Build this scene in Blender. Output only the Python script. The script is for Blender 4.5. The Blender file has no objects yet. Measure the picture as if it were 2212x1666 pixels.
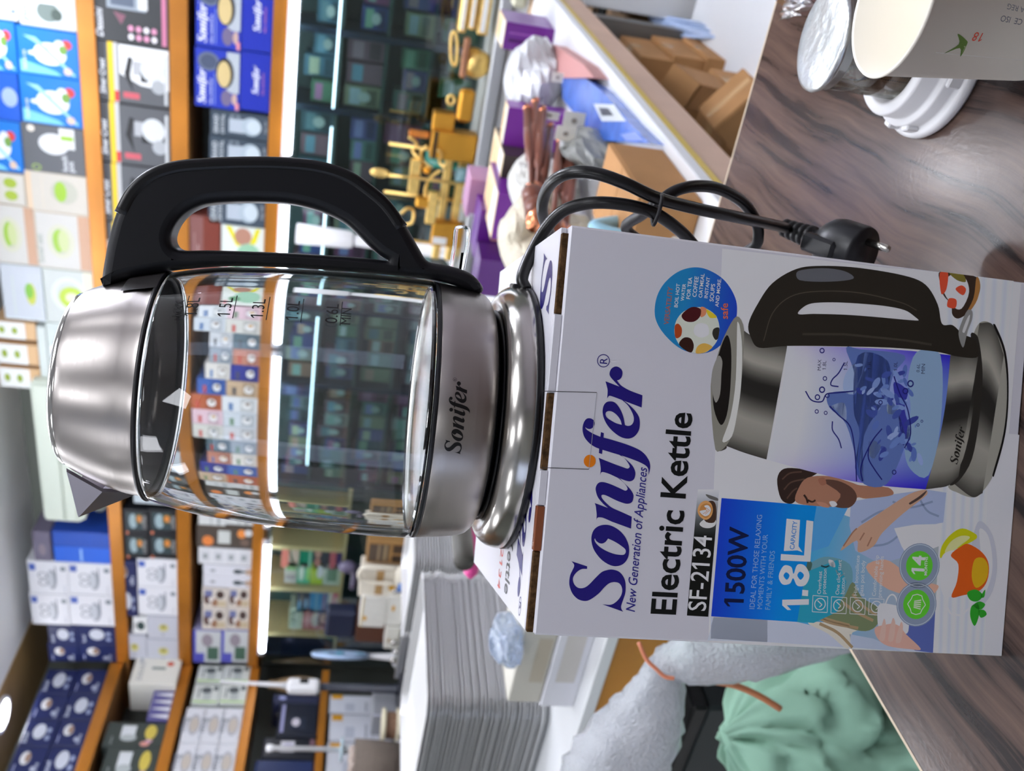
import bpy, math, random
from mathutils import Vector, Matrix
from mathutils.geometry import tessellate_polygon
random.seed(4)
SC = bpy.context.scene
COL = SC.collection
BL=(-0.3391,0.3237,0.7501)
BEX=(0.84710,0.53144,0)
BEN=(-0.53144,0.84710,0)
HD=(0.91227,0.40959)
CAMF=(-0.507433, 0.8427, -0.179915)
CAMR=(0.844272, 0.527987, 0.09184)
CAMD=(0.172387, -0.105294, -0.979386)
V3 = Vector
BL, BEX, BEN = V3(BL), V3(BEX), V3(BEN)

# ------------------------------------------------------------------ camera
cd = bpy.data.cameras.new('camera')
cam = bpy.data.objects.new('camera', cd)
COL.objects.link(cam)
cF, cR, cD = V3(CAMF), V3(CAMR), V3(CAMD)
rot = Matrix((cD, cR, -cF)).transposed()          # the phone was held on its side: picture x runs down the room
cam.matrix_world = Matrix.Translation((0, 0, 1.121)) @ rot.to_4x4()
cd.sensor_width = 36
cd.lens = 2000 / 2212 * 36
cd.clip_start = 0.02
cd.dof.use_dof = True
cd.dof.focus_distance = 0.47
cd.dof.aperture_fstop = 11.5
SC.camera = cam
SC.view_settings.view_transform = 'Standard'
SC.view_settings.look = 'None'
SC.view_settings.exposure = 0.35
SC.view_settings.gamma = 1
SC.view_settings.use_curve_mapping = False
LAMP = 12.0        # ceiling panels
HANG = 25.0       # unseen tubes added under the ceiling
TUBE = 14.0       # shelf tubes
w = bpy.data.worlds.new('world'); SC.world = w; w.use_nodes = True
w.node_tree.nodes['Background'].inputs[0].default_value = (.8, .85, 1, 1)
w.node_tree.nodes['Background'].inputs[1].default_value = .3
try:
    SC.cycles.use_denoising = True
    SC.cycles.max_bounces = 14
    SC.cycles.transmission_bounces = 12
    SC.cycles.transparent_max_bounces = 16
    SC.cycles.caustics_refractive = True
    SC.cycles.sample_clamp_indirect = 6
except Exception:
    pass

# ------------------------------------------------------------------ helpers
def lin(c):
    o = []
    for v in c[:3]:
        v = v / 255
        o.append(v / 12.92 if v <= .04045 else ((v + .055) / 1.055) ** 2.4)
    return (o[0], o[1], o[2], 1)

MATS = {}
def mat(name, col=(200, 200, 200), rough=.5, metal=0, spec=.5, noise=None, bump=None, emit=0, trans=0, ior=1.45, aniso=0, coat=0):
    if name in MATS: return MATS[name]
    m = bpy.data.materials.new(name); m.use_nodes = True
    nt = m.node_tree; b = nt.nodes['Principled BSDF']
    b.inputs['Base Color'].default_value = lin(col)
    b.inputs['Roughness'].default_value = rough
    b.inputs['Metallic'].default_value = metal
    b.inputs['Specular IOR Level'].default_value = spec
    b.inputs['IOR'].default_value = ior
    b.inputs['Transmission Weight'].default_value = trans
    b.inputs['Anisotropic'].default_value = aniso
    b.inputs['Coat Weight'].default_value = coat
    if emit:
        b.inputs['Emission Color'].default_value = lin(col)
        b.inputs['Emission Strength'].default_value = emit
    if noise or bump:
        tc = nt.nodes.new('ShaderNodeTexCoord')
        if noise:
            n = nt.nodes.new('ShaderNodeTexNoise'); n.inputs['Scale'].default_value = noise[0]; n.inputs['Detail'].default_value = 4
            nt.links.new(tc.outputs['Object'], n.inputs['Vector'])
            r = nt.nodes.new('ShaderNodeValToRGB')
            a = lin(col); k = noise[1]
            r.color_ramp.elements[0].color = (a[0] * (1 - k), a[1] * (1 - k), a[2] * (1 - k), 1)
            r.color_ramp.elements[1].color = (min(1, a[0] * (1 + k)), min(1, a[1] * (1 + k)), min(1, a[2] * (1 + k)), 1)
            r.color_ramp.elements[0].position = .3; r.color_ramp.elements[1].position = .7
            nt.links.new(n.outputs['Fac'], r.inputs['Fac']); nt.links.new(r.outputs['Color'], b.inputs['Base Color'])
        if bump:
            n2 = nt.nodes.new('ShaderNodeTexNoise'); n2.inputs['Scale'].default_value = bump[0]; n2.inputs['Detail'].default_value = 3
            nt.links.new(tc.outputs['Object'], n2.inputs['Vector'])
            bp = nt.nodes.new('ShaderNodeBump'); bp.inputs['Strength'].default_value = bump[1]; bp.inputs['Distance'].default_value = bump[2] if len(bump) > 2 else .002
            nt.links.new(n2.outputs['Fac'], bp.inputs['Height']); nt.links.new(bp.outputs['Normal'], b.inputs['Normal'])
    MATS[name] = m
    return m

def glassy(name, tint, gloss=.08, rough=.02):
    """thin pane or film: light passes straight, some mirrors off"""
    if name in MATS: return MATS[name]
    m = bpy.data.materials.new(name); m.use_nodes = True
    nt = m.node_tree; nt.nodes.clear()
    out = nt.nodes.new('ShaderNodeOutputMaterial'); mx = nt.nodes.new('ShaderNodeMixShader')
    t = nt.nodes.new('ShaderNodeBsdfTransparent'); t.inputs[0].default_value = lin(tint)
    g = nt.nodes.new('ShaderNodeBsdfGlossy'); g.inputs['Roughness'].default_value = rough
    lw = nt.nodes.new('ShaderNodeLayerWeight'); lw.inputs[0].default_value = .25
    ma = nt.nodes.new('ShaderNodeMath'); ma.operation = 'MULTIPLY_ADD'; ma.inputs[1].default_value = .6; ma.inputs[2].default_value = gloss
    ma.use_clamp = True
    nt.links.new(lw.outputs['Fresnel'], ma.inputs[0]); nt.links.new(ma.outputs[0], mx.inputs[0])
    nt.links.new(t.outputs[0], mx.inputs[1]); nt.links.new(g.outputs[0], mx.inputs[2]); nt.links.new(mx.outputs[0], out.inputs[0])
    MATS[name] = m
    return m

def printmat(name, rough=.4, spec=.4, metal=0):
    if name in MATS: return MATS[name]
    m = mat(name, rough=rough, spec=spec, metal=metal)
    nt = m.node_tree; a = nt.nodes.new('ShaderNodeAttribute'); a.attribute_name = 'Col'
    nt.links.new(a.outputs['Color'], nt.nodes['Principled BSDF'].inputs['Base Color'])
    return m

class MB:
    """collects shapes for one mesh"""
    def __init__(s): s.v = []; s.f = []; s.m = []; s.sm = []; s.k = 0; s.smooth = False
    def add(s, vs, fs, smooth=None):
        n = len(s.v); s.v += [tuple(v) for v in vs]
        s.f += [tuple(i + n for i in f) for f in fs]; s.m += [s.k] * len(fs)
        s.sm += [s.smooth if smooth is None else smooth] * len(fs); return s
    def box(s, x0, x1, y0, y1, z0, z1, c=0, M=None):
        if c <= 0:
            v = [(x, y, z) for x in (x0, x1) for y in (y0, y1) for z in (z0, z1)]
            f = [(0, 1, 3, 2), (4, 6, 7, 5), (0, 4, 5, 1), (2, 3, 7, 6), (0, 2, 6, 4), (1, 5, 7, 3)]
        else:
            v = []; idx = {}
            X, Y, Z = (x0, x1), (y0, y1), (z0, z1)
            for i in (0, 1):
                for j in (0, 1):
                    for k in (0, 1):
                        sx, sy, sz = (1 - 2 * i), (1 - 2 * j), (1 - 2 * k)
                        for a in range(3):
                            p = [X[i], Y[j], Z[k]]
                            for b in range(3):
                                if b != a: p[b] += (sx, sy, sz)[b] * c
                            idx[(i, j, k, a)] = len(v); v.append(tuple(p))
            f = []
            for a in range(3):
                for sd in (0, 1):
                    q = []
                    for (p, r) in ((0, 0), (1, 0), (1, 1), (0, 1)):
                        t = [0, 0, 0]; t[a] = sd; t[(a + 1) % 3] = p; t[(a + 2) % 3] = r; q.append(idx[(*t, a)])
                    f.append(tuple(q if sd else q[::-1]))
            for a in range(3):
                b, c2 = (a + 1) % 3, (a + 2) % 3
                for p in (0, 1):
                    for r in (0, 1):
                        t0 = [0, 0, 0]; t0[b] = p; t0[c2] = r; t1 = list(t0); t1[a] = 1
                        q = [idx[(*t0, b)], idx[(*t1, b)], idx[(*t1, c2)], idx[(*t0, c2)]]
                        f.append(tuple(q if p == r else q[::-1]))
            for i in (0, 1):
                for j in (0, 1):
                    for k in (0, 1):
                        q = [idx[(i, j, k, a)] for a in range(3)]
                        f.append(tuple(q if (i + j + k) % 2 else q[::-1]))
        if M: v = [M @ V3(p) for p in v]
        return s.add(v, f, False)
    def lathe(s, prof, n=48, M=None, closed=False, a0=0, a1=None, smooth=True):
        full = a1 is None
        a1 = math.tau if full else a1
        N = n if full else n + 1
        v = []; L = len(prof)
        for i in range(N):
            a = a0 + (a1 - a0) * i / n
            for r, z in prof: v.append((r * math.cos(a), r * math.sin(a), z))
        f = []
        for i in range(n):
            j = (i + 1) % N
            for k in range(L if closed else L - 1):
                k2 = (k + 1) % L
                f.append((i * L + k, j * L + k, j * L + k2, i * L + k2))
        if M: v = [M @ V3(p) for p in v]
        return s.add(v, f, smooth)
    def tube(s, pts, r, n=10, closed=False, cap=True, smooth=True):
        pts = [V3(p) for p in pts]; N = len(pts)
        rr = r if isinstance(r, (list, tuple)) else [r] * N
        v = []; up = None
        for i in range(N):
            a = pts[(i - 1) % N] if (closed or i > 0) else pts[i]
            b = pts[(i + 1) % N] if (closed or i < N - 1) else pts[i]
            t = (b - a).normalized()
            if up is None:
                up = V3((0, 0, 1)) if abs(t.z) < .9 else V3((1, 0, 0))
            x = (up - t * up.dot(t)).normalized(); y = t.cross(x); up = x
            for k in range(n):
                an = math.tau * k / n
                v.append(pts[i] + (x * math.cos(an) + y * math.sin(an)) * rr[i])
        f = []
        for i in range(N if closed else N - 1):
            j = (i + 1) % N
            for k in range(n):
                k2 = (k + 1) % n
                f.append((i * n + k, i * n + k2, j * n + k2, j * n + k))
        if cap and not closed:
            f.append(tuple(range(n))[::-1]); f.append(tuple((N - 1) * n + k for k in range(n)))
        return s.add(v, f, smooth)
    def ball(s, c, rx, ry=None, rz=None, n=14, m=8):
        ry = ry or rx; rz = rz or rx
        prof = [(math.sin(math.pi * k / m), -math.cos(math.pi * k / m)) for k in range(m + 1)]
        return s.lathe(prof, n, Matrix.Translation(c) @ Matrix.Diagonal((rx, ry, rz, 1)))
    def prism(s, pts, y0, y1, f=None):
        """polygon in (x,z) pushed from y0 to y1"""
        n = len(pts)
        tri = tessellate_polygon([[V3((p[0], p[1], 0)) for p in pts]])
        v = [(p[0], y0, p[1]) for p in pts] + [(p[0], y1, p[1]) for p in pts]
        fs = [tuple(t) for t in tri] + [tuple(i + n for i in t)[::-1] for t in tri]
        fs += [(i, (i + 1) % n, n + (i + 1) % n, n + i) for i in range(n)]
        if f: v = [f(p) for p in v]
        return s.add(v, fs, False)
    def obj(s, name, m, parent=None, loc=None, fix=True):
        me = bpy.data.meshes.new(name)
        me.from_pydata(s.v, [], s.f)
        for x in (m if isinstance(m, (list, tuple)) else [m]): me.materials.append(x)
        me.polygons.foreach_set('material_index', s.m)
        me.polygons.foreach_set('use_smooth', s.sm)
        if fix:
            import bmesh
            bm = bmesh.new(); bm.from_mesh(me); bmesh.ops.recalc_face_normals(bm, faces=bm.faces); bm.to_mesh(me); bm.free()
        me.update()
        o = bpy.data.objects.new(name, me); COL.objects.link(o)
        if parent: o.parent = parent
        if loc: o.location = loc
        return o

def tag(o, label=None, cat=None, group=None, kind=None):
    if label: o['label'] = label
    if cat: o['category'] = cat
    if group: o['group'] = group
    if kind: o['kind'] = kind
    return o
def empty(name, label, cat, loc=(0, 0, 0), rz=0, group=None):
    o = bpy.data.objects.new(name, None); COL.objects.link(o); o.location = loc; o.rotation_euler = (0, 0, rz)
    o.empty_display_size = .02
    return tag(o, label, cat, group)

def spl(pts, sub=6, closed=True):
    """smooth line through the points; a truthy third value marks a corner"""
    n = len(pts); out = []
    P = [V3((p[0], p[1], 0)) for p in pts]; cn = [len(p) > 2 and p[2] for p in pts]
    for i in range(n if closed else n - 1):
        j = (i + 1) % n; d = P[j] - P[i]
        m0 = d if (cn[i] or (not closed and i == 0)) else (P[j] - P[(i - 1) % n]) * .5
        m1 = d if (cn[j] or (not closed and j == n - 1)) else (P[(j + 1) % n] - P[i]) * .5
        for m in (m0, m1):
            if m.length > d.length * 1.3: m *= d.length * 1.3 / m.length
        for k in range(sub):
            t = k / sub; t2 = t * t; t3 = t2 * t
            q = P[i] * (2 * t3 - 3 * t2 + 1) + m0 * (t3 - 2 * t2 + t) + P[j] * (-2 * t3 + 3 * t2) + m1 * (t3 - t2)
            out.append((q.x, q.y))
    if not closed: out.append((P[-1].x, P[-1].y))
    return out
def spl3(pts, sub=8, closed=False):
    P = [V3(p) for p in pts]; n = len(P); out = []
    for i in range(n if closed else n - 1):
        p1, p2 = P[i], P[(i + 1) % n]
        p0 = P[(i - 1) % n] if (closed or i) else p1 * 2 - p2
        p3 = P[(i + 2) % n] if (closed or i < n - 2) else p2 * 2 - p1
        for k in range(sub):
            t = k / sub
            out.append(.5 * ((2 * p1) + (p2 - p0) * t + (2 * p0 - 5 * p1 + 4 * p2 - p3) * t * t + (3 * p1 - p0 - 3 * p2 + p3) * t ** 3))
    if not closed: out.append(P[-1])
    return out

_txt = {}
def textmesh(s, bold=0):
    k = (s, bold)
    if k in _txt: return _txt[k]
    cu = bpy.data.curves.new('t', 'FONT'); cu.body = s; cu.size = 1; cu.resolution_u = 3; cu.offset = bold
    o = bpy.data.objects.new('t', cu); COL.objects.link(o)
    dg = bpy.context.evaluated_depsgraph_get(); dg.update()
    me = o.evaluated_get(dg).to_mesh()
    v = [(a.co.x, a.co.y) for a in me.vertices]; f = [tuple(p.vertices) for p in me.polygons]
    bpy.data.objects.remove(o); bpy.data.curves.remove(cu)
    if '1' in s:                      # give the plain bar of the figure one its flag
        par = list(range(len(v)))
        def root(i):
            while par[i] != i: i = par[i]
            return i
        for q in f:
            for i in q[1:]: par[root(i)] = root(q[0])
        isl = {}
        for i in range(len(v)): isl.setdefault(root(i), []).append(i)
        for q in isl.values():
            xs = [v[i][0] for i in q]; ys = [v[i][1] for i in q]; w_, h_ = max(xs) - min(xs), max(ys) - min(ys)
            if len(q) <= 8 and h_ > .5 and w_ < .3 * h_ and all(min(abs(v[i][0] - min(xs)), abs(v[i][0] - max(xs))) < .01 for i in q):
                n = len(v); x, y = min(xs), max(ys)
                v += [(x, y), (x - .22 * h_, y - .2 * h_), (x - .22 * h_, y - .34 * h_), (x, y - .17 * h_)]; f.append((n, n + 1, n + 2, n + 3))
    _txt[k] = (v, f)
    return v, f

class Art:
    """flat print: coloured shapes in (u,v), later laid on a surface"""
    def __init__(s, g=1.0): s.v = []; s.f = []; s.c = []; s.g = g
    def col(s, c):
        a = lin(c); return (min(.9, a[0] * s.g), min(.9, a[1] * s.g), min(.9, a[2] * s.g), 1)
    def raw(s, pts, faces, c, L):
        n = len(s.v); s.v += [(p[0], p[1], L) for p in pts]; s.f += [tuple(i + n for i in f) for f in faces]
        if callable(c): s.c += [s.col(c(p[0], p[1])) for p in pts]
        else: s.c += [s.col(c)] * len(pts)
    def poly(s, pts, c, L=1, holes=()):
        loops = [[V3((p[0], p[1], 0)) for p in pts]] + [[V3((p[0], p[1], 0)) for p in h] for h in holes]
        flat = [p for l in loops for p in l]
        s.raw(flat, [tuple(t) for t in tessellate_polygon(loops)], c, L)
    def blob(s, pts, c, L=1, holes=(), sub=4):
        s.poly(spl(pts, sub), c, L, [spl(h, sub) for h in holes])
    def rect(s, x0, y0, x1, y1, c, L=1): s.raw([(x0, y0), (x1, y0), (x1, y1), (x0, y1)], [(0, 1, 2, 3)], c, L)
    def grid(s, q, c, L=1, n=10, m=10):
        """quad q = bl, br, tr, tl with a colour function of (s,t)"""
        P = [V3((p[0], p[1], 0)) for p in q]; N = len(s.v)
        for j in range(m + 1):
            for i in range(n + 1):
                a, b = i / n, j / m
                p = (P[0] * (1 - a) + P[1] * a) * (1 - b) + (P[3] * (1 - a) + P[2] * a) * b
                s.v.append((p.x, p.y, L)); s.c.append(s.col(c(a, b)))
        s.f += [(N + j * (n + 1) + i, N + j * (n + 1) + i + 1, N + (j + 1) * (n + 1) + i + 1, N + (j + 1) * (n + 1) + i) for j in range(m) for i in range(n)]
    def ell(s, cx, cy, rx, ry, c, L=1, n=20, rot=0):
        p = []
        for k in range(n):
            a = math.tau * k / n; x, y = rx * math.cos(a), ry * math.sin(a)
            p.append((cx + x * math.cos(rot) - y * math.sin(rot), cy + x * math.sin(rot) + y * math.cos(rot)))
        s.raw(p, [tuple(range(n))], c, L)
    def ring(s, cx, cy, rx, ry, w, c, L=1, n=32):
        p = []
        for k in range(n):
            a = math.tau * k / n; p += [(cx + rx * math.cos(a), cy + ry * math.sin(a)), (cx + (rx - w) * math.cos(a), cy + (ry - w) * math.sin(a))]
        s.raw(p, [(2 * k, (2 * k + 2) % (2 * n), (2 * k + 3) % (2 * n), 2 * k + 1) for k in range(n)], c, L)
    def line(s, pts, w, c, L=1):
        for a, b in zip(pts[:-1], pts[1:]):
            d = V3((b[0] - a[0], b[1] - a[1], 0))
            if d.length < 1e-9: continue
            n = V3((-d.y, d.x, 0)).normalized() * w / 2
            s.raw([(a[0] + n.x, a[1] + n.y), (a[0] - n.x, a[1] - n.y), (b[0] - n.x, b[1] - n.y), (b[0] + n.x, b[1] + n.y)], [(0, 1, 2, 3)], c, L)
    def text(s, t, p0, p1, c, L=2, hs=1.0, bold=0, shear=0):
        v, f = textmesh(t, bold)
        x0 = min(a[0] for a in v); x1 = max(a[0] for a in v)
        d = V3((p1[0] - p0[0], p1[1] - p0[1], 0)); k = d.length / (x1 - x0); e = d.normalized(); u = V3((-e.y, e.x, 0))
        o = []
        for a in v:
            y = a[1] * k * hs; x = (a[0] - x0) * k + shear * y
            q = V3((p0[0], p0[1], 0)) + e * x + u * y; o.append((q.x, q.y))
        s.raw(o, f, c, L)
    def obj(s, name, fn, m, parent=None):
        me = bpy.data.meshes.new(name)
        me.from_pydata([tuple(fn(*p)) for p in s.v], [], s.f)
        at = me.color_attributes.new('Col', 'FLOAT_COLOR', 'POINT')
        at.data.foreach_set('color', [x for c in s.c for x in c])
        me.materials.append(m); me.update()
        o = bpy.data.objects.new(name, me); COL.objects.link(o)
        if parent: o.parent = parent
        return o

PRINT = printmat('printed carton ink', .38, .4)
PRINTM = printmat('matt ink', .6, .3)
M_gold = mat('gold metal', (248, 206, 124), .34, .8, noise=(40, .15))
M_black = mat('black plastic', (14, 14, 18), .38, 0, .45, bump=(900, .05, .0003))
M_white = mat('white plastic', (236, 236, 238), .35)
M_card = mat('brown cardboard', (172, 128, 84), .75, 0, .25, noise=(9, .12))
M_corr = mat('corrugated edge', (84, 62, 40), .9, 0, .1, noise=(400, .6))
M_shelf = mat('golden laminate', (176, 112, 38), .3, .35, .5, noise=(2.2, .3))
M_steel = mat('polished steel', (190, 188, 184), .12, 1)

def brushed(name, col, rough, aniso, scale=1):
    m = mat(name, col, rough, 1, aniso=aniso)
    nt = m.node_tree; b = nt.nodes['Principled BSDF']
    t = nt.nodes.new('ShaderNodeTangent'); t.direction_type = 'RADIAL'; t.axis = 'Z'
    nt.links.new(t.outputs[0], b.inputs['Tangent']); b.inputs['Anisotropic Rotation'].default_value = .25
    tc = nt.nodes.new('ShaderNodeTexCoord'); mp = nt.nodes.new('ShaderNodeMapping'); mp.inputs['Scale'].default_value = (8, 8, 2600)
    n = nt.nodes.new('ShaderNodeTexNoise'); n.inputs['Scale'].default_value = 1; n.inputs['Detail'].default_value = 2
    r = nt.nodes.new('ShaderNodeMapRange'); r.inputs['To Min'].default_value = rough * .8; r.inputs['To Max'].default_value = rough * 1.25
    nt.links.new(tc.outputs['Object'], mp.inputs[0]); nt.links.new(mp.outputs[0], n.inputs['Vector']); nt.links.new(n.outputs['Fac'], r.inputs['Value']); nt.links.new(r.outputs[0], b.inputs['Roughness'])
    return m
M_brush = brushed('brushed steel', (176, 170, 166), .36, .7)
M_base = brushed('satin steel base', (190, 186, 180), .2, .45)

# ------------------------------------------------------------------ room
def struct(name, mb, m, parent=None):
    o = mb.obj(name, m, parent); o['kind'] = 'structure'; return o
M_ceil = mat('white ceiling paint', (236, 238, 238), .8, noise=(1.5, .03))
M_wall = mat('grey green wall paint', (120, 124, 116), .7, noise=(2, .08))
struct('floor', MB().box(-4.5, 2.4, -2.8, 3.9, -.1, 0), mat('grey floor tile', (206, 204, 200), .35, noise=(3, .05)))
struct('ceiling', MB().box(-3.82, 2.4, -2.8, 3.9, 2.56, 2.66), M_ceil)
struct('trim_1', MB().box(-4.5, -3.82, -2.8, 3.9, 2.555, 2.66), mat('tan soffit paint', (150, 120, 74), .6))
struct('wall_back', MB().box(-4.5, 2.4, 3.78, 3.9, 0, 2.66), M_wall)
struct('wall_left', MB().box(-4.5, -4.3, -2.8, 3.78, 0, 2.66), M_wall)
struct('wall_right', MB().box(2.2, 2.4, -2.8, 3.78, 0, 2.66), mat('pale lilac wall', (196, 190, 200), .6))
wf = struct('wall_front', MB().box(-4.3, 2.2, -2.8, -2.6, 0, 2.66), mat('dim shop front', (150, 152, 146), .6))
# unseen glazed door added behind the camera, its glow feeding kettle reflections
dr = struct('added_door_1', MB().box(-1.5, -.5, -2.6, -2.55, 0, 2.2, .01), mat('door frame grey', (60, 60, 64), .4))
struct('pane', MB().box(-1.42, -.58, -2.55, -2.54, .1, 2.1), mat('added door glow', (210, 225, 255), .1, emit=.7), dr)

def ceiling_light(name, label, x, y, r, strength, round_=True, z=2.56):
    o = empty(name, label, 'ceiling lamp', (x, y, z), 0, 'ceiling lamps')
    mb = MB(); mb2 = MB()
    if round_:
        mb.lathe([(r * 1.25, 0), (r * 1.25, -.012), (r, -.014), (r, -.004)], 28)
        mb2.lathe([(0, -.009), (r * .99, -.008)], 28, smooth=False)
    else:
        a = r + .02
        mb.box(-a, a, -a, -r, -.015, 0); mb.box(-a, a, r, a, -.015, 0); mb.box(-a, -r, -r, r, -.015, 0); mb.box(r, a, -r, r, -.015, 0)
        mb2.box(-r, r, -r, r, -.01, -.004)
    mb.obj('rim', M_white, o)
    mb2.obj('diffuser', mat('lamp diffuser %g' % strength, (246, 248, 255), .5, emit=strength), o)
    return o
for i, (x, y) in enumerate([(-2.9, .3), (.5, .3), (.5, 1.9), (.25, 2.25), (-1.2, 1.4), (-2.9, 1.9)]):  # unseen fill panels, one added to brighten the cabinet at the right
    ceiling_light('ceiling_light', 'added square white fill panel in the shop ceiling outside the picture', x, y, .3, LAMP * .7, False)
for i, (x, y) in enumerate([(-1.3, -1.2), (-2.6, -1.6), (.6, -1.7)]):  # more unseen fill panels added behind the camera
    ceiling_light('ceiling_light', 'added square white fill panel in the shop ceiling outside the picture', x, y, .3, LAMP * .46, False)
for i, (x, y) in enumerate([(-.2, -.35), (-1.9, .9), (-.5, .75), (1.1, 1.0), (-2.1, 2.7)]):
    ceiling_light('ceiling_light', 'round white lamp in the shop ceiling outside the picture', x, y, .085, LAMP * 4)
for i, x in enumerate((-4.05, -2.85, -1.65, -.45, .75)):  # unseen tubes added to light the ceiling and shelf fronts
    o = empty('added_hanging_lamp', 'added white tube lamp hanging unseen from the shop ceiling outside the picture', 'tube lamp', (x, 2.6 if i else 2.42, 2.39), 0, 'added hanging tube lamps')
    mb = MB(); mb.lathe([(.0001, 0), (.017, 0), (.017, 1.15), (.0001, 1.15)], 14, Matrix.Rotation(math.pi / 2, 4, 'Y')); mb.obj('tube', mat('added hanging tube', (240, 245, 255), .5, emit=HANG), o)
    for s in (.1, 1.05): MB().box(s - .003, s + .003, -.003, .003, .012, .168).obj('wire', M_steel, o)
ceiling_light('ceiling_light', 'round bright lamp above the back shelf, mirrored in the counter top', -.80, 3.17, .09, LAMP * 3.6)
ceiling_light('ceiling_light', 'round glaring lamp in the tan ceiling strip at the photo corner', -3.95, 3.12, .07, LAMP * 4, z=2.555)

# ------------------------------------------------------------------ table
tw = empty('wooden_counter', 'dark walnut laminate counter top carrying the kettle carton', 'counter', (-.47, .89, .75), .045)
def woodmat(name, cols, sc=(14, 1.1, 14), rough=.3):
    m = mat(name, cols[1], rough, 0, .3, bump=(300, .12, .0004)); nt = m.node_tree; b = nt.nodes['Principled BSDF']
    tc = nt.nodes.new('ShaderNodeTexCoord')
    n0 = nt.nodes.new('ShaderNodeTexNoise'); n0.inputs['Scale'].default_value = 4; n0.inputs['Detail'].default_value = 2
    nt.links.new(tc.outputs['Object'], n0.inputs['Vector'])
    mx = nt.nodes.new('ShaderNodeVectorMath'); mx.operation = 'MULTIPLY_ADD'; mx.inputs[1].default_value = (.05, .05, 0)
    nt.links.new(n0.outputs['Color'], mx.inputs[0]); nt.links.new(tc.outputs['Object'], mx.inputs[2])
    mp = nt.nodes.new('ShaderNodeMapping'); mp.inputs['Scale'].default_value = sc; mp.inputs['Rotation'].default_value = (0, 0, -.22)
    nt.links.new(mx.outputs[0], mp.inputs[0])
    n1 = nt.nodes.new('ShaderNodeTexNoise'); n1.inputs['Scale'].default_value = 3.2; n1.inputs['Detail'].default_value = 7; n1.inputs['Roughness'].default_value = .62
    nt.links.new(mp.outputs[0], n1.inputs['Vector'])
    r = nt.nodes.new('ShaderNodeValToRGB')
    r.color_ramp.elements[0].position = .39; r.color_ramp.elements[0].color = lin(cols[0])
    r.color_ramp.elements[1].position = .62; r.color_ramp.elements[1].color = lin(cols[2])
    e = r.color_ramp.elements.new(.47); e.color = lin(cols[1])
    nt.links.new(n1.outputs['Fac'], r.inputs['Fac']); nt.links.new(r.outputs['Color'], b.inputs['Base Color'])
    return m
M_wood = woodmat('walnut laminate', [(36, 29, 28), (74, 58, 52), (96, 77, 68)], sc=(17, .9, 17), rough=.17)
MB().box(0, 1.9, -1.3, 0, -.03, 0).obj('top', M_wood, tw)
mb = MB(); mb.box(-.0022, 0, -1.3, .0022, -.03, .0002); mb.box(0, 1.9, 0, .0022, -.03, .0002)
o = mb.obj('edge_band', mat('cream edge band', (214, 196, 170), .5), tw); o['label'] = 'thin cream edge banding'
mb = MB(); mb.box(.12, 1.8, -1.25, -.12, -.75, -.03)
mb.obj('plinth', mat('dark counter plinth', (52, 46, 44), .6), tw)

# ------------------------------------------------------------------ kettle carton
BW, BH, BD = 207.2, 269.4, 188.0
box = empty('kettle_carton', 'white printed kettle carton standing on the wooden counter under the kettle', 'box', BL, math.atan2(BEX.y, BEX.x))
M_wcard = mat('glossy white carton', (226, 225, 232), .28, 0, .5)
def mm(u, n, v): return (u / 1000, n / 1000, v / 1000)
mb = MB(); mb.box(0, .2072, 0, .188, 0, .2655, .0012)
mb.obj('carton_body', M_wcard, box)
mb = MB(); mb.box(.001, .2062, .0042, .187, .2657, .2694, .0006)
mb.obj('lid_flap', M_wcard, box)
for a, b, m_, nm in ((1, 41.5, M_corr, 'corrugated_edge'), (83, 121.5, M_corr, 'corrugated_edge'), (162, 203, M_corr, 'corrugated_edge'),
                     (42, 64.5, mat('red-brown recess tint', (140, 78, 48), .12, 0, .6), 'recess_edge'), (65, 82.5, M_wcard, 'fold_edge'), (122, 161.5, M_wcard, 'fold_edge')):  # red-brown strip carries a brown reflection of the recess in its colour
    dep = .0012 if m_ is M_corr else .0005
    o = MB().box(a / 1000, b / 1000, dep, .0046, .2652, .2694 - (.0005 if m_ is M_corr else 0), .0004).obj(nm, m_, box)
A = Art(1.75)
W_ = (212, 212, 220)
# photo background of the lower front
q = [(-1,7),(206.5,6.7),(204.8,183.5),(0.2,172.4)]
A.grid(q, lambda s, t: (206 - 30 * (1 - s) * min(1, 2.2 * t) * (1 - t * .6), 207 - 26 * (1 - s) * min(1, 2.2 * t) * (1 - t * .6), 212 - 12 * (1 - s) * min(1, 2.2 * t)), .2, 14, 14)
q = [(-1.1,9.8),(208.3,11.6),(208.2,54.5),(-0.8,41.1)]
A.grid(q, lambda s, t: (186 + 14 * math.sin(t * 40) * .5, 190 + 14 * math.sin(t * 40) * .5, 200 + 10 * math.sin(t * 40) * .5), .4, 4, 40)
q = [(-0.7,0.3),(122.5,-0.3),(123.4,19.7),(-1.1,10.4)]
A.grid(q, lambda s, t: (188, 188, 192), .5, 2, 2)
q = [(78.3,44.1),(207.7,46),(205.1,101.4),(76.9,100.6)]
A.grid(q, lambda s, t: (200, 206, 190), .3, 2, 2)
# dark stripe left of the blue panel (soft shade of the printed photo)
A.poly([(1.2,173),(1.9,139.6),(14,140.7),(13.5,170.6)], (176, 182, 198), .5)
A.poly([(2.3,171.2),(-1.2,43.4),(15.8,44.9),(13.4,172.3)], lambda x, y: (172, 178, 196), .5)
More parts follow.
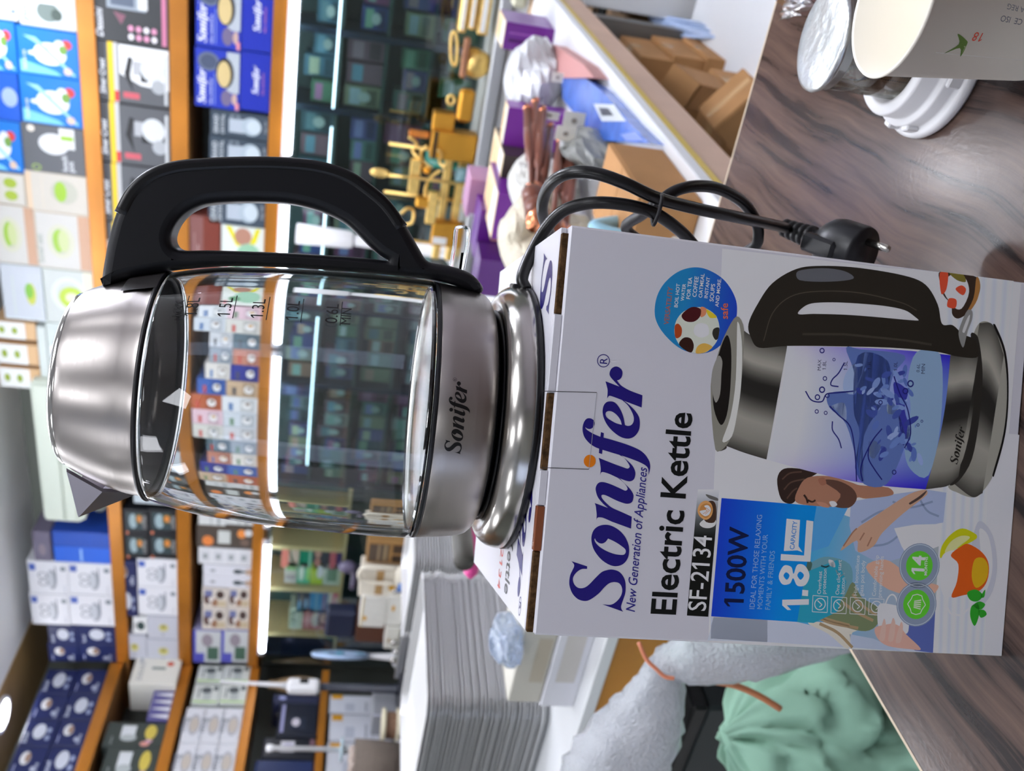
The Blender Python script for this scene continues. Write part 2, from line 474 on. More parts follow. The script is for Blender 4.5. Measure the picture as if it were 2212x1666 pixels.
# logo
LOGO = {
 'S': [[(38,249.3,1),(35.9,240.9,1),(34.6,240.8,1),(34.3,243.7),(32.6,246.1),(30.1,247.6),(27.9,247.5),(25.8,246.2),(24.7,244.1),(25,241.5),(26.7,239.1),(30.4,235.9),(33.4,233),(34.6,230.2),(35,227.6),(34.3,224.3),(32.4,221.9),(29.7,220.3),(26.9,219.7),(23.5,219.6),(20,220.4),(16.9,221.2),(15.3,220.9),(13.9,219.8,1),(17.1,231.1,1),(17.1,226.9),(18.6,224.2),(21.2,222.1),(24,221.3),(26.5,221.8),(28.3,223.4),(28.7,226.1),(27.9,228.6),(25.7,231),(22.8,233.3),(20.2,236.3),(18.6,239),(18.4,241.6),(19.3,244.5),(21.8,247.3),(25.1,249),(27.8,249.5),(30.9,249.3),(33.4,248.4),(35.3,247.7),(36.6,247.9)]],
 'o': [[(57.4,233.9),(57.2,230.3),(55.4,226.2),(52.4,222.7),(48.7,220.4),(45.1,219.5),(41.3,219.9),(38.4,221.8),(37,224.6),(36.9,227.8),(38.3,231.5),(40.7,234.9),(44.3,238),(47.9,239.6),(51.3,240),(54.4,239.1),(56.4,237)],
       [(50.3,238.1,1),(49,237.3),(48,235.6),(47.9,234),(48.8,232.4),(50.6,231.2,1),(49.1,227.3),(47.3,223.9),(45.6,221.6),(44,221.3),(42.9,222.2),(42.7,224.1),(43,227.4),(44.2,231.4),(46,235.1),(48,237.5),(49.5,238.3)]],
 'n': [[(68.1,239.9,1),(66.1,232.7,1),(68.1,235.5),(71,238.4),(74.1,239.8),(76.2,240),(78.2,239),(79,236.8),(78.4,233.2),(76.8,228.2),(75.5,224.5),(76,223.4),(76.8,223.3),(78,224.1),(80,226.2),(81.8,229.2,1),(81.3,227.5,1),(78.9,224.8),(76.6,222),(74.2,220.1),(72.4,219.7),(69.8,220.4),(68.9,222.6),(69.2,225.2),(70.4,229.2),(72,233.3),(72.6,235.6),(72.1,236.7),(70.6,236.1),(68.3,233.6),(66.3,230.5),(64.5,225.4),(62.5,219.7,1),(56.4,219.6,1),(59.2,229.8,1),(60.9,234.8),(61,237.1),(60.5,237.9),(59.5,238.2,1),(62.3,238.3),(64.8,238.8),(66.6,239.2)]],
 'i': [[(91.1,239.9,1),(88.9,232.6),(87.1,225.9),(86.8,224.2),(87.4,223.3),(88.2,223.2),(90.2,224.6),(92.2,226.7),(93.4,229.2,1),(93.2,228.1,1),(91.1,225),(88.5,221.8),(85.8,220.1),(83.6,219.8),(81.4,220.5),(80.4,222.4),(80.7,225),(81.4,227.5,1),(81.8,229.2,1),(83.4,233.7),(84.1,237),(83.7,237.9),(82.4,238.3,1),(85.4,238.3),(87.8,238.8),(89.6,239.3)]],
 'f': [[(106,248.3,1),(105.4,247.3),(105.3,245.7),(106.3,244.2),(108.2,243.6),(109.9,244.3),(110.7,246.2),(110.2,248.1),(108.2,249.3),(105.4,249.7),(102.6,249.1),(100.3,247.8),(98,245.3),(96.5,242.6),(95.7,240.1,1),(93.5,240,1),(93.1,238.3,1),(95.3,238.3,1),(94.2,233),(93.2,228.1),(92,223.1),(90.5,218),(89,214.6),(87.3,213.1),(84.3,212.7,1),(88,212.2),(90.8,212.7),(92.9,214),(95.2,216.2),(97,219.3),(98.9,225.3),(100.7,233.6),(101.5,238.3,1),(103.8,238.3,1),(104.2,239.9,1),(101.8,240,1),(102.8,243.2),(104.1,246.2),(105.1,247.8)]],
 'e': [[(108.8,227.6,1),(108.5,225.9),(109.2,224.2),(111,223.2),(113.5,223.4),(116.5,225),(119.2,227.2),(121.4,230.3,1),(121.2,229.4,1),(119.5,226.6),(116.7,223.1),(113.8,220.7),(110.7,219.8),(107.2,219.9),(104.3,221.3),(102.6,223.4),(102,226),(102.6,229.3),(104.6,233),(107.7,236.6),(111.3,239),(114.6,240),(117.7,239.7),(119.6,238.3),(120.2,236.1),(119.8,234.1),(118.1,232),(115.5,230.1),(112.5,228.7)],
       [(108.8,229.3,1),(111.1,230.2),(113.4,232.2),(114.9,234.6),(115.2,236.6),(114.6,238),(113.3,238.3),(111.7,237.3),(110.4,234.9),(109.3,232.2)]],
 'r': [[(130.1,239.9,1),(128.1,232.3,1),(129.8,234.4),(132.3,237.2),(134.1,238.1),(136.4,237.6),(137.8,236.1),(138.1,234.2),(136.9,232.1),(135.1,231.3),(132.8,231.7),(131.5,232.9),(131.2,233.9,1),(129.9,232.8),(128.3,230.7),(126.5,226.3),(124.8,219.7,1),(118.5,219.6,1),(121.4,230.3,1),(122.8,235.7),(122.9,237.3),(121.5,238.2,1),(125.4,238.3),(127.8,239)]],
}
LDOT = [(89.1,244.4)]
LREG = [(140.4,241.9)]
LREGR = [(138.8,239.7,1),(142.8,240,1)]
LORG = [(13.9,219.8)]
LEND = [(124.8,219.7)]
def logo(A, fn, c, dot, L=2, sub=5):
    for k, lp in LOGO.items():
        p = [[fn(*q) for q in spl(l, sub)] for l in lp]
        A.poly(p[0], c, L, p[1:])
    (x, y) = LDOT[0]; A.poly([fn(x + 13.6 * .23 * 1.02 * math.cos(a * .314) , y + 3.15 * math.sin(a * .314)) for a in range(20)], dot, L)
    (x, y) = LREG[0]
    o_ = [fn(x + 3.35 * math.cos(a * .2618), y + 3.35 * math.sin(a * .2618)) for a in range(24)]
    i_ = [fn(x + 2.95 * math.cos(a * .2618), y + 2.95 * math.sin(a * .2618)) for a in range(24)]
    A.poly(o_, c, L, [i_])
    v, f = textmesh('R', .0)
    A.raw([fn(x - 1.9 + p[0] * 5.6, y - 2.0 + p[1] * 5.6) for p in v], f, c, L)
logo(A, lambda x, y: (x, y), (26, 18, 98), (214, 104, 14))
def T(s, pp, c, hs=1.0, bold=0, shear=0, L=3): A.text(s, pp[0], pp[1], c, L, hs, bold, shear)
T('New Generation of Appliances', [(14.1,213.7),(87.6,213.8)], (38, 34, 110), 1.18, .006, .2)
T('Electric Kettle', [(13.7,191.8),(117.9,192.2)], (10, 14, 14), 1.05, .02)
q = [(13.5,173.7),(79.8,173.7),(78.9,185.4),(13.6,185.4)]
A.grid(q, lambda s, t: (12 + 190 * max(0, s - .62) / .38, 16 + 188 * max(0, s - .62) / .38, 14 + 194 * max(0, s - .62) / .38), 1, 16, 2)
T('SF-2134', [(16.4,175.4),(55.3,175.4)], (226, 226, 230), 1.16, .004)
A.blob([(61.5,182.8),(59.5,180.8),(59.4,177.1),(61,174.3),(63.8,174.2),(64.9,178.4)], (196, 190, 186), 1.2)
A.blob([(63.3,180.4),(62.3,175.2),(65.9,174.1),(72,175),(73.6,177.3),(71.7,180.5)], (62, 44, 34), 1.3)
A.blob([(76.5,180.9),(76.6,179.5),(75.2,174.2),(73.8,174),(74.6,178.5)], (90, 88, 84), 1.2)
A.blob([(63.5,179.7),(65.2,183.2),(68.3,184.6),(71.8,183.4),(73.4,180.6),(72.2,177.6),(68.8,176.2),(65.3,177)], (190, 140, 84), 1.4)
A.blob([(64.4,179.8),(66,182.7),(68.3,183.5),(70.8,182.6),(72,180.1),(71.2,177.5),(68.8,176.7),(66,177.7)], (170, 116, 60), 1.5)
A.blob([(67.7,183.4),(65.4,180.6),(66.3,178.1),(69.1,177.3),(71.1,179),(70.6,181.1),(68.9,179.9)], (232, 222, 226), 1.6)
A.line([(66.4,181.5),(68.2,179.1),(69.5,181.7)], .25, (180, 120, 70), 1.7); A.line([(66.3,180.3),(68.5,178),(69.9,180.3)], .25, (180, 120, 70), 1.7)
# round badge
A.blob([(193.4,197.1),(192.4,188.6),(187.9,180.1),(179.9,173.9),(172,172.3),(163.9,173.6),(156.1,178.3),(150.7,185.1),(149,193),(150.5,201.1),(155.2,208.7),(161.4,214.6),(168,217.1),(176.7,216.4),(184.3,212.5),(190.5,205.6)], lambda x, y: (26 + 4 * 0, max(14, min(112, 14 + (y - 150) * 1.9)), 160), 1, sub=6)
A.blob([(172.9,194.6),(172.5,188.7),(169,183.3),(162.5,181.1),(156.1,182.2),(150.9,186.3),(149.4,189.6),(149.1,194.2),(150.1,198.8),(153.3,202.9),(158.4,205.5),(164.6,205.1),(170,201.4)], (182, 186, 172), 1.3)
for q, c in (([(172.6,197.5),(172.1,192.4),(168.1,192.5),(165.2,195.6),(165.1,200.2),(168.1,202.4)], (62, 16, 20)), ([(173.1,192.5),(172.7,189.4),(169.5,189.5),(168.1,192.1)], (196, 120, 84)), ([(172.4,189.4),(170,184.2),(168.7,183.3),(168.3,187.1)], (206, 170, 40)),
             ([(157,205.1),(162,205.6),(163.3,203.8),(161,201.7),(157.3,201.8),(155.7,203.9)], (150, 60, 24)), ([(152.9,202.5),(156.4,200.2),(156.4,196.4),(153,194.4),(149.3,195.3),(150.1,198.8)], (44, 22, 16)),
             ([(149.2,193),(152.9,192.2),(154.7,188.6),(153.3,184.2),(150.8,186.7),(149.4,189.6)], (206, 150, 66)), ([(163.4,181.3),(162.7,184.3),(159.8,184.8),(157.1,183),(158,181.5)], (40, 40, 34)),
             ([(159.5,195),(163.1,194.7),(164.9,191.8),(164.2,187.9),(160.3,186.8),(157.9,188.9),(157.6,192.3)], (212, 212, 200))):
    A.blob(q, c, 1.5)
A.blob([(159.7,192.8),(163,192.4),(163.3,189.3),(160,186.7),(158.3,188.9)], (240, 240, 232), 1.7)
for s, q in (('BOIL HOT', [(171.6,205),(183.9,204.8)]), ('WATER', [(175.2,201.9),(184.2,201.6)]), ('FOR TEA', [(176.6,198.7),(187.9,198.5)]), ('COFFEE', [(178,195.4),(188.7,195)]), ('OATMEAL', [(178,192.2),(190.6,192)]), ('INSTANT', [(178.1,189.2),(189.1,188.8)]), ('SOUPS', [(176.7,185.8),(185.9,185.7)]), ('AND MORE.', [(174.2,182.8),(189.1,182.6)])):
    T(s, q, (198, 212, 240), 1.0, .012)
T('VERSATILITY', [(162.2,209),(181.7,208.5)], (150, 84, 70), 1.1, .012)
T('safe', [(168.6,177.1),(176.7,177.8)], (214, 92, 50), 1.0, .01)
# blue panel, the printed couple behind it
q = [(-0.8,42.5),(58,44.3),(74.9,118.2),(13.1,123.7)]
A.grid(q, lambda s, t: (150 - 90 * t ** 2, 158 - 10 * t, 158 + 30 * t), .7, 6, 10)
A.blob([(87.4,141.9),(93.2,138.6),(93.9,128.5),(93.1,119),(88.7,124.6),(83.6,129.3),(77.2,130.4),(75,133.6),(77.4,138.9)], (44, 32, 28), .8)
A.blob([(83.6,129.3),(89.5,124.7),(91.2,112.8),(88.9,99.5),(87.7,94.2),(87.7,77.4),(83.9,74.4),(80.8,90),(80.9,95.3),(75.4,99.2),(74.1,106),(74.8,119.9),(76.3,130.3)], (150, 106, 84), .9)
A.blob([(88.5,116),(89.2,107.4),(85.8,98.4),(80.5,95.3),(75.4,99.2),(75.6,107.9),(82.2,105)], (84, 58, 48), 1)
A.blob([(77.6,111.1),(78.1,108.1),(76.3,106.4),(75,109.1)], (226, 214, 206), 1.25)
A.line(spl([(77.7,123.6),(76.9,120.9),(78,119.1)], 4, False), 1.0, (52, 36, 30), 1.25); A.line(spl([(80.3,126),(78.4,124.3),(76.1,123.4)], 4, False), 1.1, (46, 32, 28), 1.25)
A.blob([(77.1,118.4),(76.8,113.2),(74.6,110.8),(74.9,115.6)], (168, 120, 98), 1.1)
A.blob([(89.1,118.6),(90.2,115.3),(87.1,113.7),(86.1,116.6)], (140, 92, 72), 1.1)
for q in ([(87.6,139),(91.1,135),(92.4,128.3)], [(82.2,137.6),(86.4,133.8),(88.6,126.3)], [(77.6,135.5),(81.8,132.5),(83.6,130.1)]): A.line(spl(q, 4, False), .8, (78, 58, 48), .85)
A.poly([(78.6,98.6),(83.7,77.1),(88.2,54.2),(87.4,42.4),(71.1,42.7),(66.8,59.5),(50.2,66.9),(46.3,78.1),(52.6,93.6),(65.9,98.3)], (146, 158, 184), .8)
A.blob([(88.1,55.1),(85,64.7),(77,76.5),(69.9,86.4),(63.7,94.6),(52.1,102.3),(58.2,93.2),(51.9,91.8),(55.6,83.3),(63.1,78.7),(74.3,67.3),(85.4,54)], (176, 140, 116), 1)
A.blob([(80.2,64.3),(83.8,59.2),(87.8,54.2),(84,56.6),(79.5,63.3)], (70, 56, 52), 1.1)
A.blob([(30,128.6),(38.9,125.2),(45.7,117.2),(48.5,108.9),(45.3,96.4),(35.8,93.8),(27.7,96.6),(20.9,106.3),(19.5,118.3),(23.9,124.6)], (96, 140, 150), .8)
A.blob([(30,128.6),(22.4,124.5),(16.5,114.6),(11.8,96.8),(10,83.6),(14.3,76.9),(22.3,76.8),(28.2,87.9),(35.8,93.8),(25.2,99.8),(19.7,114.8),(26.3,124.9)], (104, 116, 84), 1)
A.blob([(13.2,117.7),(7.5,105.1),(0,93.2),(8.9,91.3),(12.6,79.4),(13.4,97)], (206, 186, 172), .9)
A.blob([(44.2,86.7),(48.9,75.7),(43.9,64.5),(38.2,49.7),(36.2,42.3),(30.1,48.9),(33,72.4)], (196, 150, 128), 1)
A.poly([(32.6,64.4),(28.8,43.4),(-1.2,42.5),(0.8,53.5),(8.5,63.1)], (78, 92, 150), .9)
A.poly([(8,93),(6.2,78.8),(-1.1,60.4),(0.9,90.6)], (160, 170, 186), .9)
A.blob([(40.2,130.4),(42.8,126.4),(45.8,120.7),(44,117.9),(37.6,119.1),(34.6,116.2),(29.7,119.2),(26.3,124.9),(29.2,128.5)], (66, 92, 84), .95)
A.line(spl([(43.5,112.7),(42.9,110.1),(43.8,108)], 4, False), .9, (50, 70, 76), 1.15); A.blob([(46.9,108.7),(46.3,105.6),(43.2,104.5),(43.8,107.6)], (196, 206, 204), 1.15); A.line(spl([(41.7,103.9),(38.6,101.5),(40.4,98.6)], 4, False), .8, (120, 150, 156), 1.15)
for q in ([(21.6,123.6),(16,109.3),(12.7,93.4)], [(18.7,118.2),(13.8,105.7),(11.4,88.1)], [(24.5,98),(20.1,90.6),(15.8,79.7)], [(12.8,110.8),(8.5,100),(0.9,90.6)], [(29.5,93.2),(23.4,86.6),(19,78.2)]): A.line(spl(q, 4, False), 1.6, (150, 128, 96), 1.05)
for q in ([(67.9,91.5),(74.2,81.5),(75.5,73.7)], [(80.3,74.1),(77.9,63.2),(82,50.1)], [(55.4,86.8),(57.8,74.7),(66.4,64.8)], [(84.6,59.3),(76.9,53.2),(74.2,45.7)]): A.line(spl(q, 4, False), 1.2, (118, 132, 160), .85)
for q in ([(64.6,93.8),(62,96.2),(54.6,100.8)], [(62.5,89.2),(58.3,91.5)], [(60.4,84.7),(55.4,86.8)]): A.line(spl(q, 4, False), .8, (140, 100, 80), 1.15)
A.poly([(66,71.9),(68.8,59.7),(70.2,43.6),(58,44.3),(50.5,61.6),(56.6,66.6)], (206, 206, 210), .9)
def bl(s, t):
    k = 1 - t; a = (18, 54, 170); b = (0, 120, 196)
    return tuple(a[i] + (b[i] - a[i]) * min(1, k * 1.25) for i in range(3))
q = [(13.1,123.7),(74.9,118.2),(75.4,172),(13.8,172.1)]
A.grid(q, bl, 1.2, 4, 12)
A.poly([(13.1,123.7),(39.5,121.4),(47.2,103.6),(35.7,97.3),(19.6,101),(13,114.2)], (38, 138, 160), 1.15)
A.poly([(74.9,118.2),(50.2,120.2),(54,109.4),(75.3,100)], (70, 140, 196), .95)
T('1500W', [(19.5,155.1),(61.1,155.6)], (10, 20, 56), 1.1, .02)
T('IDEAL FOR THOSE RELAXING', [(18.7,148.5),(68.1,148.6)], (120, 150, 190), 1.1)
T('MOMENTS WITH YOUR', [(18.9,144.2),(58,144.5)], (112, 150, 190), 1.1)
T('FAMILY & FRIENDS', [(18.8,139.6),(49.7,139.7)], (108, 150, 190), 1.1)
GW = (196, 206, 218)
T('1', [(19.9,118.7),(25.4,119.1)], GW, 1.3, .05)
A.poly([(27.1,122.2),(27,118.8),(30.1,118.9),(30.2,122.3)], GW, 3)
A.blob([(36.7,136.4),(42.3,134),(41.8,129.7),(38.3,128.1),(43.2,126.4),(43,122.1),(38,118.9),(32.8,120.8),(32.2,125.4),(36,128.1),(33.1,129.7),(32.5,133.9)], GW, 3, [[(37,133.7),(38.9,132.4),(37.4,130.3),(35,131.6)], [(37.7,125.9),(39.7,124.4),(37.9,122.1),(35.4,123.8)]])
A.poly([(45,136.1),(48.3,136.2),(48.3,123),(67,123.3),(66.7,119.3),(45.2,119.1)], GW, 3)
A.poly([(50,134.7),(67.1,134.7),(66.9,127),(53,126.6),(50,124),(50.8,127.1)], GW, 3)
T('CAPACITY', [(51.1,129),(66.1,128.5)], (20, 110, 176), 1.15, .008, L=4)
for i, (cx, cy) in enumerate(((845, 948), (970, 955), (1095, 960), (1220, 966))):
    pass
for q in ([(18.9,115.6),(27.5,116),(27.3,107.4),(18.9,107)], [(18.7,104.8),(27.4,105.2),(27.3,96.3),(18.8,96)], [(18.9,93.8),(27.7,94.2),(27.5,85.3),(18.9,85)], [(19,82.8),(27.6,83.2),(27.6,74.4),(18.9,74)]):
    A.line(q + q[:1], .35, (206, 214, 220), 3)
    cx = sum(p[0] for p in q) / 4; cy = sum(p[1] for p in q) / 4
    A.ring(cx, cy, 3.3, 3.3, .5, (206, 214, 220), 3); A.line([(cx - 1.6, cy + .2), (cx - .3, cy - 1.2), (cx + 1.8, cy + 1.6)], .5, (206, 214, 220), 3)
for s, q in (('Overheat', [(28.5,111.5),(40.6,111.9)]), ('protection', [(28.7,108.8),(42,109.3)]), ('One click start', [(28.7,101),(47.2,101.1)]), ('button', [(29.2,98),(37.8,98.2)]), ('High borosilicate', [(28.8,90.4),(50.2,90.8)]), ('glass pot body', [(28.6,87),(47.7,87.4)]), ('Comfortable grip', [(29,79.5),(50.9,79.7)]), ('preventing hands', [(28.4,76.1),(50.6,76.7)])):
    T(s, q, (204, 212, 218), 1.0)
# mug in the woman's hand
A.blob([(14.3,76.9),(23.9,77.4),(25.3,72.6),(22.3,60.8),(11.1,58.4),(9.3,63.2),(10.4,73.9)], (206, 208, 216), 1.4)
A.ring(*[(22.3,69.7)][0], 8.5, 4.2, .9, (206, 208, 216), 1.5)
A.blob([(11.8,78.5),(13.7,73.3),(14.7,68.1),(13.3,63.5),(9.4,59.6),(1.8,50),(1.5,57.1),(2.6,69.7),(6.3,76.2)], (190, 150, 134), 1.6)
for q in ([(6.4,75.3),(16.9,73.6),(13.7,72),(5.7,72.2)], [(5.8,70),(17.5,68.4),(14.8,66.5),(5.9,66.9)], [(5.2,65.5),(15.7,63.3),(13.4,61.8),(5.3,62.4)]):
    A.blob(q, (198, 160, 146), 1.7)
# seals
for (c0, r1, r2) in (([(46.8,55)][0], 12.2, 8.0), ([(25.8,54.8)][0], 12.0, 8.0)):
    A.ell(c0[0], c0[1], r1, r1, (120, 132, 150), 1.8, 32); A.ring(c0[0], c0[1], r1 - .6, r1 - .6, .3, (176, 186, 196), 2); A.ell(c0[0], c0[1], r2, r2, (84, 178, 44), 2, 28)
T('14', [(42.1,52.3),(52.2,52.3)], (226, 240, 226), 1.0, .03); T('MONTHS', [(41.8,50),(51.9,50.4)], (226, 240, 226), 1.0, .02)
c0 = [(25.8,54.8)][0]
A.line([(c0[0] + 5.5 * math.cos(a), c0[1] + (4 + 1.4 * (i % 2)) * math.sin(a)) for i, a in enumerate([k * .5236 for k in range(13)])], .45, (200, 226, 190), 2.4)
for k in range(5): A.line([(c0[0] + (k - 2) * 1.2, c0[1] - 2.6), (c0[0] + (k - 2) * .8, c0[1] + 1.6)], .6, (190, 222, 176), 2.4)
# tea cup with lemon and mint
A.blob([(72.5,21.8),(71.2,16.2),(63.3,10.8),(48.7,7.6),(35.4,9.2),(27,14.9),(28.4,18.7),(39.7,22.5),(59.2,24.3)], (170, 172, 180), 2)
A.blob([(68.5,20.5),(67.1,15.8),(59.9,12.4),(48.5,10.4),(38.6,11.8),(31.8,15.4),(48.2,16.8)], (214, 216, 220), 2.1)
A.blob([(51.6,42.8),(58.1,42.5),(64.9,37.6),(68.6,30.7),(65.9,22.2),(63.4,21.9),(58.9,29.8),(55.1,38.6)], (176, 176, 20), 2.2)
A.blob([(55,40.4),(60.9,37.3),(64.5,31.2),(64,25.7),(59.6,30.8),(55.2,36.7)], (222, 222, 130), 2.3)
A.blob([(50.8,42.2),(55,39.5),(55.4,33.1),(42.5,31),(32.6,32.9),(30.7,38.1),(37,41.4)], (206, 200, 196), 2.4)
A.blob([(53.6,36.6),(58.8,30.7),(60.3,26.2),(56.3,17.6),(50,12.9),(41,13),(35,17.5),(32.1,27.3),(30.9,34.1),(39.2,31.6),(49,31.6)], lambda x, y: (min(220, 150 + (96 - y) * 2.5 * 0 + 40), 80, 20), 2.5)
A.blob([(52,21.8),(53.1,16.4),(48.4,13),(40.9,13.9),(36.6,19.5),(42.9,22.8)], (232, 150, 24), 2.6)
A.line([(30.8,36.3),(25.9,36.8),(21.6,33.7),(21,27.2),(25.8,22.2)], 1.1, (226, 226, 228), 2.5)
for q in ([(33.8,24.7),(35.7,19.4),(32.7,15),(29.3,17.9),(29.8,22.5)], [(26.7,20.4),(29.3,17),(27.9,13.1),(24.9,15.6)], [(15.7,18.5),(20.9,21.7),(26.6,21.3),(27.7,17.3),(22,16.3)], [(24.4,17),(24.6,13.3),(22.2,11.7),(20.4,15.2)], [(31.8,16.3),(36,13.9),(31.9,14)]):
    A.blob(q, (38, 140, 34), 2.7)
# cake plate at the right
A.blob([(207.5,56.9),(208.5,44.1),(206.7,34.7),(202.8,32),(196.1,32.8),(187.3,37.6),(182.9,43.6),(184.6,47.5),(190.2,48.9),(194.6,53.9),(201.7,56.8)], (50, 38, 30), .8)
A.blob([(206.7,34.7),(203.3,32.1),(194.4,33.1),(186.9,37.5),(184.6,40.1),(195,35.5)], (150, 104, 54), .9)
A.blob([(199.4,55.2),(206.7,49.5),(205.9,42),(198,38.5),(188.5,42.3),(189.5,47.9)], (226, 208, 196), .9)
for q in ([(206.6,57.2),(207.2,52.3),(198.1,52.4),(195.3,55.3)], [(198.7,46.9),(201.2,43.5),(199.4,40.5),(195.9,42.1)], [(190.8,51.2),(193.4,50.1),(193,45.9),(188.5,46),(188.4,50.6)]):
    A.blob(q, (212, 70, 44), 1)
A.blob([(207.3,51.4),(208.1,44.1),(203.5,40.9),(203.7,46.4)], (110, 100, 40), 1)
# the printed kettle
def met(x, y):
    k = (x - 100) / 45; v = .5 + .5 * math.sin(k * 5.2 + .6); v = v ** 1.6
    return (34 + 150 * v, 32 + 148 * v, 26 + 140 * v)
A.g = 1.5
A.blob([(181.8,30.6),(181.4,22.6),(167.3,14.3),(146,10.3),(122.7,9.8),(99.9,14.3),(88.2,21.6),(85.9,26.5),(87.7,34.9),(92.1,41.8),(109.2,33.2),(142.5,30.7),(170.3,34.2)], (150, 148, 136), 1.9, sub=5)
def strip(l0, l1, c, L, n=24):
    """bands of a round printed body, between a left-hand and a right-hand edge line"""
    a = spl(l0, 6, False); b = spl(l1, 6, False)
    m_ = min(len(a), len(b)); P = []; F = []
    for j in range(m_):
        for i in range(n + 1):
            t = i / n; P.append((a[j][0] + (b[j][0] - a[j][0]) * t, a[j][1] + (b[j][1] - a[j][1]) * t))
    F = [(j * (n + 1) + i, j * (n + 1) + i + 1, (j + 1) * (n + 1) + i + 1, (j + 1) * (n + 1) + i) for j in range(m_ - 1) for i in range(n)]
    k0 = len(A.v); A.v += [(p[0], p[1], L) for p in P]; A.f += [tuple(i + k0 for i in f) for f in F]
    A.c += [A.col(c((k % (n + 1)) / n)) for k in range(len(P))]
def bands(t):
    pts = [(0, 60), (.12, 130), (.3, 150), (.42, 90), (.5, 42), (.62, 34), (.7, 90), (.8, 160), (.92, 110), (1, 70)]
    for (a, x), (b, y) in zip(pts[:-1], pts[1:]):
        if t <= b: v = x + (y - x) * (t - a) / (b - a); break
    return (v * 1.02, v, v * .92)
# ring base: outer rim, then top
strip([(93.1,39.1),(86.2,26.5),(88.7,20.2)], [(181.8,30.6),(181.5,22.2),(165.6,14)], bands, 2.0)
A.poly(spl([(99,15.1),(122.7,10.3),(146,10.2),(167.3,14.3),(181.8,22.2),(181.9,20.8),(167.4,12.9),(146.1,9.2),(122.3,9.1),(98.3,14.1)], 5), (14, 14, 14), 2.1)
A.blob([(92.2,40.9),(94.2,35.5),(107.1,28.4),(130.5,25.9),(154.5,26.2),(173.9,30.8),(175.1,35.5),(154,30.8),(130.1,30.5),(106.7,33.9)], (40, 38, 34), 2.2)
strip([(88.3,55.1),(89.5,48.8),(91.3,41.7),(96.6,35.8)], [(162.4,46.8),(162.9,41.8),(165.2,35.6),(163.3,29.8)], bands, 2.3)
def glassc(t):
    return (lambda s: None)
q0 = [(97.3,148.9),(93.2,125.4),(90,103.4),(88.4,81.2),(88.3,55.1)]; q1 = [(157.9,142.7),(159.6,122.8),(161.4,96.7),(162.4,70),(162.4,46.8)]
a_ = spl(q0, 5, False); b_ = spl(q1, 5, False); n_ = 20; k0 = len(A.v)
for j in range(len(a_)):
    for i in range(n_ + 1):
        t = i / n_; x = a_[j][0] + (b_[j][0] - a_[j][0]) * t; y = a_[j][1] + (b_[j][1] - a_[j][1]) * t
        s = j / (len(a_) - 1); bow = math.sin(math.pi * t) * 5 * (1 - s * .2)
        A.v.append((x, y - bow * (.4 + .3 * s), 2.4))
        e = max(0, s - .15) * 1.1; ed = (abs(t - .5) * 2) ** 4 * s
        A.c.append(A.col((200 - 110 * e - 60 * ed, 202 - 84 * e - 100 * ed, 216 - 26 * e - 10 * ed)))
A.f += [(k0 + j * (n_ + 1) + i, k0 + j * (n_ + 1) + i + 1, k0 + (j + 1) * (n_ + 1) + i + 1, k0 + (j + 1) * (n_ + 1) + i) for j in range(len(a_) - 1) for i in range(n_)]
# water swirl inside the printed glass
for q, c in (([(160.3,108.9),(160.3,101),(159.7,74.3),(149.4,79.6),(137.9,81.2),(130.2,76.1),(117.7,70.4),(107.9,70.4),(89.4,78.6),(88.5,91.8),(97.8,96.2),(119.6,105.2),(127.6,115.6),(134.6,117.1),(137.1,107.7),(136.1,100.6),(148.8,103.5)], (88, 110, 168)),
             ([(157,101.6),(155.5,83.7),(137.7,83),(114.1,94.2),(90.1,92),(96.9,97.9),(115.5,96.9),(128,101.6)], (66, 88, 160)),
             ([(144.6,79.2),(140.5,70.7),(130.6,71.6),(118,66.8),(111.1,70.7),(125.5,74.7),(135,77.4)], (52, 56, 150)),
             ([(146.8,107.7),(152.1,102),(137.7,100.7),(135.7,104.9),(138.6,108.7)], (150, 170, 206)), ([(134.6,81.8),(131.8,77.1),(128.8,74.1),(127.3,81.2)], (156, 178, 206)),
             ([(112,90.4),(110.1,84),(102.6,86.9),(105.5,90.7)], (160, 180, 210)), ([(128.4,114.8),(130.7,107.1),(121.2,105.4),(126.3,111.1)], (150, 168, 208)),
             ([(162,67.3),(161.8,52.7),(124.4,49.3),(96.1,54),(98.5,65.1),(110.4,69.8),(130.9,68),(145.3,71.1)], (132, 160, 188))):
    A.blob(q, c, 2.6)
for q in ([(135.1,130.1),(130.6,126.2),(130.4,120.2),(134.6,117.9),(136,111.1),(137.6,102.5)], [(128.4,115.6),(124,110),(118.2,102.5),(104.1,98.5),(89.7,96.3)], [(120.5,113.2),(115.8,112.7),(111.3,108.8),(106.6,106.7)], [(152.3,109.1),(146.4,112),(142.8,115.2),(139.6,115.8),(139.2,111.4)], [(90,92.8),(97.9,94.4),(111.2,89.5),(119,84)], [(147.8,79.5),(138.5,75),(130.8,69.8),(118,66.8),(109.6,69.7)], [(107.9,90.9),(102.3,90.4),(96.9,86.4),(91.6,81.5)]):
    A.line(spl(q, 5, False), .7, (26, 30, 110), 2.8)
rw = random.Random(8); ww = [(157.9,109.6),(158.3,72.3),(114.4,70.1),(90.2,78.7),(89.9,94.6),(127,112.9)]
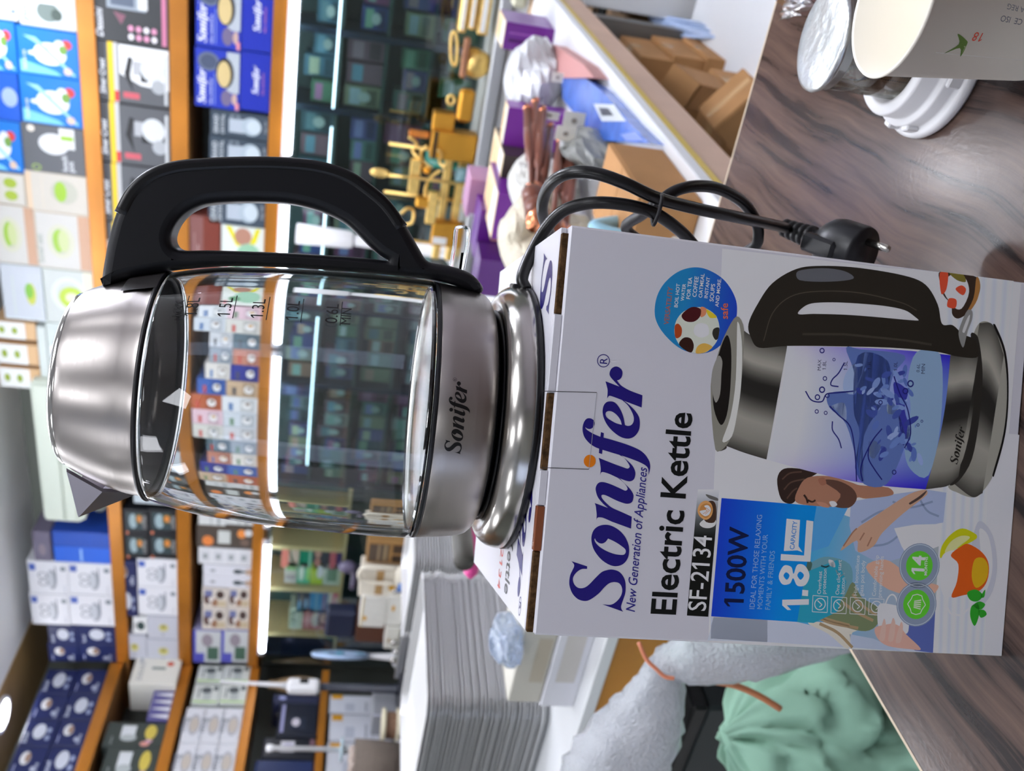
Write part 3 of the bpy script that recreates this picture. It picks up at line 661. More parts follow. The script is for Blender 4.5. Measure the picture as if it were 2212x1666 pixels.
for k in range(70):
    a_, b_ = rw.uniform(.08, .8), rw.uniform(.04, .9); P0 = ww[0]; ex = (ww[3][0] - ww[0][0], ww[3][1] - ww[0][1]); ey = (ww[1][0] - ww[0][0], ww[1][1] - ww[0][1])
    bx_, by_ = P0[0] + ex[0] * a_ + ey[0] * b_ * (1.05 - .3 * a_), P0[1] + ex[1] * a_ + ey[1] * b_ * (1.05 - .3 * a_)
    rr0 = rw.uniform(.6, 3.0); an = rw.uniform(0, 3.1)
    A.ell(bx_, by_, rr0 * rw.uniform(1, 1.8), rr0 * .6, rw.choice([(62, 80, 152), (84, 108, 174), (118, 142, 194), (52, 64, 142), (100, 126, 184), (140, 160, 202)]), 2.65 + .001 * k, 10, an)
for (x, y), r in zip([(136.7,120.7),(132.5,123),(142.8,119.6),(153.3,115.3),(133.8,117.4),(124.6,117.5),(124.9,122.7),(144.7,69.3),(140.4,72),(122.8,62.8),(125,60.7),(96.2,74.7),(133,86.1),(157.4,122.6)], (1.8, 1.6, 1.3, .9, 1.3, 1.1, 1.2, 2.0, 1.8, .9, .8, 1.4, 1.3, 1.5)):
    A.ring(x, y, r, r, r * .4, (30, 34, 110), 2.8, 12)
for s, q in (('MAX', [(146.8,122.4),(152.6,122.6)]), ('1.8L', [(147.4,119.5),(152.2,119.7)]), ('0.6L', [(151.3,64.5),(155.9,64.6)]), ('MIN', [(150.8,61.3),(156.1,61.5)]), ('1.3L', [(149.9,93.4),(154.7,93.6)]), ('1.5L', [(148.4,107.2),(153.2,107.4)]), ('1.0L', [(150.8,77.9),(155.7,78.2)])):
    T(s, q, (40, 44, 80), 1.0, L=2.9)
strip([(102.9,172.9),(99.9,161.8),(97.3,148.9)], [(167.3,173.8),(160.6,161.4),(157.8,142.7)], bands, 2.6)
A.blob([(100.2,177.7),(132.6,183.3),(148.4,181.2),(159.7,178.1),(170.5,172.4),(164,167.6),(134.1,166.6),(114.3,168.1),(103,171.7)], (132, 130, 118), 2.8)
A.blob([(104.8,174.3),(107.9,169.2),(122.2,167.2),(134.9,166.6),(153.7,167.7),(166,170.3),(167.5,171.7),(137.7,169.8),(118,171)], (205, 204, 196), 2.85)
A.blob([(99.9,176.8),(107.2,178.3),(104.4,173.9),(102.2,171.6),(100.6,172.7)], (60, 56, 50), 2.7)
A.blob([(113.2,175.9),(121.1,180.4),(132.7,181.9),(149.3,180.5),(160.2,176.9),(153.1,173.8),(133.6,172.4),(118.6,173.1)], (22, 20, 18), 2.9)
A.blob([(124.6,179.9),(132.6,182.7),(141.2,183.1),(148.9,180.5),(146.4,178.1),(140.1,178),(129.1,177.8)], (140, 138, 130), 3)
A.blob([(167.3,165.4),(178.1,161.3),(190,154),(199,141.1),(202.3,126.7),(203.7,105),(202.6,78.2),(199.1,65.2),(189.3,57),(179,53.4),(178.9,46.9),(174.6,40.1),(172.1,32.5),(163.3,29.8),(162.1,41.7),(163.5,56.5),(162.9,83.5),(160.2,118.5),(157.9,142.7),(155.4,158.4),(160.4,163.5)], (38, 35, 29), 3, [[(175.4,138.1),(180.2,134.2),(182.5,127.5),(184.2,112),(185,90),(184,76.5),(181,69.9),(179.2,67.9),(178.5,93.8),(177.8,111.4),(176.4,128.7)]], sub=5)
A.blob([(197.9,140.2),(201.1,126.6),(201,113.5),(197.6,108),(194.4,121.7),(193.3,138.9)], (92, 94, 98), 3.2)
A.line(spl([(159.2,156.2),(174.2,152.5),(184,143.2),(188.5,128.1),(190.4,103.8),(187.8,78.6),(184.7,69.3)], 5, False), .5, (72, 66, 56), 3.2)
A.line([(165,134.6),(167.4,110.5),(167.8,75),(167,58.6)], 1.2, (58, 54, 46), 3.2)
A.blob([(174.4,42.9),(181.1,41.6),(188,38.6),(187.9,35.8),(183.4,35.4),(176.6,37.5),(167.3,39.4)], (130, 130, 126), 3.2)
A.blob([(176.2,40.7),(183.1,38.6),(185.7,37),(182.4,37.1),(175.6,39.3)], (190, 190, 188), 3.3)
lo = [(103,37.1),(121.5,34.3)]
def logofn(p0, p1):
    x0, y0 = LORG[0]; x1, y1 = LEND[0]
    s = math.hypot(p1[0] - p0[0], p1[1] - p0[1]) / (x1 - x0); a = math.atan2(p1[1] - p0[1], p1[0] - p0[0]) - math.atan2(y1 - y0, x1 - x0) * 0
    return lambda x, y: (p0[0] + s * ((x - x0) * math.cos(a) - (y - y0) * math.sin(a)), p0[1] + s * ((x - x0) * math.sin(a) + (y - y0) * math.cos(a)))
logo(A, logofn(*lo), (24, 22, 18), (24, 22, 18), 3.4, 2)
# tab cut lines and edge wear
A.g = 1
for q in ([(83.9,269.4),(84.9,244.5)], [(122.2,272),(124,243.9)]): A.line(q, .35, (70, 68, 70), 3.6)
A.line([(124,243.9),(84.9,244.5)], .25, (176, 176, 182), 3.6)
def bfn(u, v, L): return (max(0, min(207.2, u)) / 1000, -(.05 + L * .03) / 1000, max(.3, v) / 1000)
o = A.obj('front_print', bfn, printmat('carton front ink', .3, .45), box); o['label'] = 'front print: blue brand lettering, kettle picture, blue panel, couple at tea'
# upside-down print on the lid
A = Art(1.3)
def up(x, y): return (207 - x, y)
x0, y0 = LORG[0]; x1, y1 = LEND[0]
def lidlogo(x, y):
    return (198 - (x - x0) * 165 / (x1 - x0), 4 + 44 - (y - y0) * .62 * 165 / (x1 - x0) - 8)
logo(A, lidlogo, (26, 18, 98), (214, 104, 14), 2, 3)
A.text('Electric Kettle', (84, 66), (7, 66), (30, 30, 32), 2, 1.5, .01)
A.text('SF-2134', (44, 88), (5, 88), (206, 60, 40), 2, 1.0)
A.obj('lid_print', lambda u, v, L: (u / 1000, v / 1000, .26945 + L * .00004), printmat('carton front ink'), box)

# ------------------------------------------------------------------ power base and kettle
KA = math.atan2(HD[1], HD[0])
base = empty('kettle_dock', 'round polished steel power base under the kettle on the white carton', 'kettle base', (-.2918, .4491, 1.0195), KA)
mb = MB(); mb.lathe([(.0, .0003), (.0755, .0003), (.0768, .0015), (.0769, .0035), (.0764, .0046), (.06, .0046)], 72)
mb.obj('foot_ring', M_black, base)
mb = MB(); mb.lathe([(.0764, .0042), (.07655, .006), (.0762, .0085), (.0752, .0118), (.0737, .0142), (.0715, .0165), (.0692, .0178), (.0668, .0182), (.0645, .0178), (.062, .0168), (.045, .0166)], 96)
mb.obj('shell', M_base, base)
mb = MB(); mb.lathe([(.0, .0168), (.05, .0168), (.0605, .0172), (.0612, .0185), (.058, .019), (0, .019)], 48)
mb.obj('seat_disc', M_black, base)
mb = MB(); mb.box(.0715, .0775, -.0075, .0045, .002, .0115, .0008)
o = mb.obj('cord_grommet', M_black, base)

kt = empty('glass_kettle', 'clear glass electric kettle with brushed steel lid and black handle on its base', 'kettle', (-.2918, .4491, 1.0195), KA)
mb = MB(); mb.lathe([(0, .0195), (.0575, .0195), (.0600, .0206), (.0612, .0222), (.058, .023)], 64)
mb.obj('bottom_plate', M_black, kt)
mb = MB(); mb.lathe([(.0602, .0216), (.0640, .0222), (.0672, .0240), (.0692, .0262), (.0703, .0292), (.0712, .0335), (.0719, .0390), (.0727, .0460), (.0732, .0530), (.0728, .0536), (.070, .0536)], 96)
mb.obj('lower_band', M_brush, kt)
mb = MB(); mb.lathe([(.0700, .0534), (.0731, .0534), (.0735, .0541), (.0735, .0553), (.0731, .0559), (.070, .0559)], 96)
mb.obj('seal', mat('dark silicone seal', (34, 36, 40), .35), kt)
mb = MB(); mb.lathe([(0, .0552), (.060, .0552), (.0665, .0560), (.069, .0572)], 64)
mb.obj('heating_plate', mat('bright steel plate', (214, 212, 208), .18, 1), kt)
outer = [(.0736, .0560), (.0739, .0600), (.0740, .075), (.0736, .0951), (.0724, .1265), (.0714, .1414), (.0701, .1563), (.0685, .1711), (.0655, .1860), (.0624, .1984)]
outer = spl(outer, 4, False)
inner = [(r - .0026, z) for r, z in outer][::-1]
inner = inner[:-1] + [(.0700, .0585), (.0690, .0565)]
mb = MB(); mb.lathe(outer + inner, 128, closed=True)
M_glass = mat('kettle glass', (250, 252, 252), 0.0, trans=1, ior=1.46)
mb.obj('glass_jug', M_glass, kt)
mb = MB(); mb.lathe([(.0628, .1978), (.0632, .1990), (.0626, .2004), (.0608, .2009), (.0585, .2009), (.0585, .1978)], 96, closed=True)
mb.obj('collar_ring', M_black, kt)
mb = MB(); mb.lathe([(.0618, .2003), (.0606, .2030), (.0598, .2092), (.0580, .2160), (.0555, .2230), (.0528, .2300), (.0498, .2366), (.0484, .2390), (.0462, .2412)], 96)
mb.obj('steel_dome', M_brush, kt)
mb = MB(); mb.lathe([(.0466, .2404), (.0466, .2424), (.0450, .2436), (.0425, .2448), (.036, .2462), (.022, .2478), (0, .2484)], 64)
mb.obj('lid', M_steel, kt)
mb = MB(); mb.lathe([(0, .2485), (.016, .2478), (.0165, .2495), (.012, .2512), (0, .2516)], 40)
mb.obj('lid_button', M_brush, kt)
mb = MB(); mb.lathe([(.0600, .199), (.0575, .2085), (.054, .214), (0, .2150)], 64)
mb.obj('inner_cover', mat('smoky inner cover', (62, 58, 56), .22, .85), kt)
# spout
sp = MB()
t_ = .0012
def spv(w, r, z): return [(-r, w, z), (-r, -w, z)]
pts_ = [(-.0470, .0195, .2395), (-.0770, 0, .2372), (-.0610, 0, .2060), (-.0470, -.0195, .2395), (-.0575, .016, .222), (-.0575, -.016, .222)]
inn = [(p[0] + .0016, p[1] * .9, p[2] + (.0008 if i != 2 else .0026)) for i, p in enumerate(pts_)]
sp.add(pts_ + inn, [(0, 1, 2, 4), (1, 3, 5, 2), (6, 10, 8, 7), (7, 8, 11, 9), (0, 6, 7, 1), (1, 7, 9, 3), (0, 4, 10, 6), (4, 2, 8, 10), (2, 5, 11, 8), (5, 3, 9, 11)], False)
sp.obj('spout', mat('satin steel spout', (190, 186, 200), .22, 1), kt)
# handle
HO = [(.0505, .2285), (.0520, .2303), (.0560, .2305), (.0625, .2301), (.0761, .2285), (.0912, .2254), (.1041, .2197), (.1138, .2109), (.1199, .1992), (.1239, .1828), (.1282, .1566), (.1302, .1346), (.1297, .1196), (.1268, .1068), (.1214, .0962), (.1139, .0852), (.1025, .0750), (.0912, .0668), (.0850, .0618), (.0838, .0560), (.0835, .0500), (.0808, .0371), (.0742, .0290), (.0700, .0300), (.0722, .0420), (.0744, .0560), (.0745, .0751), (.0741, .0951), (.0729, .1265), (.0719, .1414), (.0706, .1563), (.0688, .1711), (.0662, .1850), (.0630, .1990), (.0600, .2092), (.0560, .2205)]
HI = [(.0752, .1930), (.0800, .1972), (.0874, .1958), (.0941, .1915), (.0985, .1858), (.1014, .1788), (.1042, .1645), (.1064, .1450), (.1063, .1326), (.1042, .1199), (.1005, .1095), (.0951, .1013), (.0895, .0944), (.0850, .0880), (.0822, .0830), (.0822, .0951), (.0808, .1265), (.0792, .1500), (.0768, .1780)]
def flat_solid(loops, half, bev, res=3):
    cu = bpy.data.curves.new('c', 'CURVE'); cu.dimensions = '2D'; cu.fill_mode = 'BOTH'; cu.extrude = half - bev; cu.bevel_depth = bev; cu.bevel_resolution = res; cu.offset = -bev
    for l in loops:
        s = cu.splines.new('POLY'); s.points.add(len(l) - 1); s.use_cyclic_u = True
        for p, q in zip(s.points, l): p.co = (q[0], q[1], 0, 1)
    ob = bpy.data.objects.new('c', cu); COL.objects.link(ob)
    dg = bpy.context.evaluated_depsgraph_get(); dg.update()
    me = ob.evaluated_get(dg).to_mesh()
    v = [tuple(a.co) for a in me.vertices]; f = [tuple(p.vertices) for p in me.polygons]
    bpy.data.objects.remove(ob); bpy.data.curves.remove(cu)
    return v, f
v, f = flat_solid([spl(HO, 4), spl(HI, 4)], .0135, .0055)
mb = MB(); mb.add([(a[0], -a[2], a[1]) for a in v], f, True)
M_handle = mat('soft black handle', (15, 16, 21), .42, 0, .4, bump=(1600, .06, .0003))
h_ = mb.obj('handle', M_handle, kt)
def offs(l, d): 
    o_ = []
    for i in range(len(l)):
        a, b = l[max(0, i - 1)], l[min(len(l) - 1, i + 1)]; tx, ty = b[0] - a[0], b[1] - a[1]; k = math.hypot(tx, ty) or 1
        o_.append((l[i][0] - ty / k * d, l[i][1] + tx / k * d))
    return o_
gl = spl(HO[5:17], 4, False)
lp = offs(gl, .0006) + offs(gl, -.0068)[::-1]
v, f = flat_solid([lp], .0142, .0026, 2)
mb = MB(); mb.add([(a[0], -a[2], a[1]) for a in v], f, True)
o = mb.obj('grip_cover', mat('black grip cover', (12, 12, 15), .34, 0, .45), h_); o['label'] = 'outer grip strip with a fine seam'
# dark foot plate where the handle meets the dome
mb = MB(); mb.lathe([(.0632, .199), (.0612, .2062), (.0606, .2092), (.0592, .2145), (.0586, .2165)], 24, a0=-.5, a1=.5)
mb.obj('foot_plate', mat('dark grey foot plate', (52, 50, 50), .4), kt)
# clear switch lever
mb = MB()
q = [(.0765, .0485), (.0765, .0405), (.0800, .0395), (.0960, .0382), (.1050, .0388), (.1068, .0412), (.1066, .0448), (.1048, .0472), (.0950, .0472), (.0830, .0478)]
v, f = flat_solid([spl(q, 3)], .0048, .0018, 2)
mb.add([(a[0], -a[2], a[1]) for a in v], f, True)
mb.obj('switch', mat('clear acrylic', (245, 246, 248), .03, trans=1, ior=1.49), kt)
# logo and water marks printed on the round body
A = Art(1)
x0, y0 = LORG[0]; x1, y1 = LREG[0]
ks = 38.8 / (x1 + 3 - x0)
logo(A, lambda x, y: (-20.6 + (x - x0) * ks, 39.3 + (y - y0) * ks), (12, 12, 14), (12, 12, 14), 1, 4)
azf = math.radians(-82)
def band_r(z):
    P = [(.0222, .0640), (.0240, .0672), (.0262, .0692), (.0292, .0703), (.0335, .0712), (.0390, .0719), (.0460, .0727), (.0530, .0732), (.06, .0739), (.075, .0740), (.0951, .0736), (.1265, .0724), (.1414, .0714), (.1563, .0701), (.1711, .0685), (.186, .0655), (.1984, .0624)]
    for (a, x), (b, y) in zip(P[:-1], P[1:]):
        if z <= b: return x + (y - x) * (z - a) / (b - a)
    return P[-1][1]
def cyl(u, v, L):
    z = v / 1000; r = band_r(z) + .00012; a = azf + u / 1000 / .0725
    return (r * math.cos(a), r * math.sin(a), z)
A.obj('logo_print', cyl, mat('black logo ink', (10, 10, 12), .4), kt)
A = Art(1)
for s, z, wd in (('MAX', .1828, 11.5), ('1.8L', .1752, 13), ('1.5L', .1592, 13), ('1.3L', .1432, 13), ('1.0L', .1262, 13), ('0.6L', .1068, 13), ('MIN', .1002, 10.5)):
    A.text(s, (0, z * 1000), (wd, z * 1000), (20, 20, 24), 1, 1.12)
    zz = {'1.8L': .1810, '1.5L': .1576, '1.3L': .1414, '1.0L': .1246, '0.6L': .1052}.get(s)
    if zz: A.line([(-1, zz * 1000), (wd + 2, zz * 1000)], .45, (20, 20, 24), 1)
A2 = Art(1)
def densify(A):
    return A
def cyl2(u, v, L):
    z = v / 1000; r = band_r(z) + .0002; a = math.radians(-49) + u / 1000 / .071
    return (r * math.cos(a), r * math.sin(a), z)
A.obj('water_marks', cyl2, mat('black logo ink'), kt)

# ------------------------------------------------------------------ power cord with plug
PINV = (Matrix.Translation((-.2918, .4491, 1.0195)) @ Matrix.Rotation(KA, 4, 'Z')).inverted()
def rel(p): return PINV @ V3(p)
cp = [(-0.2202,0.4731,1.0233), (-0.2158,0.4786,1.0256), (-0.2052,0.4899,1.0207), (-0.1911,0.4969,1.0137), (-0.1798,0.4962,1.0065), (-0.1726,0.4925,0.9964), (-0.168,0.4868,0.9849), (-0.1671,0.4841,0.9695), (-0.1704,0.4849,0.9547), (-0.1808,0.4925,0.9364), (-0.194,0.5048,0.9199),
      (-0.2139,0.5358,0.8989), (-0.2276,0.5578,0.9016), (-0.2196,0.5625,0.9288), (-0.2054,0.5519,0.9502), (-0.1864,0.5276,0.9494), (-0.1724,0.5117,0.9469), (-0.1646,0.5144,0.9373), (-0.1616,0.5192,0.9237), (-0.1636,0.5262,0.9067), (-0.1723,0.5344,0.8861), (-0.1853,0.541,0.8704), (-0.1951,0.54,0.8656), (-0.2055,0.5453,0.8643),
      (-0.2242,0.5657,0.8735), (-0.2348,0.5755,0.9217), (-0.2385,0.5828,0.9661), (-0.2287,0.5697,0.9882), (-0.2079,0.544,1.0038), (-0.1905,0.5266,1.0123), (-0.1762,0.5177,1.0137), (-0.1642,0.5066,1.0111), (-0.1566,0.4978,1.0038), (-0.1537,0.4911,0.9922), (-0.1556,0.4866,0.9766), (-0.1609,0.4852,0.9572), (-0.1668,0.4936,0.9296), (-0.1747,0.5109,0.8941), (-0.1905,0.5512,0.8495), (-0.1988,0.5718,0.8303)]
mb = MB(); mb.tube(spl3([rel(p) for p in cp], 6), .0036, 12)
cord = mb.obj('power_cord', mat('black cable', (13, 13, 14), .3, 0, .5), base); cord['label'] = 'black cord folded, tied and ending in a two-pin plug'
tp = (-0.1637,0.4789,0.9577)
tie = [(-0.1713,0.4701,0.9603), (-0.1644,0.4694,0.9596), (-0.1588,0.4703,0.9593), (-0.1559,0.4743,0.9585), (-0.1629,0.495,0.9531), (-0.1728,0.5063,0.9505), (-0.1772,0.4982,0.953)]
mb = MB(); mb.tube(spl3([rel(p) for p in tie], 5, True), .0011, 6, closed=True)
mb.obj('twist_tie', mat('dark twist tie', (20, 20, 24), .5), cord)
# plug: strain relief, body, two pins
pa, pb = V3(rel((-0.1988,0.5721,0.8319))), V3(rel((-0.1909,0.5149,0.8027)))
ax_ = (pb - pa).normalized()
upv = V3((0, 0, 1)); upv = (upv - ax_ * upv.dot(ax_)).normalized(); sd = ax_.cross(upv)
PM = Matrix((ax_, sd, upv)).transposed().to_4x4(); PM.translation = pa
Lp = (pb - pa).length
mb = MB()
RZ = Matrix.Rotation(math.pi / 2, 4, 'Y')
prof = [(.0001, -.003)]
for k in range(5):
    z = -.002 + k * .0052; prof += [(.0062 + k * .0004, z), (.0062 + k * .0004, z + .003), (.0046 + k * .0003, z + .0034), (.0046 + k * .0003, z + .0052)]
prof += [(.007, .026), (.0095, .032), (.011, .04)]
mb.lathe(prof, 20, PM @ RZ)
RELIEF = mb
mb = MB()
prof = [(.0001, .0275), (.0095, .028), (.0135, .032), (.0172, .037), (.0188, .043), (.0190, .060), (.0182, .0625), (.0001, .0626)]
mb.lathe(prof, 36, PM @ RZ @ Matrix.Diagonal((.86, 1, 1, 1)))
mb.box(.026, .052, -.006, .006, .010, .0185, .002, PM)
plug = mb.obj('plug', mat('plug rubber', (22, 23, 27), .36, 0, .5), base); plug['label'] = 'black two-pin plug'; RELIEF.obj('strain_relief', M_black, plug)
for s in (-1, 1):
    mb = MB(); mb.lathe([(.0001, .0625), (.0024, .0626), (.0024, .0775), (.0018, .0787), (.0001, .079)], 14, PM @ Matrix.Translation((0, s * .0095, 0)) @ RZ)
    mb.obj('pin', mat('nickel pin', (200, 198, 190), .2, 1), plug)

# ------------------------------------------------------------------ paper cup and tea jar on the counter
M_cup = mat('white paper cup', (246, 240, 226), .55, 0, .3)
pc = empty('paper_cup', 'white paper cup with tea stains inside at the counter edge', 'cup', (-.045, .524, .75))
mb = MB(); mb.lathe([(.0001, .006), (.0265, .006), (.0265, .0005), (.0285, 0), (.0290, .003), (.0388, .0885), (.0402, .0893), (.0406, .0905), (.0398, .0917), (.0384, .0908), (.0280, .0085), (.0001, .0078)], 56)
mb.obj('cup_wall', M_cup, pc)
A = Art(1.2)
A.rect(-26, 2, 30, 62, (222, 220, 214), .5)
for s, p0, p1, c in (('CE  ISO', (-3, 20), (-3, 34), (110, 112, 120)), ('FDA REG', (3.2, 16), (3.2, 32), (130, 132, 136)), ('18', (-13, 40), (-13, 46), (206, 80, 60))):
    A.text(s, p0, p1, c, 1)
A.line([(8, 8), (8, 16), (14, 16), (14, 8), (8, 8)], .4, (150, 176, 130), 1); A.ell(11, 12, 1.8, 1.8, (170, 190, 150), 1)
A.blob([(-18, 48), (-15, 56), (-20, 52), (-26, 57), (-22, 50), (-27, 46), (-20, 47)], (96, 120, 60), 1)
def cupf(u, v, L):
    z = .012 + v / 1000; r = .0285 + (.0388 - .0285) * (z / .0885) + .0002; a = math.radians(-74) + u / 1000 / .034
    return (r * math.cos(a), r * math.sin(a), z)
A.obj('cup_print', cupf, PRINTM, pc)
mb = MB()
for k in range(5):
    a = 1.4 + k * .5; r = .0355 - .0005; z = .060 + .008 * math.sin(k * 2.1)
mb.lathe([(.0002, .0092), (.022, .0093), (.0272, .0102)], 30)
mb.obj('tea_dregs', mat('tea stain', (196, 176, 128), .4), pc)
tj = empty('tea_jar', 'small glass tea strainer jar with steel lid on white plastic foot', 'tea jar', (*(-0.0809,0.6076), .75))
mb = MB(); mb.lathe([(.0001, .001), (.0505, 0), (.0522, .0025), (.0520, .0060), (.0500, .0078), (.0468, .0085), (.0462, .0100), (.0462, .0165), (.0450, .0180), (.0420, .0185), (.0412, .0200), (.0410, .0300), (.0398, .0318), (.0345, .0322), (.0322, .0318), (.0318, .012), (.0001, .012)], 64)
mb.obj('foot', M_white, tj)
for k, a in enumerate((2.55, 3.05, 3.55, 4.6)):
    R_ = Matrix.Rotation(a, 4, 'Z'); MB().box(.0452, .0492, -.004, .004, .0078, .0165, .001, R_).obj('lug', M_white, tj)
mb = MB(); mb.lathe([(.0292, .016), (.0298, .016), (.0298, .080), (.0292, .080)], 48, closed=True)
mb.obj('glass_tube', glassy('jar tube', (232, 232, 228), .05, .02), tj)
m = mat('perforated strainer', (150, 132, 112), .35, .9); nt = m.node_tree
tc = nt.nodes.new('ShaderNodeTexCoord'); vo = nt.nodes.new('ShaderNodeTexVoronoi'); vo.inputs['Scale'].default_value = 620; vo.inputs['Randomness'].default_value = .1
rr = nt.nodes.new('ShaderNodeValToRGB'); rr.color_ramp.elements[0].position = .25; rr.color_ramp.elements[0].color = lin((30, 16, 10)); rr.color_ramp.elements[1].position = .4; rr.color_ramp.elements[1].color = lin((150, 112, 84))
nt.links.new(tc.outputs['Object'], vo.inputs['Vector']); nt.links.new(vo.outputs['Distance'], rr.inputs['Fac']); nt.links.new(rr.outputs['Color'], nt.nodes['Principled BSDF'].inputs['Base Color'])
mb = MB(); mb.lathe([(.0001, .0165), (.026, .0165), (.0268, .018), (.0268, .078), (.0258, .078)], 40)
mb.obj('strainer', m, tj)
A = Art(1)
A.ell(0, 0, 7, 9, (46, 30, 110), 1); A.ell(-2, 2, 4, 6, (150, 30, 24), 1.5)
A.obj('sticker', lambda u, v, L: ((.0271 * math.cos(math.radians(-118) + u / 26)), .0271 * math.sin(math.radians(-118) + u / 26), .064 + v / 1000), PRINTM, tj)
mb = MB(); mb.lathe([(.0285, .0745), (.0302, .0747), (.0304, .0800), (.0326, .0812), (.0334, .0832), (.0328, .0850), (.030, .0862), (.018, .0868), (.0001, .0870)], 56)
mb.obj('lid', mat('dull steel lid', (200, 204, 204), .3, .9, bump=(90, .5, .002)), tj)
# clear plastic film at the far corner of the counter
def film(name, label, cat, m, pts, amp, n=10, seed=1, group=None, base=None):
    """crumpled sheet through four corners bl, br, tr, tl"""
    rnd = random.Random(seed); P = [V3(p) for p in pts]; v = []
    N = (P[1] - P[0]).cross(P[3] - P[0]).normalized()
    for j in range(n + 1):
        for i in range(n + 1):
            a, b = i / n, j / n
            v.append((P[0] * (1 - a) + P[1] * a) * (1 - b) + (P[3] * (1 - a) + P[2] * a) * b + N * rnd.uniform(-amp, amp))
    f = [(j * (n + 1) + i, j * (n + 1) + i + 1, (j + 1) * (n + 1) + i + 1, (j + 1) * (n + 1) + i) for j in range(n) for i in range(n)]
    o = MB().add(v, f, False).obj(name, m, fix=False); return tag(o, label, cat, group)
M_film = glassy('clear film', (238, 226, 232), .22, .12)
a, b, c, d = (-0.1072,0.8756), (-0.0839,0.8968), (-0.0696,0.7936), (-0.0838,0.8074)
film('plastic_film', 'crumpled pinkish clear film at the far right corner of the counter', 'film', M_film, [(*a, .753), (*b, .753), (*c, .775), (*d, .757)], .006, 8, 3)

# ------------------------------------------------------------------ wall shelving
YF, XL = 3.441, -3.93
SH = ((2.054, 2.113, 'top'), (1.752, 1.813, 'middle'), (1.419, 1.469, 'lowest'))
for z0, z1, nm in SH:
    b = empty('shelf_board', 'golden wooden shelf board on the back wall, %s of three' % nm, 'shelf', (0, YF, z0))
    MB().box(-4.29, .7, .012, .335, .004, z1 - z0).obj('panel', mat('shelf panel', (150, 104, 58), .5), b)
    MB().box(-3.93, .7, 0, .012, 0, z1 - z0, .002).obj('front_edge', M_shelf, b)
for z0, z1, nm in ((2.085, 2.143, 'top'), (1.745, 1.797, 'second'), (1.405, 1.45, 'third'), (1.045, 1.082, 'lowest')):
    b = empty('shelf_board', 'golden wooden shelf board on the left wall, %s one' % nm, 'shelf', (XL, 0, z0))
    MB().box(-.36, -.012, .6, 3.44, .004, z1 - z0).obj('panel', mat('shelf panel', (150, 104, 58), .5), b)
    MB().box(-.012, 0, .6, 3.44, 0, z1 - z0, .002).obj('front_edge', M_shelf, b)
def lamp_tube(label, x0, x1, y, z, ax='x'):
    o = empty('tube_lamp', label, 'tube lamp', (x0, y, z))
    L = x1 - x0; R_ = Matrix.Rotation(math.pi / 2, 4, 'Y')
    mb = MB(); mb.lathe([(.0001, .012), (.0135, .014), (.0135, L - .014), (.0001, L - .012)], 14, R_)
    mb.obj('tube', mat('tube light', (236, 242, 255), .5, emit=TUBE), o)
    for s in (0, L):
        mb = MB(); mb.lathe([(.0001, -.012), (.015, -.012), (.015, .014), (.0001, .014)], 14, Matrix.Translation((s, 0, 0)) @ R_)
        mb.obj('end_cap', mat('tube cap', (190, 190, 196), .35, .6), o)
    mb = MB(); mb.box(-.01, L + .01, -.008, .008, .013, .0215)
    mb.obj('batten', M_white, o)
for lb, a, b in (('glowing tube under the lowest back shelf, right of the kettle handle', -1.17, .6), ('glowing tube under the lowest back shelf, seen through the handle opening', -1.93, -1.23),
                 ('glowing tube under the lowest back shelf, seen through the kettle glass', -2.95, -1.98), ('glowing tube under the lowest back shelf, left of the kettle', -3.80, -3.05)):
    lamp_tube(lb, a, b, 3.425, 1.3975)

# ------------------------------------------------------------------ cartons on the shelves
def items(A, w, h, its):
    for i, t in enumerate(its):
        L = 1 + i * .25
        k = t[0]
        if k == 'r': A.rect(t[1] * w, t[2] * h, t[3] * w, t[4] * h, t[5], L)
        elif k == 'e': A.ell(t[1] * w, t[2] * h, t[3] * w, t[4] * h, t[5], L, 18)
        elif k == 'o': A.ring(t[1] * w, t[2] * h, t[3] * w, t[4] * h, t[3] * w * .25, t[5], L, 18)
        elif k == 't': A.text(t[1], (t[2] * w, t[3] * h), (t[4] * w, t[3] * h), t[5], L, t[6] if len(t) > 6 else 1.0, .01, t[7] if len(t) > 7 else 0)
        elif k == 'p': A.poly([(x * w, y * h) for x, y in t[1]], t[2], L)
        elif k == 'l':
            x0, y0 = LORG[0]; x1, y1 = LEND[0]; s = (t[3] - t[1]) * w / (x1 - x0)
            logo(A, lambda x, y, t=t, s=s: (t[1] * w + (x - x0) * s, t[2] * h + (y - y0) * s), t[4], t[4], L, 2)
def carton(label, r, col, its=(), side='R', depth=.2, name='product_carton', cat='box', group=None, snap=True, rough=.4, front=None, gap=.0012):
    a0, a1, z0, z1 = r
    if snap:
        for s0, s1, _ in (SH if side == 'R' else ((2.085, 2.143, ''), (1.745, 1.797, ''), (1.405, 1.45, ''), (1.045, 1.082, ''))):
            if abs(z0 - s1) < .045: z0 = s1
    w, h = a1 - a0 - gap * 2, z1 - z0 - gap
    pl = (YF + .008 if side == 'R' else XL - .008) if front is None else front
    key = 'carton %d %d %d' % tuple(int(c) for c in col)
    mb = MB()
    if side == 'R': mb.box(0, w, 0, depth, 0, h, .0025)
    else: mb.box(-depth, 0, 0, w, 0, h, .0025)
    o = mb.obj(name, mat(key, col, rough, 0, .4))
    o.location = (a0 + gap, pl, z0) if side == 'R' else (pl, a0 + gap, z0)
    tag(o, label, cat, group)
    if its:
        A = Art(1.0); items(A, w * 1000, h * 1000, its)
        if side == 'R': f = lambda u, v, L: (u / 1000, -.0006 - L * .00035, v / 1000)
        else: f = lambda u, v, L: (.0006 + L * .00035, u / 1000, v / 1000)
        A.obj('front_print', f, PRINT, o)
    return o
W = (236, 238, 242)
BLU = (8, 112, 200)
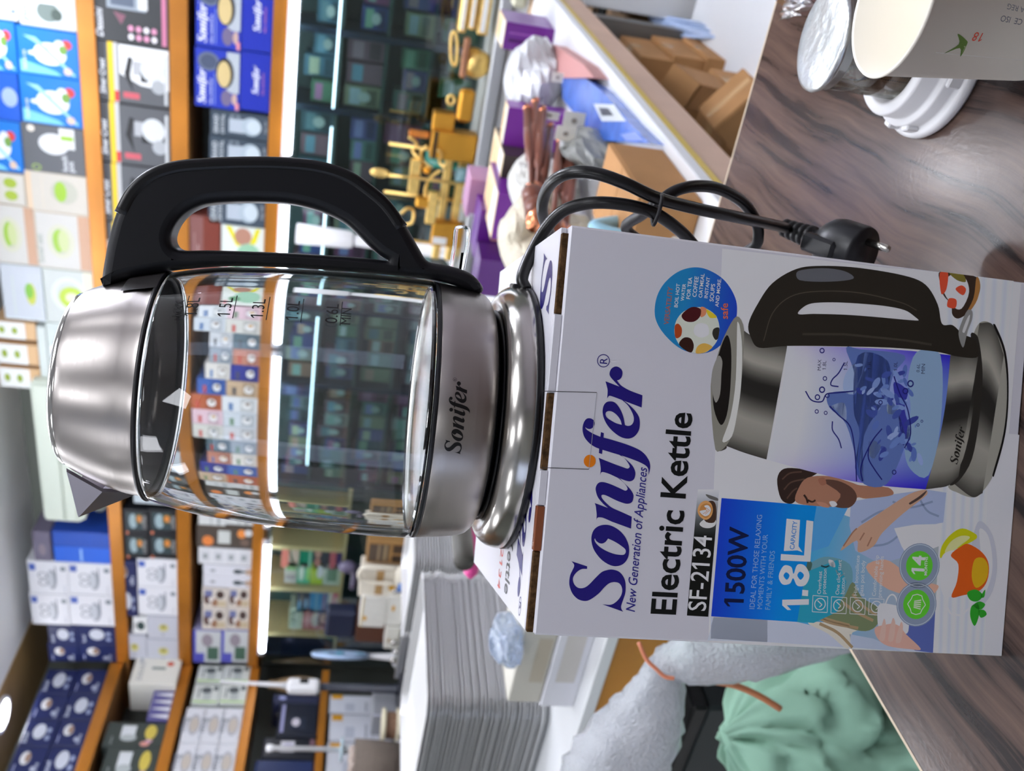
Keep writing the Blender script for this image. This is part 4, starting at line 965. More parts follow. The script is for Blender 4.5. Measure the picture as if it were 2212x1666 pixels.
def pot(bg, s=0):
    return [('r', .02, .02, .98, .98, bg), ('p', [(.03, .98), (.3, .98), (.12, .4), (.03, .3)], (120, 196, 240)), ('e', .48, .48, .24, .27, (232, 236, 240)), ('e', .6, .82 - .3, .05, .04, (190, 196, 200)), ('e', .46, .74, .05, .1, (226, 230, 236)),
            ('e', .72, .2, .1, .09, (200, 60, 60)), ('e', .68, .32, .12, .09, (220, 224, 228)), ('e', .6, .26, .1, .07, (110, 150, 70)), ('p', [(.05, .1), (.1, .08), (.8, .7), (.82, .9), (.7, .72)], (150, 206, 242)), ('t', 'kitchen set', .1, .88, .5, (236, 240, 244)), ('e', .15, .2, .08, .07, (214, 190, 170))]
carton('glossy white carton with a grey appliance photo, top shelf at the right photo edge', (-0.842,-0.706,2.125,2.296), (196, 200, 200), [('r', .02, .02, .98, .98, (206, 212, 212)), ('e', .4, .5, .25, .2, (110, 124, 120)), ('r', .6, .1, .95, .7, (246, 248, 250)), ('t', 'glass', .1, .86, .5, (90, 96, 100)), ('e', .35, .35, .15, .1, (70, 84, 78))])
carton('white carton above the glossy white carton, top row at the right edge', (-0.835,-0.731,2.297,2.439), (214, 218, 222), [('r', .02, .02, .98, .98, (200, 206, 212)), ('e', .5, .4, .3, .25, (232, 236, 238)), ('e', .3, .12, .06, .06, (90, 110, 160))], snap=False)
for lb, r in (('bright blue carton with a white pot, lower of two at the right of the top shelf', (-0.994,-0.833,2.124,2.219)), ):
    pass
carton('bright blue carton with a white pot picture, right one on the top shelf', (-1.003,-0.843,2.129,2.312), BLU, pot(BLU))
carton('bright blue carton with a white pot picture, left one beside the dark grey carton', (-1.177,-1.002,2.135,2.318), BLU, pot(BLU))
carton('bright blue pot carton lying in the upper row, right of the deep blue one', (-1.01,-0.836,2.313,2.47), BLU, pot(BLU), snap=False)
carton('deep blue carton with a pale jug picture in the upper row', (-1.182,-1.009,2.32,2.484), (16, 84, 190), [('r', .02, .02, .98, .98, (16, 84, 190)), ('e', .5, .2, .2, .16, (150, 170, 200)), ('p', [(.1, .5), (.9, .4), (.9, .46)], (90, 160, 220))], snap=False)
carton('bright blue pot carton in the upper row above the dark grey carton', (-1.372,-1.182,2.328,2.505), BLU, pot(BLU), snap=False)
carton('dark grey carton with a white lunch pot picture on the top shelf', (-1.357,-1.176,2.143,2.328), (92, 94, 98), [('r', .02, .02, .98, .98, (92, 94, 98)), ('e', .62, .5, .22, .24, (222, 224, 226)), ('r', .55, .16, .97, .4, (226, 228, 228)), ('r', .72, .18, .82, .38, (150, 190, 60)), ('t', 'lunch', .08, .3, .4, W), ('t', 'pot', .08, .2, .3, W), ('e', .9, .84, .07, .06, (230, 220, 206)), ('o', .1, .8, .07, .07, (170, 200, 90))])
BG = (206, 194, 176)
def bowl(k):
    b = [('r', .02, .02, .98, .98, (206, 204, 198)), ('r', .02, .02, .98, .22, (196, 156, 128)), ('e', .52, .56, .26, .22, (190, 192, 176)), ('e', .52, .6, .22, .1, (150, 190, 60)), ('e', .52, .5, .2, .1, (196, 206, 150)), ('o', .5, .55, .3, .25, (206, 206, 184)), ('t', 'bowl set', .1, .88, .6, (150, 160, 150))]
    return b[:2] + ([('r', .02, .84, .98, .98, (222, 184, 154))] if k else []) + b[2:]
gb = 'beige food container cartons'
carton('beige carton with two small green leaf pictures, right end of the container stack', (-1.511,-1.354,2.132,2.332), BG, [('r', .02, .02, .98, .98, (206, 200, 188)), ('r', .02, .9, .98, .98, (222, 196, 166)), ('e', .55, .38, .3, .22, (188, 188, 172)), ('e', .55, .44, .26, .1, (150, 190, 50)), ('r', .1, .72, .9, .74, (214, 204, 186))], group=gb)
carton('beige carton with two leaf cups in the upper row next to the dark grey carton', (-1.499,-1.376,2.332,2.498), BG, [('r', .02, .02, .98, .98, (208, 204, 194)), ('e', .3, .3, .16, .14, (160, 180, 60)), ('e', .7, .3, .16, .14, (160, 180, 60))], snap=False, group=gb)
carton('beige carton with a green bowl, second from the right in the lower row', (-1.744,-1.508,2.13,2.311), BG, bowl(0), group=gb)
carton('beige carton with a green bowl, second from the right in the upper row', (-1.742,-1.498,2.309,2.476), BG, bowl(0), snap=False, group=gb)
carton('white carton with a lime kiwi picture, above the kettle lid', (-1.985,-1.743,2.137,2.3), (196, 204, 196), [('r', .02, .02, .98, .98, (198, 204, 200)), ('r', .02, .02, .98, .2, (232, 222, 196)), ('e', .5, .45, .2, .26, (176, 200, 60)), ('e', .5, .45, .09, .13, (222, 222, 190)), ('o', .55, .5, .32, .36, (214, 222, 206))], group=gb)
carton('white carton with a small yellow green salad picture and a dark edge', (-1.987,-1.743,2.302,2.455), (210, 218, 222), [('r', .05, .05, .98, .98, (196, 202, 210)), ('e', .5, .3, .2, .12, (190, 196, 80)), ('e', .55, .34, .14, .1, (120, 180, 60)), ('r', .1, .7, .8, .74, (200, 210, 206))], snap=False, group=gb)
carton('pale white carton half hidden behind the kettle lid', (-2.204,-1.986,2.15,2.307), (222, 230, 228), [('r', .02, .02, .98, .98, (200, 210, 206)), ('r', .3, .75, .5, .95, (246, 250, 250))], group=gb)
for i, (y0, y1, lb) in enumerate(((697, 735, 'first'), (745, 789, 'second'), (797, 840, 'third'))):
    carton('small flat white and tan carton with leaf prints, %s from the right' % lb, (-0.762,-0.761,2.218,2.334)[:0] or (((-2.079,2.3962)[0], (-1.9975,2.389)[0], 0, 0), ((-2.197,2.3979)[0], (-2.0998,2.3894)[0], 0, 0), ((-2.3119,2.399)[0], (-2.214,2.3905)[0], 0, 0))[i][:2] + (2.345, 2.505), (214, 176, 132), [('r', .02, .25, .98, .98, (236, 238, 236)), ('e', .5, .8, .2, .07, (150, 170, 60)), ('e', .5, .5, .2, .07, (150, 170, 60))], snap=False, group='small flat cartons in the upper row')
carton('pale grey carrier carton under the small flat cartons', ((-2.3165,2.3994)[0], (-2.0061,2.3725)[0], 2.308, 2.344), (196, 204, 200), [('r', .02, .05, .98, .95, (206, 214, 210))], snap=False)
# middle shelf
DK = (64, 64, 68)
carton('dark grey carton with pink icons and cream mixer photo, right end of middle shelf', (-0.853,-0.649,1.813,2.067), (58, 60, 62), [('r', .02, .02, .98, .98, (58, 60, 62)), ('t', 'Dessini', .06, .86, .5, W, 1.1, .25), ('r', .55, .3, .98, .8, (150, 160, 170)), ('r', .58, .28, .8, .4, (226, 226, 224)), ('r', .6, .45, .9, .75, (90, 100, 116)), ('r', .04, .04, .9, .1, (196, 120, 150))] + [('e', .12 + .14 * (k % 2), .2 + .1 * (k // 2), .05, .035, (220, 150, 180) if k % 3 else (240, 236, 240)) for k in range(8)] + [('p', [(.3, .62), (.5, .72), (.46, .56)], (130, 86, 100))])
def crest(k):
    b = [('r', .02, .02, .98, .98, (90, 92, 96)), ('r', .02, .86, .98, .98, (56, 56, 60)), ('r', 0, .76, 1, .83, (232, 196, 40)), ('r', 0, .7, 1, .755, (196, 196, 196)), ('t', 'Silver Crest', .12, .875, .7, W, 1.1, .2), ('r', .02, .7, .2, .755, (206, 60, 60)), ('r', .1, .42, .2, .64, (196, 90, 100)), ('r', .5, .2, .74, .5, (176, 178, 182)), ('r', .4, .3, .6, .4, (40, 40, 42)), ('e', .62, .24, .2, .16, (210, 214, 216)), ('e', .35, .16, .12, .1, (170, 174, 178)), ('p', [(.2, .5), (.5, .62), (.8, .56), (.78, .5), (.5, .54)], (44, 44, 46)), ('r', .06, .04, .9, .08, (200, 204, 206))]
    if k: b.insert(2, ('p', [(.3, .02), (.98, .02), (.98, .68), (.5, .68), (.34, .4)], (238, 240, 240)))  # pale polygon paints lamp glare onto the print
    return b
carton('dark mixer carton with yellow stripe and painted white glare, first from the right', (-1.061,-0.852,1.816,2.063), DK, crest(1), group='dark mixer cartons on the middle shelf')
carton('dark mixer carton with yellow stripe, second from the right', (-1.285,-1.061,1.819,2.067), DK, crest(0), group='dark mixer cartons on the middle shelf')
carton('dark mixer carton with yellow stripe, partly behind the top of the kettle handle', (-1.518,-1.285,1.822,2.07), DK, crest(0), group='dark mixer cartons on the middle shelf')
carton('dark mixer carton with yellow stripe, furthest left, mostly behind the kettle handle', (-1.77,-1.518,1.826,2.079), DK, crest(0), group='dark mixer cartons on the middle shelf')
# lowest shelf, right part
SB = (34, 54, 168)
def grill():
    return [('r', .02, .02, .98, .98, SB), ('r', .3, .02, .98, .3, (176, 184, 192)), ('l', .06, .76, .58, W), ('t', 'GRILL SANDWICH', .06, .62, .5, (206, 214, 240)), ('r', .06, .55, .6, .57, (130, 150, 220)), ('e', .78, .7, .16, .24, (96, 106, 128)), ('e', .78, .7, .12, .18, (70, 80, 102)), ('e', .62, .34, .26, .2, (36, 36, 40)), ('e', .6, .36, .22, .15, (206, 184, 130)), ('e', .2, .3, .14, .12, (110, 100, 130)), ('e', .2, .12, .1, .06, (190, 160, 150)), ('r', .02, .02, .14, .1, (214, 140, 150))]
def plain(): return [('r', .02, .03, .98, .97, (30, 46, 160)), ('l', .3, .4, .72, W), ('t', 'GRILL SANDWICH', .3, .22, .68, (190, 120, 160))]
zs = 1.575
a0, a1, z0, z1 = (-0.823,-0.602,1.563,1.728); carton('blue carton with a round grill pan picture, upper right pair on the lowest shelf', (a0, a1, zs, z1), SB, grill(), snap=False)
a0, a1, z0, z1 = (-0.815,-0.588,1.467,1.561); carton('plain blue carton with white lettering under the right grill carton', (a0, a1, z0, zs), SB, plain())
a0, a1, z0, z1 = (-1.034,-0.824,1.559,1.731); carton('blue carton with a round grill pan picture, next to the dark jug cartons', (a0, a1, zs, z1), SB, grill(), snap=False)
a0, a1, z0, z1 = (-1.026,-0.816,1.461,1.559); carton('plain blue carton with white lettering beside the dark jug cartons', (a0, a1, z0, zs), SB, plain())
JG = (62, 74, 86)
def jug(): return [('r', .02, .02, .98, .98, JG), ('t', 'GRAND', .08, .86, .8, (206, 212, 216), 1.2), ('t', 'CRYSTAL', .08, .76, .86, (206, 212, 216), .9), ('r', .2, .42, .74, .68, (176, 186, 196)), ('e', .5, .3, .36, .17, (170, 184, 194)), ('e', .5, .26, .28, .12, (196, 208, 214)), ('r', .72, .5, .9, .66, (120, 130, 140)), ('r', .76, .54, .86, .62, JG), ('t', 'jug set', .3, .04, .8, (150, 156, 164))]
for (r, lb) in (((-1.131,-1.035,1.463,1.678), 'right end of the jug row'), ((-1.24,-1.131,1.462,1.681), 'second from the right in the jug row'), ((-1.355,-1.24,1.46,1.682), 'third in the row, behind the handle'), ((-1.477,-1.355,1.457,1.683), 'seen through the top of the handle opening')):
    carton('dark slate carton with a white glass jug, ' + lb, r, JG, jug(), group='dark jug cartons on the lowest shelf')
carton('glossy maroon carton in clear wrap seen through the handle opening', (-1.696,-1.45,1.635,1.753), (112, 58, 50), [('r', .02, .02, .98, .55, (116, 52, 40)), ('r', .02, .55, .98, .98, (128, 84, 80)), ('r', .1, .7, .5, .73, (190, 160, 160)), ('r', .2, .82, .7, .84, (170, 140, 140))])
carton('white carton with a green casserole and yellow ribbon stripes seen through the handle opening', (-1.693,-1.474,1.454,1.633), (222, 228, 220), [('r', .02, .02, .98, .98, (222, 228, 220)), ('p', [(.98, .9), (.98, .78), (.6, .55), (.62, .66)], (224, 214, 20)), ('p', [(.98, .1), (.98, .2), (.62, .36), (.7, .2)], (224, 214, 20)), ('e', .8, .5, .17, .2, (176, 130, 110)), ('e', .4, .36, .28, .3, (150, 196, 164)), ('e', .28, .66, .12, .14, (84, 140, 96)), ('r', .04, .84, .2, .95, (220, 130, 140))])
a0, a1 = (-2.9219,1.5271)[0], (-1.7054,1.5551)[0]
CG = ((226, 196, 206), (206, 210, 214), (190, 130, 110), (60, 96, 170), (222, 226, 228), (214, 214, 206), (150, 160, 170), (44, 52, 140), (180, 96, 60), (206, 214, 220), (90, 110, 120), (226, 222, 214), (196, 170, 140))
CN = ('pink', 'pale grey', 'terracotta', 'mid blue', 'white', 'ivory', 'steel grey', 'deep blue', 'rust', 'silver', 'slate', 'off white', 'sand')
rk = random.Random(5); xk = a1
for i in range(13):
    ww = (a1 - a0) / 13; h1 = rk.uniform(.10, .15)
    for j in (0, 1):
        c = CG[(i * 5 + j * 4) % 13]
        carton('%s carton through the kettle glass, lowest shelf, %s row, column %s from right' % (CN[(i * 5 + j * 4) % 13], ('bottom', 'top')[j], ('one', 'two', 'three', 'four', 'five', 'six', 'seven', 'eight', 'nine', 'ten', 'eleven', 'twelve', 'thirteen')[i]), (a1 - ww * (i + 1), a1 - ww * i, 1.469 + h1 * j, 1.469 + h1 * (1 + j) * (1 if not j else .97)), c,
               [('r', .08, .1, .92, .5, tuple(int(v * .85) for v in c)), ('r', .1, .7, .6, .8, rk.choice([(60, 110, 170), (190, 80, 70), (90, 130, 90), (80, 80, 86)])), ('e', .5, .32, .26, .14, (230, 230, 228)), ('e', .6, .3, .1, .06, rk.choice([(120, 90, 70), (70, 80, 100), (200, 150, 60)]))], snap=j == 0)
for i, c in enumerate(((190, 194, 200), (44, 44, 50), (200, 170, 120), (70, 74, 80), (180, 190, 196))):
    a0, a1 = (-2.8871,1.9171)[0], (-1.819,1.8922)[0]; ww = (a1 - a0) / 5
    carton('%s carton on the middle shelf hidden behind the steel lid' % ('light grey', 'black', 'tan', 'slate', 'silver')[i], (a1 - ww * (i + 1), a1 - ww * i, 1.813, 2.0 - .02 * (i % 2)), c, [('e', .5, .5, .3, .2, (220, 220, 224))])
# left part of the back wall
def pan4(): return [('r', .02, .02, .98, .98, (226, 227, 232)), ('r', .72, .8, .92, .96, (70, 96, 176)), ('e', .46, .42, .3, .12, (150, 154, 164)), ('e', .46, .45, .26, .08, (196, 200, 206)), ('o', .36, .64, .1, .12, (120, 126, 136)), ('o', .58, .64, .1, .12, (120, 126, 136)), ('r', .4, .3, .86, .33, (110, 116, 128)), ('e', .8, .12, .07, .07, (120, 130, 140)), ('t', 'cookware', .05, .1, .3, (170, 174, 184))]
gw = 'white cookware cartons on the top shelf'
for r, lb, sn in (((-3.484,-3.271,2.31,2.49), 'upper right', 0), ((-3.474,-3.27,2.135,2.311), 'lower right', 1), ((-3.69,-3.483,2.32,2.497), 'upper left', 0), ((-3.685,-3.474,2.141,2.32), 'lower left', 1)):
    carton('white carton with a pan drawing and blue tag, %s of the block of four' % lb, r, (224, 225, 230), pan4(), snap=bool(sn), group=gw)
carton('royal blue carton with a shiny speckled front, nearer the white cartons', (-3.27,-3.171,2.147,2.366), (40, 96, 206), [('r', .03, .03, .97, .97, (40, 100, 212)), ('r', .1, .5, .9, .54, (150, 190, 240))], group='royal blue cartons')
carton('royal blue carton with a darker front beside the wall unit', (-3.172,-3.081,2.144,2.367), (36, 74, 170), [('r', .03, .03, .97, .97, (36, 80, 176))], group='royal blue cartons')
carton('dull mauve carton lying on the royal blue cartons', ((-3.2721,2.4014)[0], (-3.0921,2.3875)[0], (-3.175,2.3698)[1] + .004, (-3.21,2.4528)[1]), (110, 104, 124), [('e', .4, .5, .2, .2, (140, 130, 140))], snap=False)
NV = (32, 40, 84)
def navy(k): return [('r', .02, .02, .98, .98, NV), ('e', .6, .62, .22, .16, (214, 214, 216)), ('e', .62, .55, .16, .08, (150, 120, 100)), ('t', 'home', .08, .16, .45, (190, 196, 214)), ('e', .25, .3, .09, .07, (170, 176, 196)), ('r', .1, .84, .4, .88, (150, 156, 190))] if k % 2 else [('r', .02, .02, .98, .98, NV), ('e', .55, .5, .3, .2, (196, 200, 210)), ('e', .3, .2, .1, .07, (150, 160, 190)), ('e', .6, .2, .1, .07, (150, 160, 190)), ('t', 'bowl', .1, .8, .5, (200, 206, 222))]
k = 0
for (x0, x1, lb) in ((104, 170, 'upper'), (170, 233, 'lower')):
    for (y0, y1, l2) in ((1352, 1392, 'next to the white cookware cartons'), (1392, 1432, 'in the corner of the walls')):
        k += 1
r4 = ((-3.823,-3.695,2.293,2.431), (-3.95,-3.822,2.296,2.441), (-3.814,-3.687,2.149,2.293), (-3.942,-3.814,2.15,2.296))
for i, (r, lb) in enumerate(zip(r4, ('upper one next to the white cookware block', 'upper one in the wall corner', 'lower one next to the white cookware block', 'lower one in the wall corner'))):
    carton('navy bowl carton on the top back shelf, ' + lb, r, NV, navy(i), snap=i > 1, group='navy cartons on the back wall')
BK = (30, 32, 36)
def spice(): return [('r', .02, .02, .98, .98, BK), ('r', .2, .2, .9, .86, (50, 66, 70)), ('e', .55, .6, .3, .16, (150, 170, 176)), ('r', .45, .22, .85, .5, (80, 84, 60)), ('e', .66, .34, .14, .1, (206, 130, 60)), ('e', .06, .86, .07, .06, (190, 110, 80)), ('t', 'coffee', .25, .06, .8, (150, 150, 150))]
gk = 'black coffee cartons on the middle shelf'
for r, lb, sn in (((-3.074,-2.926,1.942,2.05), 'upper right', 0), ((-3.065,-2.917,1.831,1.942), 'lower right', 1), ((-3.224,-3.074,1.944,2.051), 'upper left', 0), ((-3.215,-3.065,1.829,1.944), 'lower left', 1)):
    carton('black carton with a glass pot picture, %s of the block of four' % lb, r, BK, spice(), snap=bool(sn), group=gk)
carton('white carton with a pan drawing on the middle shelf beside the black coffee cartons', (-3.403,-3.22,1.825,1.999), (224, 225, 230), pan4(), group='white pan cartons on the middle shelf')
carton('white carton with a pan drawing on the middle shelf beside the grey cartons', (-3.593,-3.402,1.825,2.001), (224, 225, 230), pan4(), group='white pan cartons on the middle shelf')
carton('navy carton with a pale bowl standing on the right white pan carton', (-3.412,-3.244,1.999,2.092), NV, navy(1), snap=False)
carton('navy carton with a pale bowl standing on the left white pan carton', (-3.609,-3.415,2.003,2.097), NV, navy(0), snap=False)
GR = (186, 188, 198)
def egg(): return [('r', .03, .03, .97, .97, (192, 194, 204)), ('e', .5, .48, .16, .16, (196, 190, 120)), ('e', .54, .48, .08, .08, (150, 140, 70)), ('e', .2, .5, .06, .06, (170, 170, 176))]
carton('light grey carton with a small yellow mark, lower right of four on the middle shelf', (-3.758,-3.595,1.827,1.962), GR, egg(), group='light grey cartons')
carton('light grey carton with a small yellow mark, lower left of four on the middle shelf', (-3.931,-3.758,1.831,1.969), GR, egg(), group='light grey cartons')
a0, a1, z0, z1 = (-3.91,-3.736,1.968,2.09); carton('light grey carton with a small yellow mark, on top of the lower left one', (a0, a1, z0, z1), GR, egg(), snap=False, group='light grey cartons')
carton('small white carton with a dark green disc, on the light grey cartons', (-3.728,-3.611,1.962,2.03), (228, 230, 230), [('e', .5, .45, .26, .28, (54, 70, 70)), ('r', .3, .8, .7, .88, (120, 120, 120))], snap=False)
# lowest shelf, left part
for i, (y0, y1) in enumerate(((1108, 1124), (1122, 1137))):
    pass
for i, r in enumerate(((-2.992,-2.925,1.595,1.718), (-2.981,-2.914,1.468,1.595))):
    carton('white carton with grey stripes under the kettle glass edge, %s one' % ('upper', 'lower')[i], r, (206, 208, 206), [('r', .1, .2, .9, .3, (150, 156, 156)), ('r', .1, .5, .9, .56, (170, 176, 176))], snap=i == 1)
carton('dark carton with orange and white cup pictures on the lowest shelf', (-3.125,-2.99,1.465,1.726), (74, 66, 60), [('r', .02, .02, .98, .98, (80, 72, 66)), ('e', .3, .8, .24, .1, (220, 130, 70)), ('r', .2, .4, .8, .62, (200, 204, 200)), ('e', .7, .2, .2, .08, (226, 140, 70)), ('e', .75, .08, .16, .07, (210, 212, 212)), ('e', .3, .14, .16, .08, (120, 100, 90))])
carton('flat white carton with a row of four small grey pictures', (-3.233,-3.13,1.461,1.718), (222, 223, 226), [('r', .03, .03, .97, .97, (222, 223, 226))] + [('r', .15, .06 + .24 * k, .85, .24 + .24 * k, (206, 208, 212)) for k in range(4)] + [('e', .5, .15 + .24 * k, .16, .04, (140, 146, 150)) for k in range(4)])
def grind(): return [('r', .02, .02, .98, .98, (218, 219, 226)), ('e', .5, .28, .22, .1, (60, 70, 76)), ('r', .4, .06, .6, .3, (70, 80, 84)), ('e', .5, .06, .3, .06, (186, 160, 140)), ('e', .5, .8, .12, .06, (150, 154, 160))]
carton('white carton with a dark grinder picture, right one of two', (-3.308,-3.236,1.46,1.696), (218, 219, 226), grind(), group='white grinder cartons')
carton('white carton with a dark grinder picture, left one of two', (-3.382,-3.308,1.458,1.696), (218, 219, 226), grind(), group='white grinder cartons')
def cafe(): return [('r', .02, .02, .98, .98, (214, 206, 196)), ('e', .5, .8, .3, .14, (90, 66, 60)), ('e', .3, .5, .2, .14, (150, 110, 84)), ('e', .7, .3, .2, .16, (70, 54, 50)), ('r', .1, .06, .4, .4, (196, 180, 150)), ('e', .45, .65, .1, .1, (230, 226, 222)), ('r', .6, .6, .9, .9, (110, 116, 160))]
carton('cream and brown coffee photo carton, upper right of four', (-3.527,-3.389,1.577,1.7), (206, 198, 190), cafe(), snap=False, group='coffee photo cartons')
carton('cream and brown coffee photo carton, lower right of four on the lowest shelf', (-3.519,-3.381,1.457,1.577), (206, 198, 190), cafe(), group='coffee photo cartons')
carton('cream and brown coffee photo carton, upper left of four on the lowest shelf', (-3.676,-3.527,1.579,1.7), (206, 198, 190), cafe(), snap=False, group='coffee photo cartons')
carton('cream and brown coffee photo carton, lower left of four on the lowest shelf', (-3.669,-3.519,1.455,1.579), (206, 198, 190), cafe(), group='coffee photo cartons')
def purp(): return [('r', .02, .02, .98, .98, (200, 204, 206)), ('r', 0, .6, .3, 1, (84, 84, 180)), ('r', .1, .1, .5, .5, (70, 100, 84)), ('e', .7, .5, .2, .2, (150, 140, 150)), ('r', 0, .9, 1, 1, (90, 90, 186))]
carton('white carton with purple striped edge, upper one next to the wall corner', (-3.918,-3.682,1.604,1.743), (150, 150, 190), purp(), snap=False)
carton('white carton with purple striped edge, lower one next to the wall corner', (-3.91,-3.673,1.459,1.604), (150, 150, 190), purp())

# ------------------------------------------------------------------ left wall cartons
LK = {'side': 'L', 'depth': .22}
k = 0
gl_ = 'navy bowl cartons on the top left shelf'
for (r, lb) in (((3.239,3.392,2.259,2.391), 'upper row, nearest the corner'), ((3.088,3.238,2.251,2.387), 'upper row, second from the corner'), ((2.944,3.086,2.247,2.391), 'upper row, third from the corner'), ((2.78,2.943,2.243,2.394), 'upper row, at the photo edge')):
    a0, a1, z0, z1 = r; carton('navy bowl carton on the top left shelf, ' + lb, (a0, a1, 2.285, 2.425), NV, navy(k), snap=False, group=gl_, **LK); k += 1
for (r, lb) in (((3.244,3.399,2.126,2.259), 'lower row, nearest the corner'), ((3.092,3.243,2.13,2.251), 'lower row, second from the corner'), ((2.947,3.09,2.134,2.247), 'lower row, third from the corner'), ((2.782,2.946,2.137,2.243), 'lower row, at the photo edge')):
    a0, a1, z0, z1 = r; carton('navy bowl carton on the top left shelf, ' + lb, (a0, a1, 2.143, 2.284), NV, navy(k + 1), group=gl_, **LK); k += 1
a0, a1, z0, z1 = (3.221,3.452,1.825,2.058)
lo = carton('row of purple and white striped cartons seen end on under the leaning cream carton', (a0 - .12, a0 + .06, 1.797, 1.90), (92, 88, 140), [('p', [(.05 + .24 * i, .05), (.2 + .24 * i, .05), (.14 + .24 * i, .95)], (220, 220, 228)) for i in range(4)], **LK)
carton('cream carton with grey lettering and a red spot on the middle left shelf', (a0 + .062, a1 + .02, 1.797, 2.02), (224, 222, 212), [('r', .02, .02, .98, .98, (226, 224, 214)), ('t', 'SOKANY', .12, .76, .8, (150, 154, 156), 1.1), ('r', .5, .3, .58, .6, (110, 124, 120)), ('e', .7, .22, .08, .08, (196, 90, 70)), ('r', .7, .84, .95, .9, (170, 174, 180))], side='L', depth=.2, front=-3.9)
def kset(): return [('r', .02, .02, .98, .98, (58, 66, 62)), ('r', .4, .5, .86, .74, (206, 210, 212)), ('e', .36, .6, .14, .14, (170, 176, 176)), ('e', .6, .24, .3, .1, (196, 176, 80)), ('e', .12, .3, .1, .08, (200, 140, 130)), ('e', .24, .24, .07, .06, (190, 150, 170)), ('t', 'steam pot', .08, .86, .4, (180, 186, 186))]
a0, a1, z0, z1 = (2.948,3.087,1.813,2.095); carton('dark green carton with a steel pot picture on the middle left shelf, nearer the corner', (a0, a1, 1.797, z1 - .03), (52, 60, 58), kset(), group='dark green pot cartons', **LK)
a0, a1, z0, z1 = (2.763,2.948,1.8,2.077); carton('dark green carton with a steel pot picture, middle left shelf, at the photo edge', (a0, a1, 1.797, z1 - .04), (52, 60, 58), kset(), group='dark green pot cartons', **LK)
def green(): return [('r', .02, .02, .98, .98, (206, 210, 204)), ('r', .1, .04, .16, .96, (150, 200, 60)), ('r', .2, .3, .6, .6, (176, 182, 180)), ('e', .7, .5, .16, .2, (84, 90, 92)), ('r', .3, .74, .8, .8, (120, 126, 126)), ('r', .7, .08, .9, .24, (70, 76, 78))]
for i, (r, lb) in enumerate((((3.334,3.45,1.612,1.753), 'upper one nearest the corner'), ((3.202,3.327,1.61,1.747), 'upper one further from the corner'))):
    a0, a1, z0, z1 = r; carton('white carton with lime stripes on the third left shelf, ' + lb, (a0, a1, 1.583, 1.712), (198, 204, 198), green(), snap=False, group='white and lime cartons', **LK)
for i, (r, lb) in enumerate((((3.34,3.458,1.451,1.607), 'lower one nearest the corner'), ((3.207,3.334,1.448,1.61), 'lower one further from the corner'))):
    a0, a1, z0, z1 = r; carton('white carton with lime stripes on the third left shelf, ' + lb, (a0, a1, 1.45, 1.582), (198, 204, 198), green(), group='white and lime cartons', **LK)
def cup3(): return [('r', .03, .03, .97, .97, (214, 215, 220)), ('o', .5, .45, .3, .3, (170, 170, 176)), ('e', .5, .45, .2, .22, (190, 180, 168)), ('t', 'mug', .3, .84, .7, (110, 114, 124)), ('r', .1, .06, .9, .1, (160, 164, 172))]
yy = [(2.9771,1.6103)[0], (3.0821,1.628)[0], (3.1858,1.6455)[0]]
yb = (2.7686,1.5955)[0]
for j in range(3):
    z0 = 1.45 + j * .091
    for i, (a, b, l2) in enumerate(((yy[0], yy[2], 'nearer the corner'), (yb, yy[0], 'at the photo edge'))):
        carton('pale grey carton with a ringed mug drawing, %s row, %s' % (('bottom', 'middle', 'top')[j], l2), (a, b, z0, z0 + .0905), (212, 213, 218), cup3(), snap=False, group='pale grey mug cartons', **LK)

# ------------------------------------------------------------------ air conditioner
ac = empty('air_conditioner', 'pale grey green wall air conditioner above the top shelf beside the kettle spout', 'air conditioner', (-2.985, 3.40, 2.2))
M_ac = mat('air conditioner plastic', (206, 214, 200), .45)
mb = MB(); mb.prism([(0, .03), (.02, .0), (.72, .0), (.74, .03), (.74, .165), (.72, .175), (.02, .175), (0, .165)], .012, .2); mb.obj('casing', M_ac, ac)
MB().box(.012, .728, 0, .012, .085, .168, .004).obj('front_panel', M_ac, ac)
MB().box(.012, .728, .002, .012, .032, .082, .003).obj('lower_panel', M_ac, ac)
MB().box(.04, .70, .004, .014, .008, .028, .002).obj('louvre', mat('louvre grey', (176, 184, 174), .4), ac)
mb = MB(); mb.tube(spl3([(.02, .12, .01), (.0, .11, -.02), (.012, .1, -.05), (.05, .1, -.07)], 6), .012, 10); mb.obj('drain_hose', mat('hose grey', (110, 116, 112), .5), ac)

# ------------------------------------------------------------------ counter under the back shelves, showcase standing in for the mirror
M_cab = mat('white cabinet laminate', (226, 228, 230), .4)
cb = empty('back_counter', 'long white counter running along the back wall below the showcase', 'counter', (0, 3.14, 0))
MB().box(-3.6, 1.6, .03, .62, .06, .70).obj('carcass', M_cab, cb)
MB().box(-3.62, 1.6, 0, .62, .70, .733, .003).obj('top', mat('counter top grey', (170, 172, 166), .4), cb)
MB().box(-3.62, 1.6, -.012, 0, .698, .737, .003).obj('front_rail', mat('aluminium rail', (206, 208, 212), .3, .7), cb)
for k in range(6):
    x = -3.55 + k * .78
    d_ = MB().box(x, x + .77, .012, .03, .07, .69, .003).obj('door', M_cab, cb)
    MB().box(x + .3, x + .47, .002, .012, .63, .645, .003).obj('handle', M_steel, d_)
sc = empty('mirror_showcase', 'dark glass fronted showcase standing in for a mirror between counter and lowest back shelf', 'showcase', (0, 3.45, .737))  # case and its goods are built in place of a mirror's reflection
M_teal = mat('dark teal backing', (70, 98, 98), .5)
MB().box(-3.9, .7, .29, .3, 0, .66).obj('back_panel', M_teal, sc)
XS = [-3.9, -2.88, -2.2, -1.72, -1.30, -1.0, -.72, -.42, -.1, .3]
